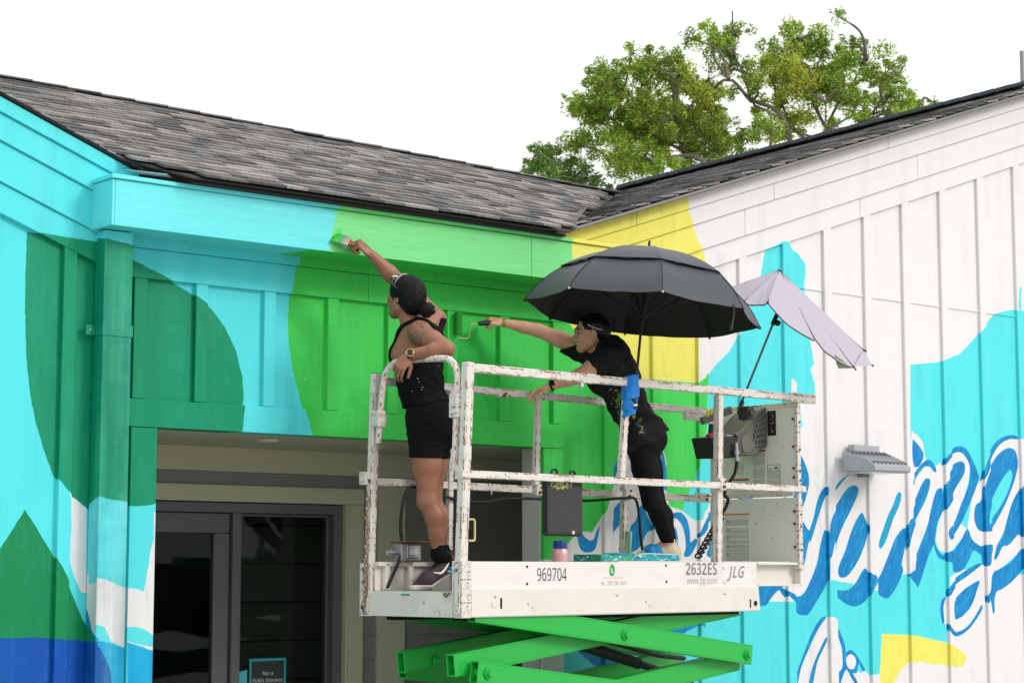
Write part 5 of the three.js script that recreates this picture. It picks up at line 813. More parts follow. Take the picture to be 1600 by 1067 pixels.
  const g1 = surface(body, lo, hi, 0.0085), g2 = surface(head.f, add3(hc, [-0.16, -0.15, -0.16]), add3(hc, [0.16, 0.17, 0.16]), 0.004), g3 = surface(hL.f, ...hL.box, 0.003), g4 = surface(hR.f, ...hR.box, 0.003);
  bodyMesh('body', paintVertices(merge([g1, g2, g3, g4]), tone), skinMat(0.5), who);
  // tank top with racer back, long hem
  const hemY = 2.535, tk = (x, y, z) => {
    let d = smin(torsoF(x, y, z), smin(legL(x, y, z), legR(x, y, z), 0.05), 0.05) - 0.012 - Math.max(0, (2.62 - y)) * 0.1 - wrinkle(x, y, z, 22, 0.005) * (y < 2.75 ? 1 : 0.4) - Math.max(0, Math.sin((y + 0.6 * x - 0.4 * z + 0.02 * noise(x * 14, y * 14, z * 14)) * 95)) * 0.004 * (y < 2.72 ? 1 : 0.2);
    const l = dot3(sub3([x, y, z], J.chest), lt), u = dot3(sub3([x, y, z], J.chest), upS), f = dot3(sub3([x, y, z], J.chest), fS);
    d = Math.max(d, y - 3.05, (hemY + 0.06 * f * -1 + 0.02 * noise(x * 9, 1, z * 9)) - y);
    const holeL = Math.hypot((l - 0.175) / 0.092, (u - 0.055) / 0.125) - 1, holeR = Math.hypot((l + 0.175) / 0.085, (u - 0.07) / 0.12) - 1;
    d = Math.max(d, -holeL * 0.08, -holeR * 0.08);
    const neckH = Math.hypot(l / 0.062, (u - 0.2) / (f > 0 ? 0.14 : 0.085)) - 1; return Math.max(d, -neckH * 0.06);
  };
  const blackCloth = cloth(9, 9, 10); const top = bodyMesh('tank_top', surface(tk, ...boxOf([J.pelvis, J.neck, J.shL, J.shR], 0.17), 0.007), blackCloth, who);
  const flecks = []; for (const [x, y, z] of [[6.83, 2.68, 0.9], [6.835, 2.66, 0.9], [6.80, 2.605, 0.9], [6.82, 2.61, 0.9], [6.84, 2.617, 0.9], [6.85, 2.632, 0.9], [6.77, 2.7, 0.9], [6.95, 2.76, 0.9]]) { let p = [x, y, z]; for (let i = 0; i < 12; i++) { const d = tk(...p); p = add3(p, [0.4, 0, 0.9], -d * 0.7); } flecks.push(ball(p, 0.003, rr(0.5, 3), rr(0.5, 1.3), 0.4, 8)); }
  bodyMesh('paint_fleck', flecks, M({ color: C(190, 186, 180), roughness: 0.6 }), top).userData.kind = 'stuff';
  const sh = (x, y, z) => { let d = smin(smin(legL(x, y, z), legR(x, y, z), 0.012), torsoF(x, y, z), 0.05) - 0.008 - wrinkle(x, y, z, 26, 0.004) - Math.max(0, Math.sin((y - 0.5 * x + 0.5 * z + 0.03 * noise(x * 12, y * 12, z * 12)) * 120)) * 0.003; return Math.max(d, y - 2.6, 2.235 + 0.015 * noise(x * 6, 0, z * 6) - y); };
  bodyMesh('shorts', surface(sh, ...boxOf([J.hipL, J.hipR, J.pelvis, [6.87, 2.22, 0.8]], 0.2), 0.007), cloth(10, 10, 12), who);
  // hair drawn back into a low bun
  const hs = union([ell(head.at(0, 0.036, -0.02), hX, hY, hZ, 0.094, 0.1, 0.113), ell(head.at(0, -0.018, -0.062), hX, hY, hZ, 0.08, 0.08, 0.066)], 0.03);
  const hair = (x, y, z) => { const p = sub3([x, y, z], hc), u = dot3(p, hY), f = dot3(p, hZ), l = dot3(p, hX); const strand = Math.sin(Math.atan2(l, u + 0.25) * 210 + f * 16) * 0.0007 + noise(x * 40, y * 40, z * 40) * 0.0025 + noise(x * 90, y * 60, z * 90) * 0.0015; let d = hs(x, y, z) + strand; return smax(d, (f - 0.074 - Math.max(0, u - 0.02) * 0.3) * 0.9, 0.01) < 0 || d > 0 ? smax(d, Math.max(f - 0.066 - Math.max(0, u) * 0.25, -(u + 0.03) - Math.max(0, -f + 0.01) * 1.2) * 0.8, 0.012) : d; };
  const hairM = M({ color: C(11, 10, 10), roughness: 0.55, specularIntensity: 0.35 });
  const hg = surface(hair, add3(hc, [-0.17, -0.15, -0.17]), add3(hc, [0.17, 0.17, 0.17]), 0.0045);
  const bunC = head.at(-0.03, -0.055, -0.142), bun = (x, y, z) => { const p = sub3([x, y, z], bunC); return ell(bunC, hX, hY, hZ, 0.05, 0.043, 0.05)(x, y, z) + Math.sin(dot3(p, hX) * 260 + dot3(p, hY) * 180) * 0.0022 + noise(x * 60, y * 60, z * 60) * 0.005; };
  const hairO = bodyMesh('hair', hg, hairM, who);
  bodyMesh('bun', surface(bun, add3(bunC, [-0.07, -0.07, -0.07]), add3(bunC, [0.07, 0.07, 0.07]), 0.004), hairM, hairO);
  const wisps = []; for (let i = 0; i < 26; i++) { const a = rr(-1, 1), p = head.at(a * 0.06, rr(-0.07, 0.0), -0.11 + rr(-0.01, 0.02)), q = head.at(a * 0.05 + rr(-0.02, 0.02), rr(-0.11, -0.06), -0.14 + rr(-0.04, 0.02)); wisps.push(tube([p, mix3(p, q, 0.5).map((v) => v + rr(-0.006, 0.006)), q], 0.0012, 8, 4)); }
  bodyMesh('wisp', wisps, hairM, hairO).userData.kind = 'stuff';
  // sunglasses pushed up on the hair
  const sg = bodyMesh('sunglasses', [tube([head.at(0.086, 0.03, -0.03), head.at(0.084, 0.07, 0.03), head.at(0.062, 0.098, 0.062)], 0.0045, 20, 6), tube([head.at(-0.086, 0.03, -0.03), head.at(-0.084, 0.07, 0.03), head.at(-0.062, 0.098, 0.062)], 0.0045, 20, 6), tube([head.at(0.066, 0.1, 0.058), head.at(0.03, 0.124, 0.06), head.at(0, 0.126, 0.06), head.at(-0.03, 0.124, 0.06), head.at(-0.066, 0.1, 0.058)], 0.006, 30, 6)], M({ color: C(46, 50, 56), roughness: 0.25 }), who);
  bodyMesh('headband', tube([head.at(0.079, 0.04, 0.015), head.at(0.07, 0.09, 0.015), head.at(0.03, 0.128, 0.012), head.at(-0.02, 0.131, 0.012), head.at(-0.07, 0.09, 0.015)], 0.0052, 40, 8), M({ color: C(150, 150, 150), roughness: 0.6 }), sg);
  bodyMesh('lens', ball(head.at(0.045, 0.112, 0.05), 0.02, 1.1, 0.5, 1, 14), M({ color: C(210, 212, 214), roughness: 0.1, metalness: 0.5 }), sg);
  for (const q of [1, -1]) { const e = bodyMesh('eye', ball(head.at(0.031 * q, 0, 0.077), 0.0125, 1, 1, 1, 14), M({ color: C(225, 220, 214), roughness: 0.2 }), who); bodyMesh('iris', ball(head.at(0.032 * q, 0, 0.0865), 0.0055, 1, 1, 1, 10), MAT.black, e); }
  bodyMesh('earring', ball(head.at(0.086, -0.043, -0.004), 0.005), M({ color: C(210, 190, 120), metalness: 0.9, roughness: 0.2 }), who);
  // watch and bracelet on the left wrist
  const wd = nrm3(sub3(J.wrL, J.elL)), wp = mix3(J.elL, J.wrL, 0.95), ring = (c, r, t, m, n) => { const g = new THREE.TorusGeometry(r, t, 8, 28); g.applyQuaternion(new THREE.Quaternion().setFromUnitVectors(V(0, 0, 1), V(...wd))); g.translate(...c); return bodyMesh(n, g, m, who); };
  const band = ring(wp, 0.032, 0.0075, M({ color: C(60, 52, 40), roughness: 0.5 }), 'watch');
  const face = add3(wp, nrm3([-0.55, 0.2, 0.8]), 0.032); bodyMesh('watch_face', rod(face, add3(face, nrm3([-0.55, 0.2, 0.8]), 0.011), 0.021, 0.02, 24), MAT.black, band); { const g = new THREE.TorusGeometry(0.021, 0.003, 8, 24); g.applyQuaternion(new THREE.Quaternion().setFromUnitVectors(V(0, 0, 1), V(...nrm3([-0.55, 0.2, 0.8])))); g.translate(...add3(face, nrm3([-0.55, 0.2, 0.8]), 0.011)); bodyMesh('bezel', g, M({ color: C(190, 160, 110), metalness: 0.9, roughness: 0.3 }), band); }
  ring(mix3(J.elL, J.wrL, 0.83), 0.036, 0.003, M({ color: C(205, 170, 80), metalness: 0.9, roughness: 0.3 }), 'bracelet');
  // socks and trainers
  const shoe = (h, b, t, a, side) => {
    const d = nrm3(sub3(b, h)), up = nrm3(sub3([0, 1, 0], d.map((v) => v * d[1]))), sd = crs3(d, up), o = (p, l, u, s) => add3(add3(add3(p, d, l), up, u), sd, s), toe = nrm3(sub3(t, b));
    const upper = union([cap(o(h, -0.0, 0.012, 0), o(b, 0, 0.006, 0), 0.04, 0.04), cap(o(b, 0, 0.004, 0), add3(t, toe, 0.03), 0.04, 0.026), cap(o(h, 0.0, 0.04, 0), o(h, 0.03, 0.05, 0), 0.036, 0.036)], 0.03);
    const [l0, h0] = boxOf([h, b, t, a], 0.09);
    const solePlane = (x, y, z) => { const p = sub3([x, y, z], b), along = dot3(p, d); return along > 0 ? y - (b[1] - 0.026) : dot3(p, up) + 0.028; };
    const so = bodyMesh('shoe', surface((x, y, z) => smax(upper(x, y, z), -solePlane(x, y, z), 0.004), l0, h0, 0.005), M({ color: C(62, 44, 50), roughness: 0.8, bumpMap: bump(40), bumpScale: 0.001 }), who);
    bodyMesh('sole', surface((x, y, z) => { const p = solePlane(x, y, z); return smax(upper(x, y, z) - 0.007, Math.max(p, -p - 0.03), 0.006); }, l0, h0, 0.005), M({ color: C(206, 200, 190), roughness: 0.7 }), so);
    if (side) {
      const s = side, at = (l, u) => { let p = o(h, l, u, 0.07 * s); for (let i = 0; i < 14; i++) p = add3(p, sd, -upper(...p) * 0.8 * s); return add3(p, sd, 0.0005 * s); };
      const sw = []; for (const [l, u, r] of [[0.02, 0.034, 0.003], [0.045, 0.02, 0.006], [0.075, 0.006, 0.0075], [0.095, 0.004, 0.007], [0.115, 0.016, 0.005], [0.128, 0.03, 0.0025]]) sw.push([at(l, u), r]);
      const gs = []; for (let i = 0; i + 1 < sw.length; i++) gs.push(rod(sw[i][0], sw[i + 1][0], sw[i][1], sw[i + 1][1], 8)); bodyMesh('logo', gs, M({ color: C(228, 222, 216), roughness: 0.5 }), so);
      bodyMesh('heel_patch', [ball(at(0.015, -0.006), 0.016, 1, 0.8, 0.5, 10), ball(at(0.04, -0.014), 0.013, 1.4, 0.6, 0.5, 10)], M({ color: C(70, 190, 205), roughness: 0.6 }), so);
    }
    const lc = []; for (let i = 0; i < 6; i++) { const p = o(h, 0.075 + i * 0.016, 0.052 - i * 0.004, -0.02), q = o(h, 0.083 + i * 0.016, 0.052 - i * 0.004, 0.02); lc.push(tube([p, mix3(p, q, 0.5).map((v, k) => v + up[k] * 0.012), q], 0.0032, 10, 6)); } bodyMesh('lace', lc, MAT.rubber, so).userData.kind = 'stuff';
    bodyMesh('sock', surface((x, y, z) => { const q = cap(a, add3(a, [0, 0.06, 0]), 0.046, 0.047)(x, y, z), w = cap(a, h, 0.045, 0.044)(x, y, z); return Math.max(smin(q, w, 0.02) + noise(x * 90, y * 90, z * 90) * 0.0004, dot3(sub3([x, y, z], a), [0.1, 1, 0]) - 0.05); }, add3(a, [-0.08, -0.09, -0.08]), add3(a, [0.08, 0.1, 0.08]), 0.005), cloth(12, 12, 13), so);
  };
  shoe(J.heL, J.baL, J.toL, J.anL, -1); shoe(J.heR, J.baR, J.toR, J.anR, 0);
}
// ================================================================ the woman under the umbrella, leaning out with the roller
{
  const J = {
    head: [8.286, 3.103, 0.657], neck: [8.360, 2.995, 0.663], chest: [8.435, 2.845, 0.66], waist: [8.543, 2.655, 0.698], pelvis: [8.629, 2.455, 0.739], shR: [8.350, 3.0, 0.47], elR: [8.149, 3.108, 0.3], wrR: [7.964, 3.156, 0.172], shL: [8.27, 2.905, 0.83], elL: [8.094, 2.780, 0.745], wrL: [8.006, 2.728, 0.585],
    hipL: [8.545, 2.4, 0.81], knL: [8.650, 2.020, 0.806], anL: [8.887, 1.765, 0.706], hipR: [8.696, 2.407, 0.686], knR: [8.811, 2.027, 0.672], anR: [9.001, 1.767, 0.608],
  };
  const who = base('person', 'smiling person in paint-spattered black T-shirt leaning out with a roller under the umbrella', 'person', [8.9, 1.66, 0.66]);
  const fwd = nrm3([-0.78, 0, -0.62]), left = [fwd[2], 0, -fwd[0]], upS = nrm3(sub3(J.neck, J.pelvis)), fS = nrm3(sub3(fwd, upS.map((v) => v * dot3(fwd, upS)))), l0 = crs3(upS, fS), lt = dot3(l0, left) > 0 ? l0 : l0.map((v) => -v);
  const off = (p, l, u, f) => add3(add3(add3(p, lt, l), upS, u), fS, f);
  const torsoF = union([ell(off(J.pelvis, 0, 0, -0.01), lt, upS, fS, 0.16, 0.13, 0.112), cap(off(J.pelvis, 0.07, -0.05, -0.035), off(J.pelvis, 0.065, 0, -0.03), 0.09, 0.075), cap(off(J.pelvis, -0.07, -0.05, -0.035), off(J.pelvis, -0.065, 0, -0.03), 0.09, 0.075), ell(off(J.waist, 0, 0, 0), lt, upS, fS, 0.132, 0.16, 0.108), ell(off(J.chest, 0, 0, 0), lt, upS, fS, 0.152, 0.17, 0.12), cap(off(J.chest, 0.065, -0.02, 0.08), off(J.chest, 0.06, 0, 0.05), 0.06, 0.06), cap(off(J.chest, -0.065, -0.02, 0.08), off(J.chest, -0.06, 0, 0.05), 0.06, 0.06), cap(add3(J.shL, lt, -0.04), add3(J.neck, upS, -0.05), 0.066, 0.06), cap(add3(J.shR, lt, 0.04), add3(J.neck, upS, -0.05), 0.066, 0.06), cap(off(J.chest, 0, -0.05, -0.05), off(J.chest, 0, 0.1, -0.06), 0.09, 0.08)], 0.07);
  const mid = (a, b, t, k) => add3(mix3(a, b, t), fwd, k);
  const leg = (h, k, a) => union([cap(h, mix3(h, k, 0.5), 0.09, 0.072), cap(mix3(h, k, 0.45), k, 0.074, 0.052), cap(k, mid(k, a, 0.32, -0.016), 0.051, 0.053), cap(mid(k, a, 0.3, -0.016), a, 0.053, 0.036)], 0.03);
  const legL = leg(J.hipL, J.knL, J.anL), legR = leg(J.hipR, J.knR, J.anR);
  const upL = union([cap(J.shL, mix3(J.shL, J.elL, 0.5), 0.062, 0.054), cap(mix3(J.shL, J.elL, 0.5), J.elL, 0.054, 0.043)], 0.02), upR = union([cap(J.shR, mix3(J.shR, J.elR, 0.5), 0.06, 0.051), cap(mix3(J.shR, J.elR, 0.5), J.elR, 0.051, 0.041)], 0.02);
  const fore = union([cap(J.elL, mix3(J.elL, J.wrL, 0.4), 0.043, 0.04), cap(mix3(J.elL, J.wrL, 0.4), J.wrL, 0.04, 0.026), cap(J.elR, mix3(J.elR, J.wrR, 0.4), 0.041, 0.039), cap(mix3(J.elR, J.wrR, 0.4), J.wrR, 0.039, 0.026)], 0.01);
  const hc = [8.272, 3.068, 0.655], [hX, hY, hZ] = frameFrom([-0.83, -0.06, -0.5], nrm3([-0.1, 1, 0])), head = headField(hc, hX, hY, hZ, 1.0), neckF = cap(add3(J.neck, upS, -0.06), add3(hc, hY, -0.05), 0.054, 0.052);
  const dR = nrm3([-0.84, 0.12, -0.5]), nR = nrm3([-0.3, 0.72, 0.62]), hR = handField(J.wrR, dR, nrm3(sub3(nR, dR.map((v) => v * dot3(nR, dR)))), nrm3(crs3(dR, nR)), [[0.8, 1.1, 0.8], [0.95, 1.25, 0.9], [1.0, 1.3, 0.9], [1.1, 1.3, 0.9]], [-0.024, 0.9, 0.1], 0.95);
  const dL = nrm3([-0.62, -0.3, -0.72]), nL0 = [-0.25, 0.95, -0.15], nL = nrm3(sub3(nL0, dL.map((v) => v * dot3(nL0, dL)))), hL = handField(J.wrL, dL, nL, nrm3(crs3(nL, dL)), [[0.3, 0.4, 0.3], [0.35, 0.45, 0.3], [0.4, 0.5, 0.3], [0.4, 0.5, 0.3]], [-0.02, 0.5, 1.0], 0.95);
  const feet = union([cap(J.anL, add3(J.anL, fwd, 0.13).map((v, i) => (i === 1 ? v - 0.06 : v)), 0.04, 0.03), cap(J.anR, add3(J.anR, fwd, 0.13).map((v, i) => (i === 1 ? v - 0.06 : v)), 0.04, 0.03)], 0.02);
  const body = (x, y, z) => { let d = torsoF(x, y, z); d = smin(d, legL(x, y, z), 0.05); d = smin(d, legR(x, y, z), 0.05); d = smin(d, smin(upL(x, y, z), upR(x, y, z), 0.01), 0.035); d = smin(d, fore(x, y, z), 0.02); d = smin(d, neckF(x, y, z), 0.04); d = smin(d, feet(x, y, z), 0.02); return smin(d, head.skull(x, y, z) + 0.004, 0.02); };
  const tone = (x, y, z) => { const n = noise(x * 18, y * 18, z * 18) * 0.05 + noise(x * 70, y * 70, z * 70) * 0.025; const p = sub3([x, y, z], hc), u = dot3(p, hY), f = dot3(p, hZ); let k = [0.68 + n * 0.5, 0.35 + n * 0.35, 0.235 + n * 0.25]; if (f > 0.07 && u < -0.052 && u > -0.08 && Math.abs(dot3(p, hX)) < 0.026) { k = u > -0.0685 && u < -0.0615 ? [0.8, 0.78, 0.74] : [0.42, 0.15, 0.13]; } return k; };
  const g1 = surface(body, ...boxOf(Object.values(J), 0.15), 0.0085), g2 = surface(head.f, add3(hc, [-0.16, -0.15, -0.16]), add3(hc, [0.16, 0.17, 0.16]), 0.0036), g3 = surface(hL.f, ...hL.box, 0.003), g4 = surface(hR.f, ...hR.box, 0.003);
  bodyMesh('body', paintVertices(merge([g1, g2, g3, g4]), tone), skinMat(0.5), who);
  const slL = cap(J.shL, mix3(J.shL, J.elL, 0.62), 0.076, 0.068), slR = cap(J.shR, mix3(J.shR, J.elR, 0.55), 0.076, 0.07);
  const armDirL = nrm3(sub3(J.elL, J.shL)), armDirR = nrm3(sub3(J.elR, J.shR));
  const tee = (x, y, z) => {
    const p = [x, y, z]; let d = smin(torsoF(x, y, z), smin(legL(x, y, z), legR(x, y, z), 0.06), 0.06) - 0.016 - Math.max(0, 2.6 - y) * 0.04; const u = dot3(sub3(p, J.chest), upS);
    const hem = dot3(sub3(p, J.pelvis), upS) + 0.045 + 0.012 * noise(x * 12, 3, z * 12); d = smax(d, -hem, 0.006);
    const eL = Math.max(slL(x, y, z), dot3(sub3(p, J.shL), armDirL) - 0.13), eR = Math.max(slR(x, y, z), dot3(sub3(p, J.shR), armDirR) - 0.12);
    d = smin(d, eL, 0.03); d = smin(d, eR, 0.03); d -= wrinkle(x, y, z, 15, 0.008) + Math.max(0, noise(u * 40, x * 6, z * 6)) * 0.006 + Math.max(0, Math.sin((u + 0.5 * x + 0.03 * noise(x * 10, y * 10, z * 10)) * 80)) * 0.005;
    const nk = neckF(x, y, z) - 0.014; return smax(Math.max(d, -Math.max(nk, -(u - 0.13))), u - 0.235, 0.01);
  };
  const tg = surface(tee, ...boxOf([J.pelvis, J.neck, J.shL, J.shR, mix3(J.shL, J.elL, 0.6), mix3(J.shR, J.elR, 0.6), add3(J.pelvis, [0, -0.12, 0])], 0.19), 0.007);
  const spots = []; seed = 77; for (let i = 0; i < 52; i++) { const c = [[0.7, 0.6, 0.05], [0.05, 0.35, 0.1], [0.1, 0.3, 0.08], [0.03, 0.2, 0.3], [0.05, 0.12, 0.3], [0.5, 0.5, 0.45], [0.35, 0.36, 0.08], [0.35, 0.1, 0.05]][rnd() * 8 | 0]; const t = Math.pow(rnd(), 0.8); spots.push([8.335 + t * 0.12 + rr(-0.05, 0.07), 2.79 - t * 0.33 + rr(-0.03, 0.03), rr(0.004, 0.015), c]); }
  spots.push([8.43, 2.735, 0.02, [0.72, 0.6, 0.04]], [8.42, 2.53, 0.03, [0.22, 0.24, 0.07]], [8.4, 2.57, 0.022, [0.06, 0.16, 0.25]], [8.39, 2.68, 0.018, [0.04, 0.3, 0.08]]);
  const sp3 = spots.map(([a, b, r, k]) => { let p = [a, b, 0.86]; for (let i = 0; i < 14; i++) p = add3(p, nrm3([-0.3, 0, 0.95]), -tee(...p) * 0.7); return [p, r, k]; });
  paintVertices(tg, (x, y, z) => { let c = [0.019, 0.0165, 0.0165]; if (z > 0.66) for (const [p, r, k] of sp3) { const d = Math.hypot(x - p[0], y - p[1], z - p[2]) + noise(x * 110, y * 110, z * 110) * r * 0.9; if (d < r) c = k.map((v) => v * 0.8); } const f = 0.8 + 0.3 * noise(x * 12, y * 12, z * 12); return c.map((v) => v * f); });
  bodyMesh('t_shirt', tg, M({ vertexColors: true, roughness: 0.9, specularIntensity: 0.35, sheen: 0.12, sheenRoughness: 0.7, sheenColor: C(60, 56, 56) }), who);
  bodyMesh('leggings', surface((x, y, z) => Math.max(smin(smin(legL(x, y, z), legR(x, y, z), 0.012), torsoF(x, y, z), 0.05) - 0.006 - wrinkle(x, y, z, 30, 0.003), dot3(sub3([x, y, z], J.pelvis), upS) - 0.06, J.anL[1] + 0.005 - y), ...boxOf([J.hipL, J.hipR, J.pelvis, J.knL, J.knR, J.anL, J.anR], 0.17), 0.0075), cloth(8, 9, 11, { roughness: 0.7 }), who);
  const hairM = M({ color: C(14, 11, 10), roughness: 0.45, specularIntensity: 0.6 }), hs = union([ell(head.at(0, 0.034, -0.022), hX, hY, hZ, 0.084, 0.09, 0.102), ell(head.at(0, 0.0, -0.07), hX, hY, hZ, 0.066, 0.066, 0.058)], 0.03);
  bodyMesh('hair', surface((x, y, z) => { const p = sub3([x, y, z], hc), u = dot3(p, hY), f = dot3(p, hZ), l = dot3(p, hX); const d = hs(x, y, z) + Math.sin(Math.atan2(l, u + 0.25) * 140 + f * 10) * 0.0015 + noise(x * 40, y * 40, z * 40) * 0.002; return smax(d, Math.max(f - 0.045 - Math.max(0, u) * 0.25, -(u - 0.012) - Math.max(0, -f - 0.005) * 1.6) * 0.8, 0.012); }, add3(hc, [-0.17, -0.15, -0.17]), add3(hc, [0.17, 0.17, 0.17]), 0.0045), hairM, who);
  bodyMesh('safety_glasses', [tube([head.at(0.084, 0.012, -0.06), head.at(0.088, 0.03, -0.005), head.at(0.084, 0.05, 0.03)], 0.0036, 20, 6), tube([head.at(-0.082, 0.02, -0.06), head.at(-0.084, 0.03, 0.0), head.at(-0.078, 0.04, 0.04)], 0.0036, 20, 6)], M({ color: C(196, 198, 192), roughness: 0.2 }), who);
  for (const q of [1, -1]) { const e = bodyMesh('eye', ball(head.at(0.031 * q, -0.001, 0.0735), 0.0115, 1, 1, 1, 14), M({ color: C(176, 166, 156), roughness: 0.3 }), who); bodyMesh('iris', ball(head.at(0.032 * q, -0.001, 0.0805), 0.0068, 1, 1, 1, 10), MAT.black, e); bodyMesh('eyelid', ball(head.at(0.031 * q, 0.006, 0.0745), 0.0125, 1, 0.7, 1, 14), M({ color: C(150, 100, 78), roughness: 0.6 }), e); bodyMesh('eyebrow', tube([head.at(0.016 * q, 0.024, 0.097), head.at(0.034 * q, 0.03, 0.09), head.at(0.05 * q, 0.024, 0.078)], 0.0032, 12, 6), hairM, who); }
  for (const [y, z, r] of [[-0.045, 0.004, 0.011], [-0.036, -0.012, 0.008]]) { const t = new THREE.TorusGeometry(r, 0.0016, 6, 16); t.applyQuaternion(new THREE.Quaternion().setFromUnitVectors(V(0, 0, 1), V(...hX))); t.translate(...head.at(0.087, y, z)); bodyMesh('earring', t, M({ color: C(220, 200, 140), metalness: 0.9, roughness: 0.2 }), who); }
  const ring = (a, b, t, r, k, m, n) => { const d = nrm3(sub3(b, a)), g = new THREE.TorusGeometry(r, k, 8, 24); g.applyQuaternion(new THREE.Quaternion().setFromUnitVectors(V(0, 0, 1), V(...d))); g.translate(...mix3(a, b, t)); return bodyMesh(n, g, m, who); };
  const watch = ring(J.elL, J.wrL, 0.96, 0.029, 0.008, MAT.black, 'watch'), wn = nrm3([-0.5, 0.45, 0.75]), wf = add3(mix3(J.elL, J.wrL, 0.96), wn, 0.028); { const g = new RoundedBoxGeometry(0.036, 0.042, 0.012, 2, 0.005); g.applyQuaternion(new THREE.Quaternion().setFromUnitVectors(V(0, 0, 1), V(...wn))); g.translate(...add3(wf, wn, 0.006)); bodyMesh('watch_face', g, M({ color: C(16, 16, 20), roughness: 0.12 }), watch); }
  for (const t of [0.93, 0.98]) ring(J.elR, J.wrR, t, 0.03, 0.0028, M({ color: C(206, 168, 70), metalness: 0.8, roughness: 0.35 }), 'bracelet');
  { const c = hL.at(0.1, 0.002, -0.01), g = new THREE.TorusGeometry(0.0105, 0.0018, 6, 16); g.applyQuaternion(new THREE.Quaternion().setFromUnitVectors(V(0, 0, 1), V(...dL))); g.translate(...c); bodyMesh('ring', g, MAT.steel, who); }
  for (const a of [J.anL, J.anR]) {
    const d = fwd, h = add3(a, [0, -0.055, 0]), t = add3(add3(a, d, 0.17), [0, -0.07, 0]), up = union([cap(add3(h, d, -0.03), add3(h, d, 0.08), 0.042, 0.04), cap(add3(h, d, 0.08), t, 0.04, 0.028), cap(add3(h, [0, 0.03, 0]), add3(h, d, 0.03), 0.043, 0.043)], 0.03), [lo, hi] = boxOf([h, t, a], 0.09), gy = 1.676;
    const s = bodyMesh('shoe', surface((x, y, z) => Math.max(up(x, y, z) + noise(x * 30, y * 30, z * 30) * 0.003, gy - y), lo, hi, 0.005), M({ color: C(206, 190, 168), roughness: 0.8, bumpMap: bump(30), bumpScale: 0.001 }), who);
    bodyMesh('sole', surface((x, y, z) => Math.max(up(x, y + 0.004, z) - 0.008, y - gy - 0.014, 1.658 - y), lo, hi, 0.005), M({ color: C(222, 214, 200), roughness: 0.7 }), s);
    bodyMesh('ankle_band', rod(add3(a, [0, -0.02, 0]), add3(a, [0, 0.03, 0]), 0.046, 0.044, 20), M({ color: C(206, 196, 178), roughness: 0.9, bumpMap: bump(30), bumpScale: 0.002 }), s);
  }
}
// ---------------------------------------------------------------- tools and things on the platform
{
  // brush in the raised hand
  const b = base('paint_brush', 'wide brush loaded with green paint in the raised hand at the eave', 'paint brush', [6.6, 3.5, 0.4]);
  const W = (n, g, m, p = b) => part(n, g, m, p, true), hx = nrm3(sub3([6.70, 3.455, 0.46], [6.56, 3.52, 0.37])), q0 = [6.575, 3.512, 0.378], pt = (t) => V(...add3(q0, hx, t)), nrm = V(0.3, 0.25, 0.92);
  W('handle', [bar(pt(0.06), pt(0.15), 0.028, 0.018, 0.006, nrm), bar(pt(0.045), pt(0.062), 0.05, 0.02, 0.006, nrm), rod(pt(0.145), pt(0.185), 0.012, 0.008)], M({ color: C(150, 78, 44), roughness: 0.45 }));
  W('ferrule', bar(pt(0.0), pt(0.045), 0.075, 0.022, 0.003, nrm), M({ color: C(190, 188, 170), metalness: 0.8, roughness: 0.35 }));
  const br = []; for (let i = 0; i < 60; i++) { const a = rr(-0.034, 0.034), c = rr(-0.008, 0.008), s = V(...hx).cross(nrm).normalize(), p = pt(0.002).addScaledVector(s, a).addScaledVector(nrm, c), e = pt(-0.052 + rr(-0.006, 0.004)).addScaledVector(s, a * 1.25).addScaledVector(nrm, c * 1.2 - 0.006); br.push(rod(p, e, 0.0045, 0.0028, 5)); }
  W('bristles', br, M({ color: C(64, 196, 84), roughness: 0.3 })).userData.kind = 'stuff';
  // roller pressed to the wall
  const r = base('paint_roller', 'small green-soaked paint roller on a bent wire frame touching the wall', 'paint roller', [7.72, 3.06, 0.08]);
  const R = (n, g, m, p = r) => part(n, g, m, p, true);
  const cov = R('cover', [rod([7.692, 3.075, 0.062], [7.692, 3.205, 0.062], 0.024, 0.024, 20), ball([7.692, 3.205, 0.062], 0.024, 1, 0.4, 1), ball([7.692, 3.075, 0.062], 0.024, 1, 0.4, 1)], M({ color: C(22, 148, 44), roughness: 0.5, bumpMap: bump(8), bumpScale: 0.004 }));
  R('cap', rod([7.692, 3.066, 0.062], [7.692, 3.073, 0.062], 0.018), M({ color: C(60, 170, 80), roughness: 0.4 }), cov);
  R('wire', tube([[7.692, 3.08, 0.062], [7.692, 3.055, 0.062], [7.705, 3.047, 0.065], [7.745, 3.046, 0.075], [7.76, 3.055, 0.08], [7.763, 3.09, 0.09], [7.764, 3.13, 0.1], [7.775, 3.138, 0.105], [7.815, 3.142, 0.118]], 0.0042, 60, 8, false, 0.2), M({ color: C(196, 190, 110), roughness: 0.4, metalness: 0.4 }));
  R('handle', [rod([7.81, 3.142, 0.117], [7.85, 3.148, 0.128], 0.013, 0.016), rod([7.85, 3.148, 0.128], [7.94, 3.158, 0.152], 0.016, 0.015), ball([7.94, 3.158, 0.152], 0.016)], MAT.blackPlastic);
}
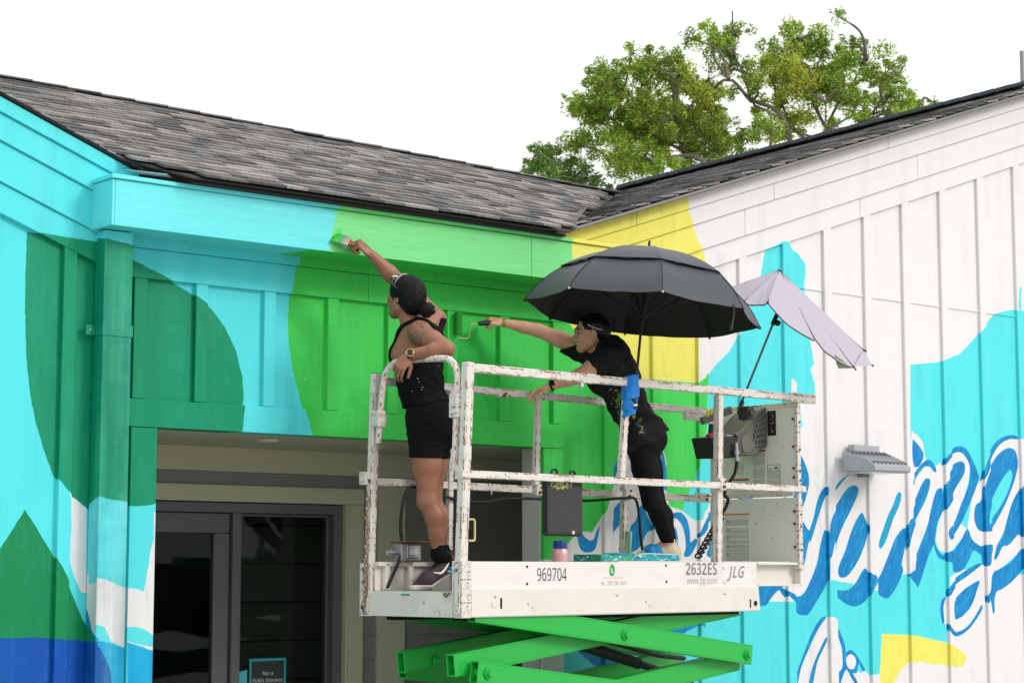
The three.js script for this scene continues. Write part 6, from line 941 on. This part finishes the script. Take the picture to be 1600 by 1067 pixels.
{ // black umbrella taped to the middle post
  const foot = liftWorld(1.33, 2.5, -0.02), u = base('black_umbrella', 'large open black umbrella taped upright to the guardrail post', 'umbrella', foot.toArray());
  const ax = V(8.256 - 8.229, 3.531 - 2.554, 1.221 - 1.078).normalize(), rim = V(8.244, 3.139, 1.16), apex = V(8.2575, 3.526, 1.206).add(V(0.641, 0, -0.768).multiplyScalar(0.05));
  const yA = apex.clone().sub(rim).normalize(), e1 = V(0.768, -0.1, 0.641); e1.addScaledVector(yA, -e1.dot(yA)).normalize(); const e2 = e1.clone().cross(yA).normalize().negate(); if (e2.dot(V(-0.64, 0, 0.77)) < 0) e2.negate();
  const R0 = 0.722, H = apex.distanceTo(rim), prof = (t) => [R0 * Math.sin(t * 1.22) / Math.sin(1.22), H * (1 - Math.pow((1 - Math.cos(t * 1.22)) / (1 - Math.cos(1.22)), 0.92))];
  const ribAt = (i, t, k = 1, up = 0) => { const a = (40 + 45 * i) * Math.PI / 180, [r, h] = prof(t); return rim.clone().addScaledVector(e1, Math.cos(a) * r * k).addScaledVector(e2, Math.sin(a) * r * k).addScaledVector(yA, h + up); };
  const gore = (i, t0, t1, up) => { const P = [], UV = [], n = 14, m = 12; const f = (s, t) => { const p = ribAt(i, t, 1, up).lerp(ribAt(i + 1, t, 1, up), s), sag = s * (1 - s) * 4; p.addScaledVector(yA, -0.012 * sag * t + 0.0035 * noise(s * 7 + i * 5, t * 9, 2) * sag); p.lerp(rim.clone().addScaledVector(yA, 0.05), 0.02 * sag * t * t); return p; };
    for (let a = 0; a < n; a++) for (let b = 0; b < m; b++) { const q = [[a, b], [a + 1, b], [a + 1, b + 1], [a, b], [a + 1, b + 1], [a, b + 1]]; for (const [x, y] of q) { const p = f(x / n, t0 + (t1 - t0) * y / m); P.push(p.x, p.y, p.z); UV.push(x / n, y / m); } }
    const g = new THREE.BufferGeometry(); g.setAttribute('position', new THREE.BufferAttribute(new Float32Array(P), 3)); g.setAttribute('uv', new THREE.BufferAttribute(new Float32Array(UV), 2)); const k = mergeVertices(g, 1e-5); k.computeVertexNormals(); return k; };
  const W = (n, g, m, p = u) => part(n, g, m, p, true);
  const fab = M({ color: C(52, 57, 62), roughness: 0.52, sheen: 0.6, sheenRoughness: 0.45, sheenColor: C(120, 130, 138), side: THREE.DoubleSide, bumpMap: bump(2), bumpScale: 0.0025 }), dark = M({ color: C(30, 29, 28), roughness: 0.8, side: THREE.DoubleSide });
  const ribM = MAT.black;
  for (let i = 0; i < 8; i++) { const c = W('canopy_panel', gore(i, 0.5, 1, 0), fab); W('lining', gore(i, 0.08, 0.99, -0.008), dark, c); W('vent_panel', gore(i, 0.03, 0.6, 0.014), fab, c); W('seam', tube([0.5, 0.66, 0.83, 1].map((t) => ribAt(i, t, 1.002, 0.003)), 0.0024, 16, 5), dark, c); }
  for (let i = 0; i < 8; i++) { const rb = W('rib', tube([0.05, 0.25, 0.5, 0.75, 1].map((t) => ribAt(i, t, 0.995, -0.013)), 0.0038, 24, 6), ribM); W('stretcher', tube([apex.clone().addScaledVector(yA, -0.42), ribAt(i, 0.55, 0.99, -0.016)], 0.0032, 6, 6), ribM, rb); W('tip', ball(ribAt(i, 1, 1.004, -0.004), 0.0065), i > -1 && (i === 1 || i === 2) ? MAT.jambWhite : ribM, rb); }
  const hem = []; for (let i = 0; i < 8; i++) hem.push(tube([0, 0.25, 0.5, 0.75, 1].map((s) => ribAt(i, 0.61, 1.003, 0.012).lerp(ribAt(i + 1, 0.61, 1.003, 0.012), s)), 0.0042, 10, 5)); W('vent_hem', hem, MAT.black);
  W('shaft', rod(foot.clone().add(V(0, 0.1, 0)), apex, 0.0085, 0.0075), ribM); W('ferrule', [rod(apex.clone().addScaledVector(yA, -0.02), apex.clone().addScaledVector(yA, 0.012), 0.026, 0.015), rod(apex.clone().addScaledVector(yA, 0.01), apex.clone().addScaledVector(yA, 0.062), 0.009, 0.0075)], ribM);
  W('handle', rod(foot.clone().add(V(0, 0.05, 0.0)), foot.clone().add(V(0, 0.13, 0)), 0.017, 0.015), MAT.blackPlastic); W('runner', rod(apex.clone().addScaledVector(yA, -0.45), apex.clone().addScaledVector(yA, -0.39), 0.014), ribM);
  const sp = ribAt(5, 0.98), st = W('strap', tube([sp.clone().add(V(-0.06, 0.16, 0)), sp.clone().add(V(-0.1, 0.08, 0.02)), sp.clone().add(V(-0.12, -0.02, 0.02))], 0.004, 14, 6), dark); W('clasp', ball(sp.clone().add(V(-0.065, 0.14, 0.004)), 0.016, 0.5, 1.6, 0.4), MAT.steel, st);
  const e = ribAt(0, 0.97), tl = W('tie', tube([e.clone().add(V(-0.07, 0.0, 0.0)), e.clone().add(V(-0.07, -0.06, 0)), e.clone().add(V(-0.09, -0.13, 0))], 0.006, 12, 6), MAT.black); W('tie_end', rod(e.clone().add(V(-0.085, -0.11, 0)), e.clone().add(V(-0.095, -0.15, 0)), 0.009), MAT.black, tl);
  const tp = base('masking_tape', 'crumpled bright blue tape wrapped round umbrella handle and post', 'tape', foot.toArray());
  const tm = M({ color: C(18, 132, 222), roughness: 0.55, bumpMap: bump(26), bumpScale: 0.004 });
  const wrap = (n, y0, y1, r, ph, tilt) => { const P = [], I = [], N = 40, K = 12; for (let j = 0; j <= K; j++) for (let i = 0; i <= N; i++) { const a = i / N * 6.2832, t = j / K, q = r * (1 + 0.22 * noise(Math.cos(a) * 2.2 + ph, t * 3, Math.sin(a) * 2.2)); const c = liftWorld(1.315 + (y0 + (y1 - y0) * t - 2.5) * 0.12, y0 + (y1 - y0) * t + tilt * Math.cos(a), 0.012); P.push(c.x + Math.cos(a) * q * 1.15, c.y, c.z + Math.sin(a) * q); } for (let j = 0; j < K; j++) for (let i = 0; i < N; i++) { const a = j * (N + 1) + i; I.push(a, a + N + 1, a + 1, a + 1, a + N + 1, a + N + 2); } const g = new THREE.BufferGeometry(); g.setAttribute('position', new THREE.BufferAttribute(new Float32Array(P), 3)); g.setIndex(I); g.setAttribute('uv', new THREE.BufferAttribute(new Float32Array(P.length / 3 * 2).map((_, i) => (i % 2 ? P[(i >> 1) * 3 + 1] : P[(i >> 1) * 3])), 2)); g.computeVertexNormals(); tm.side = THREE.DoubleSide; return part(n, g, tm, tp, true); };
  wrap('wrap', 2.615, 2.755, 0.044, 0, 0.012); wrap('wrap', 2.53, 2.64, 0.038, 5, -0.01); wrap('loose_end', 2.52, 2.6, 0.041, 9, 0.02);
  part('torn_edge', slabShape([[0, 0], [0.03, 0.004], [0.032, 0.013], [0.002, 0.01]], 0, 0.002).translate(...liftWorld(1.3, 2.565, -0.042).toArray()), M({ color: C(228, 236, 242), roughness: 0.5 }), tp, true);
}
{ // small silver umbrella on a clamp, its canopy tipped over
  const foot = liftWorld(2.19, 2.58, 0.0), u = base('clamp_umbrella', 'small tipped lavender-silver umbrella on a thin pole clamped to the rail', 'umbrella', foot.toArray());
  const W = (n, g, m, p = u) => part(n, g, m, p, true);
  const top = M({ color: C(170, 164, 176), roughness: 0.5, metalness: 0.1, sheen: 0.4, sheenRoughness: 0.4, side: THREE.DoubleSide, bumpMap: bump(2), bumpScale: 0.004 }), under = M({ color: C(140, 146, 122), roughness: 0.7, side: THREE.DoubleSide });
  const N = { ap: [9.548, 3.544, 1.081], lt: [9.36, 3.43, 0.80], l2: [9.242, 3.312, 1.053], md: [9.262, 3.288, 1.24], kn: [9.30, 3.27, 1.29], c: [9.55, 3.055, 1.38], t1: [9.888, 2.905, 1.401], t2: [10.131, 2.938, 1.346], co: [10.13, 3.04, 1.285], bk: [10.02, 3.24, 0.98], b2: [9.72, 3.4, 0.78] };
  const fan = (a, b, c, sag, flip) => { const P = [], n = 12; const f = (i, j) => { const s = i / n, t = i ? j / i : 0; const p = mix3(a, mix3(b, c, t), s); const k = s * (4 * t * (1 - t)) * sag, w = 0.006 * s * noise(t * 5 + b[0] * 3, s * 5, c[1] * 7); return [p[0] - 0.2 * (k + w), p[1] - (k + w), p[2] - 0.3 * (k + w)].map((v, q) => v + (flip ? [0.004, -0.008, -0.006][q] : 0)); };
    for (let i = 0; i < n; i++) for (let j = 0; j <= i; j++) { P.push(...f(i, j), ...f(i + 1, j), ...f(i + 1, j + 1)); if (j < i) P.push(...f(i, j), ...f(i + 1, j + 1), ...f(i, j + 1)); }
    const g = new THREE.BufferGeometry(); g.setAttribute('position', new THREE.BufferAttribute(new Float32Array(P), 3)); g.setAttribute('uv', new THREE.BufferAttribute(new Float32Array(P.length / 3 * 2).map((_, i) => (i % 2 ? P[(i >> 1) * 3 + 1] : P[(i >> 1) * 3] + P[(i >> 1) * 3 + 2])), 2)); const k = mergeVertices(g, 1e-5); k.computeVertexNormals(); return k; };
  const panels = [['ap', 'lt', 'l2', 0.015], ['ap', 'l2', 'md', 0.02], ['ap', 'md', 'c', 0.03], ['ap', 'c', 't1', 0.025], ['ap', 't1', 'co', 0.012], ['ap', 'co', 'bk', 0.02], ['ap', 'bk', 'b2', 0.03], ['ap', 'b2', 'lt', 0.03]];
  for (const [a, b, c, s] of panels) { const p = W('canopy_panel', fan(N[a], N[b], N[c], s, false), top); W('lining', fan(N[a], N[b], N[c], s, true), under, p); }
  const flap = W('end_flap', fan(N.co, N.t1, N.t2, 0.0, false), top);
  W('torn_hem', fan(N.t1, [9.72, 2.98, 1.39], [9.8, 2.9, 1.36], 0.01, true), under, flap);
  for (const k of ['lt', 'l2', 'md', 'c', 't1', 'co', 'bk', 'b2']) { const rb = W('rib', tube([N.ap, mix3(N.ap, N[k], 0.5).map((v, i) => v - (i === 1 ? 0.012 : 0)), N[k]], 0.0028, 10, 5), MAT.black); if (k !== 'c') W('tip', ball(N[k], 0.008), MAT.black, rb); }
  W('tip', [bar(N.t1, add3(N.t1, nrm3(sub3(N.t1, N.ap)), 0.03), 0.014, 0.01), bar(N.t2, add3(N.t2, [0.5, -0.3, 0.3], 0.03), 0.014, 0.01), bar(N.co, add3(N.co, [0.7, -0.3, 0.3], 0.03), 0.012, 0.01)], MAT.black, flap);
  const p0 = [9.205, 2.60, 1.02], p1 = [9.44, 3.18, 1.12], p2 = [9.52, 3.35, 1.15];
  W('pole', rod(p0, p1, 0.0085, 0.0075), M({ color: C(78, 88, 84), metalness: 0.6, roughness: 0.35 })); W('upper_pole', rod(p1, p2, 0.0085, 0.0085), MAT.black); W('runner', [rod(mix3(p1, p2, -0.05), mix3(p1, p2, 0.35), 0.016, 0.014), ball(add3(p1, [0.02, 0.0, 0.02]), 0.02)], MAT.black);
  W('inner_strut', tube([p2, N.ap], 0.006, 6, 6), MAT.black);
  const cl = W('clamp', [bx(9.12, 9.185, 2.54, 2.625, 1.1, 1.19, 0.01)], MAT.blackPlastic); W('joint', [ball([9.2, 2.6, 1.06], 0.03), rod([9.18, 2.575, 1.12], [9.22, 2.56, 1.06], 0.022), rod([9.21, 2.61, 1.03], [9.235, 2.67, 1.035], 0.015)], MAT.black, cl); W('knob', rod([9.14, 2.58, 1.19], [9.138, 2.58, 1.215], 0.024, 0.02, 12), MAT.blackPlastic, cl);
}
{ // black tray hanging on the middle rail
  const c = base('tray_lid', 'flat black plastic tray smeared with paint hanging on the middle rail', 'tray', liftWorld(0.78, 1.79, 0.05).toArray(), lift.rotation.y);
  const P = (n, g, m, p = c) => part(n, g, m, p);
  const t = canvas(512, 640, (x, w, h) => { x.fillStyle = css(42, 42, 43); x.fillRect(0, 0, w, h); for (let i = 0; i < 60; i++) { x.fillStyle = ['rgba(190,190,80,.8)', 'rgba(150,160,70,.7)', 'rgba(206,206,140,.7)', 'rgba(60,90,70,.7)'][i % 4]; x.beginPath(); x.ellipse(60 + rnd() * 280, 90 + rnd() * 60, rr(4, 28), rr(3, 14), rnd() * 3, 0, 7); x.fill(); } for (let i = 0; i < 160; i++) { x.fillStyle = `rgba(${rnd() < 0.5 ? '90,90,90' : '20,20,20'},.5)`; x.fillRect(rnd() * w, rnd() * h, rr(1, 16), rr(1, 3)); } x.strokeStyle = '#222'; x.lineWidth = 6; x.strokeRect(170, 490, 100, 80); });
  const g = new RoundedBoxGeometry(0.31, 0.355, 0.05, 3, 0.022); g.translate(0, 0.18, 0); const p = g.attributes.position, uv = new Float32Array(p.count * 2); for (let i = 0; i < p.count; i++) { uv[2 * i] = p.getX(i) / 0.31 + 0.5; uv[2 * i + 1] = p.getY(i) / 0.36; } g.setAttribute('uv', new THREE.BufferAttribute(uv, 2));
  const b = P('shell', g, M({ map: t, roughness: 0.5, bumpMap: bump(4), bumpScale: 0.0004 })); P('rim', [bx(-0.158, -0.148, 0.03, 0.35, 0, 0.032, 0.004)], MAT.blackPlastic, b); P('latch', [tube([[-0.09, 0.35, 0], [-0.085, 0.378, 0.0], [-0.05, 0.38, 0], [-0.045, 0.36, 0]], 0.007, 16, 6), tube([[0.06, 0.35, 0], [0.07, 0.375, 0], [0.1, 0.374, 0], [0.11, 0.35, 0]], 0.007, 16, 6)], MAT.black, b); P('stud', rod([0.06, 0.025, 0.025], [0.06, 0.025, 0.031], 0.01), MAT.jambWhite, b);
}
{ // bottle
  const b = base('water_bottle', 'pink metal water bottle with a dark blue screw lid', 'bottle', liftWorld(0.94, 1.488, 0.22).toArray());
  const prof = [[0, 0], [0.044, 0], [0.047, 0.006], [0.047, 0.2], [0.045, 0.222], [0.036, 0.238], [0.034, 0.245]].map((p) => new THREE.Vector2(...p)), lid = [[0, 0.237], [0.04, 0.237], [0.0415, 0.241], [0.0405, 0.278], [0.037, 0.284], [0, 0.284]].map((p) => new THREE.Vector2(...p));
  const bo = part('body', new THREE.LatheGeometry(prof, 36), M({ color: C(232, 176, 182), metalness: 0.25, roughness: 0.38 }), b); part('lid', new THREE.LatheGeometry(lid, 36), M({ color: C(24, 60, 150), roughness: 0.4 }), b); part('ring', new THREE.TorusGeometry(0.037, 0.003, 8, 30).rotateX(Math.PI / 2).translate(0, 0.238, 0), M({ color: C(240, 196, 200), roughness: 0.4 }), bo);
  for (const [s, o, r, h, n, l, c1] of [[1.06, 0.36, 0.075, 0.16, 'paint_can', 'open teal paint can behind the pink bottle', [40, 150, 165]]]) {
    const k = base(n, l, 'paint can', liftWorld(s, 1.488, o).toArray()); const w = part('wall', new THREE.LatheGeometry([[0, 0], [r, 0], [r, h], [r - 0.004, h], [r - 0.004, 0.01], [0, 0.01]].map((p) => new THREE.Vector2(...p)), 36), M({ color: C(...c1), roughness: 0.4 }), k); part('rim', new THREE.TorusGeometry(r, 0.005, 8, 40).rotateX(Math.PI / 2).translate(0, h, 0), MAT.steel, w); part('label', new THREE.CylinderGeometry(r + 0.0015, r + 0.0015, h * 0.6, 36, 1, true, 0.2, 2.4).translate(0, h * 0.5, 0), M({ color: C(228, 232, 232), roughness: 0.5 }), w); part('paint', rod([0, h - 0.03, 0], [0, h - 0.028, 0], r - 0.005, r - 0.005, 30), M({ color: C(20, 150, 180), roughness: 0.15 }), w);
  }
}
{ // trays of paint on the extension deck
  const tray = (name, label, s, o, len, col, wet) => { const t = base(name, label, 'paint tray', liftWorld(s, 1.657, o).toArray(), lift.rotation.y, null);
    const sh = new THREE.Shape(); const w = len, d = 0.24; sh.moveTo(-w / 2 + 0.03, -d / 2); sh.lineTo(w / 2 - 0.03, -d / 2); sh.quadraticCurveTo(w / 2, -d / 2, w / 2, -d / 2 + 0.03); sh.lineTo(w / 2, d / 2 - 0.03); sh.quadraticCurveTo(w / 2, d / 2, w / 2 - 0.03, d / 2); sh.lineTo(-w / 2 + 0.03, d / 2); sh.quadraticCurveTo(-w / 2, d / 2, -w / 2, d / 2 - 0.03); sh.lineTo(-w / 2, -d / 2 + 0.03); sh.quadraticCurveTo(-w / 2, -d / 2, -w / 2 + 0.03, -d / 2);
    const hole = new THREE.Path(); const q = 0.014; hole.moveTo(-w / 2 + q, -d / 2 + q); hole.lineTo(-w / 2 + q, d / 2 - q); hole.lineTo(w / 2 - q, d / 2 - q); hole.lineTo(w / 2 - q, -d / 2 + q); hole.closePath(); const ring = sh.clone(); ring.holes.push(hole);
    const g = new THREE.ExtrudeGeometry(ring, { depth: 0.034, bevelEnabled: true, bevelSize: 0.004, bevelThickness: 0.004, bevelSegments: 2 }); g.rotateX(-Math.PI / 2);
    seed = 900 + name.length + Math.round(len * 100);
    const tx = canvas(512, 256, (x, W, Hh) => { x.fillStyle = css(...col); x.fillRect(0, 0, W, Hh); for (let i = 0; i < 420; i++) { x.fillStyle = css(...[wet[0], wet[1], wet[2], [16, 70, 60], [214, 216, 206], col][rnd() * 6 | 0]); const q = Math.pow(rnd(), 2); x.globalAlpha = rr(0.4, 1); x.beginPath(); x.ellipse(rnd() * W, rnd() * Hh, 4 + q * 26, 2 + q * 9, rr(-0.3, 0.3), 0, 7); x.fill(); } x.globalAlpha = 1; });
    tx.repeat.set(2.2, 5);
    const m = part('rim', metric(g, 1), M({ map: tx, roughness: 0.32 }), t); part('well', bx(-w / 2 + 0.012, w / 2 - 0.012, 0.004, 0.014, -d / 2 + 0.012, d / 2 - 0.012), M({ color: C(...wet[0]), roughness: 0.2 }), t);
    part('lip', tube([[-w / 2 + 0.02, 0.04, d / 2], [-w / 6, 0.043, d / 2 + 0.006], [w / 5, 0.039, d / 2 + 0.004], [w / 2 - 0.02, 0.04, d / 2]], 0.006, 20, 6), M({ color: C(...wet[1]), roughness: 0.35 }), m); return t; };
  tray('paint_tray', 'low tray of green and teal paint nearest the pink bottle', 1.41, 0.3, 0.3, [26, 150, 150], [[60, 160, 70], [20, 140, 160], [120, 180, 60]]);
  tray('paint_tray', 'teal paint tray streaked with white by the painter\u2019s feet', 1.82, 0.34, 0.42, [20, 150, 168], [[36, 170, 190], [150, 200, 200], [16, 96, 110]]);
  const r = base('roller_tray_handle', 'splattered roller handle standing in the teal tray', 'roller', liftWorld(1.63, 1.67, 0.3).toArray());
  part('grip', paintVertices(rod([0, 0.02, 0], [0.005, 0.165, 0], 0.018, 0.02, 14), (x, y, z) => (noise(x * 60, y * 40, z * 60) > 0.1 ? lin(70, 130, 90) : noise(x * 50, y * 60, z * 50) > 0 ? lin(200, 180, 150) : lin(190, 196, 190))), M({ vertexColors: true, roughness: 0.5 }), r); part('wire', tube([[0.005, 0.03, 0], [-0.03, 0.015, 0.02], [0.04, 0.01, 0.05], [0.08, 0.012, 0.05]], 0.005, 24, 6), M({ color: C(222, 216, 200), roughness: 0.4 }), r); part('rag', ball([0.02, 0.012, 0.06], 0.03, 1.4, 0.5, 0.8), M({ color: C(230, 224, 216), roughness: 0.9, bumpMap: bump(20), bumpScale: 0.004 }), r);
  const bag = base('work_glove', 'bright blue work glove dropped beside the teal tray', 'glove', liftWorld(2.02, 1.657, 0.42).toArray());
  part('palm', paintVertices(surface((x, y, z) => ell([0, 0.045, 0], [1, 0, 0], [0, 1, 0], [0, 0, 1], 0.06, 0.06, 0.05)(x, y, z) + 0.014 * noise(x * 30, y * 30, z * 30), [-0.1, -0.04, -0.1], [0.1, 0.14, 0.1], 0.006), () => lin(26, 132, 200)), M({ vertexColors: true, roughness: 0.7 }), bag); part('cuff', rod([-0.05, 0.05, 0.02], [-0.075, 0.09, 0.02], 0.03, 0.036, 18), M({ color: C(30, 140, 206), roughness: 0.7 }), bag);
}
// ---------------------------------------------------------------- trees beyond the roof
{
  const bark = M({ color: C(138, 130, 116), roughness: 0.9, bumpMap: bump(6), bumpScale: 0.02 }), leafM = M({ vertexColors: true, roughness: 0.55, side: THREE.DoubleSide, transmission: 0.35, thickness: 0, specularIntensity: 0.4 });
  const RT = V(0.768, 0, 0.641), O = V(22.02, 0, -10.85);                  // the tree stands 30 m off; across and up in metres from here
  const at = (u, y, d) => O.clone().addScaledVector(RT, u).add(V(0, y, 0)).add(V(0.641, 0, -0.768).multiplyScalar(d));
  const tree = (name, label, bu, limbs, clumps, tint) => {
    const foot = at(bu, 0, 0), t = base(name, label, 'tree', foot.toArray());
    const wood = (pts, r0, r1) => { const c = new THREE.CatmullRomCurve3(pts), n = pts.length * 6, g = new THREE.TubeGeometry(c, n, 1, 8); const p = g.attributes.position; for (let i = 0; i <= n; i++) { const q = c.getPointAt(i / n), r = r0 + (r1 - r0) * i / n; for (let j = 0; j <= 8; j++) { const k = i * 9 + j, v = V(p.getX(k), p.getY(k), p.getZ(k)).sub(q).multiplyScalar(r * (1 + 0.15 * noise(i, j, 2))).add(q); p.setXYZ(k, v.x, v.y, v.z); } } g.computeVertexNormals(); return g; };
    const fork = at(bu, 4.6, 0), trunk = part('trunk', wood([foot, at(bu - 0.1, 2.2, 0), fork], 0.36, 0.24), bark, t, true);
    const ends = [];
    for (const [l, r] of limbs) { const d0 = rr(-0.6, 0.6), pts = [fork.clone(), ...l.map((q, i) => at(q[0], q[1], d0 + rr(-0.25, 0.25) * (i + 1)))]; part('limb', wood(pts, r * 0.4, r * 0.1), bark, trunk, true); ends.push(...pts.slice(1)); }
    const P = [], N = [], K = [], tw = [];
    for (const [u, y, r, dens = 1, yel = 0] of clumps) {
      const c = at(u, y, rr(-0.8, 0.8)); let best = ends[0], bd = 1e9; for (const e of ends) { const d = e.distanceTo(c) + (e.y > c.y ? 0.4 : 0); if (d < bd) { bd = d; best = e; } }
      tw.push(wood([best, best.clone().lerp(c, 0.5).add(V(rr(-0.15, 0.15), rr(-0.02, 0.16), rr(-0.15, 0.15))), c], 0.03, 0.009));
      const subs = []; for (let i = 0; i < 14; i++) { const v = V(rr(-1, 1), rr(-0.8, 0.8), rr(-1, 1)).multiplyScalar(r * 0.88).add(c); subs.push([v, r * rr(0.2, 0.52)]); tw.push(rod(c, v, 0.008, 0.003, 4)); }
      const n = Math.round(2300 * dens * r * r / 0.16), shade = rr(0.75, 1.2);
      for (let i = 0; i < n; i++) {
        const [s, sr] = subs[rnd() * 14 | 0]; const v = V(rr(-1, 1), rr(-1, 1), rr(-1, 1)); if (v.lengthSq() > 1) { i--; continue; } const p = s.clone().addScaledVector(v, sr);
        const L = rr(0.022, 0.052), w = L * rr(0.22, 0.34), d = V(rr(-1, 1), rr(-0.9, 0.6), rr(-1, 1)).normalize(), k = d.clone().cross(V(rr(-1, 1), rr(-1, 1), rr(-1, 1))).normalize(), nn = d.clone().cross(k).normalize();
        const A = p.clone().addScaledVector(d, -L), Bq = p.clone().addScaledVector(k, w).addScaledVector(nn, w * 0.3), Cq = p.clone().addScaledVector(d, L), D = p.clone().addScaledVector(k, -w).addScaledVector(nn, w * 0.3);
        const g = rr(0.42, 1.25) * shade, y2 = yel + (rnd() < 0.1 ? 0.5 : 0); const col = [(0.36 + y2 * 0.34) * g * tint[0], (0.54 + y2 * 0.16) * g * tint[1], 0.07 * g * tint[2]];
        for (const q of [A, Bq, Cq, A, Cq, D]) { P.push(q.x, q.y, q.z); N.push(nn.x, nn.y, nn.z); K.push(...col); }
      }
    }
    part('twigs', tw, bark, t, true).userData.kind = 'stuff';
    const g = new THREE.BufferGeometry(); g.setAttribute('position', new THREE.BufferAttribute(new Float32Array(P), 3)); g.setAttribute('color', new THREE.BufferAttribute(new Float32Array(K), 3)); g.computeVertexNormals();
    part('crown', g, leafM, t, true).userData.kind = 'stuff';
  };
  tree('oak_tree', 'small dark tree showing left of the large oaks above the roof valley', -2.89, [[[[-2.88, 6.95], [-3.00, 7.72]], 0.12], [[[-2.79, 7.04], [-2.54, 7.54]], 0.10]], [
    [-3.25, 7.76, 0.25],
    [-3.00, 7.88, 0.31],
    [-2.71, 7.66, 0.33],
    [-2.44, 7.42, 0.27],
    [-3.10, 7.49, 0.25],
    [-2.83, 7.36, 0.25],
    [-3.45, 7.62, 0.14, 0.6],
    [-3.18, 7.99, 0.16, 0.7]], [0.6, 0.72, 1.1]);
  tree('oak_tree', 'broad light green oak rising above the roof valley', -0.65, [[[[-0.78, 7.69], [-1.04, 7.91], [-1.14, 8.32], [-1.21, 8.84]], 0.15], [[[-0.83, 7.44], [-1.04, 7.91], [-1.48, 8.18], [-1.92, 8.41], [-2.29, 8.49]], 0.12], [[[0.57, 8.09], [0.38, 8.54], [0.03, 8.77], [-0.41, 8.92], [-0.72, 8.84]], 0.14], [[[0.26, 8.34], [0.03, 8.77], [-0.10, 9.22], [-0.23, 9.49], [-0.41, 9.80]], 0.09], [[[-1.32, 7.34], [-1.71, 7.84], [-2.10, 7.94]], 0.09]], [
    [-2.04, 9.19, 0.29, 1], [-1.70, 8.69, 0.35, 1, 0.2], [-2.24, 8.84, 0.31, 1], [-1.49, 8.34, 0.35, 1, 0.1], [-1.11, 8.59, 0.33, 1, 0.4], [-0.99, 9.32, 0.25, 0.8], [-1.60, 9.39, 0.23, 0.9], [-2.54, 8.54, 0.25, 1], [-0.62, 8.54, 0.29, 1], [-0.33, 8.44, 0.25, 0.9, 0.2], [0.02, 8.94, 0.18, 0.6],
    [-2.39, 8.44, 0.41],
    [-2.57, 8.22, 0.33],
    [-2.11, 8.74, 0.43],
    [-1.85, 8.34, 0.49],
    [-1.60, 9.14, 0.33],
    [-1.30, 9.38, 0.27, 0.7],
    [-1.71, 7.98, 0.43],
    [-1.23, 8.54, 0.45, 1, 0.25],
    [-1.09, 9.04, 0.39, 0.8, 0.4],
    [-1.41, 7.78, 0.39],
    [-0.84, 8.22, 0.41, 1, 0.2],
    [-0.83, 8.74, 0.35, 0.8, 0.5],
    [-0.59, 9.24, 0.31, 0.7, 0.2],
    [-0.45, 9.73, 0.31],
    [-0.19, 9.87, 0.23, 0.8],
    [-0.65, 9.58, 0.25],
    [-0.07, 9.50, 0.21, 0.7],
    [-0.32, 8.94, 0.19, 0.5],
    [-0.53, 7.92, 0.39],
    [-0.13, 8.16, 0.33],
    [0.22, 8.28, 0.27, 0.9],
    [0.08, 9.34, 0.19, 0.5],
    [-2.10, 7.84, 0.35],
    [-2.27, 9.14, 0.25, 0.8],
    [-1.84, 9.44, 0.18, 0.6],
    [-1.55, 8.84, 0.33],
    [-2.68, 8.54, 0.19, 0.7],
    [-1.07, 7.94, 0.33],
    [-1.95, 7.58, 0.25],
    [-1.00, 9.59, 0.16, 0.5]], [1, 1, 1]);
  tree('oak_tree', 'airy oak with grey limbs above the white gable roof', 1.01, [[[[1.30, 8.23], [1.09, 8.63], [0.83, 9.13], [0.70, 9.53], [0.78, 9.80]], 0.13], [[[1.17, 8.23], [1.40, 8.81], [1.67, 9.17], [1.75, 9.34]], 0.10], [[[1.33, 7.94], [1.73, 8.39], [2.04, 8.74], [2.62, 8.69]], 0.08], [[[0.84, 8.04], [0.61, 8.44], [0.51, 8.84]], 0.09], [[[1.09, 8.63], [1.26, 9.14], [1.27, 9.59]], 0.06]], [
    [2.48, 8.82, 0.23, 0.7], [2.67, 8.74, 0.21, 0.7], [2.24, 9.04, 0.21, 0.7], [1.99, 8.69, 0.27, 0.8], [0.88, 9.09, 0.29, 0.9, 0.3], [1.25, 8.94, 0.27, 0.8], [1.55, 9.04, 0.25, 0.8],
    [0.29, 9.22, 0.31, 0.9, 0.3],
    [0.44, 9.58, 0.31],
    [0.59, 9.04, 0.41, 1, 0.5],
    [0.77, 9.75, 0.39],
    [0.97, 9.90, 0.29],
    [1.19, 9.63, 0.31],
    [0.50, 8.72, 0.33, 1, 0.5],
    [0.75, 8.42, 0.37, 1, 0.4],
    [1.06, 8.94, 0.33, 0.7],
    [1.38, 9.26, 0.35],
    [1.47, 8.74, 0.29, 0.6],
    [1.75, 9.26, 0.35],
    [1.96, 9.04, 0.29, 0.8],
    [1.66, 8.72, 0.25, 0.6],
    [1.24, 8.34, 0.23, 0.7],
    [2.16, 8.84, 0.21, 0.8],
    [1.85, 8.52, 0.25, 0.7],
    [2.41, 8.69, 0.19, 0.8],
    [2.64, 8.68, 0.16, 0.8],
    [2.25, 8.56, 0.18, 0.8],
    [2.82, 8.74, 0.09, 0.6],
    [1.56, 9.59, 0.21, 0.7],
    [1.27, 9.90, 0.14, 0.5],
    [1.78, 8.26, 0.19, 0.6],
    [1.59, 8.44, 0.18, 0.6],
    [0.96, 9.34, 0.29],
    [2.10, 9.24, 0.16, 0.6]], [1, 1, 1]);
}
renderer.render(scene, camera);
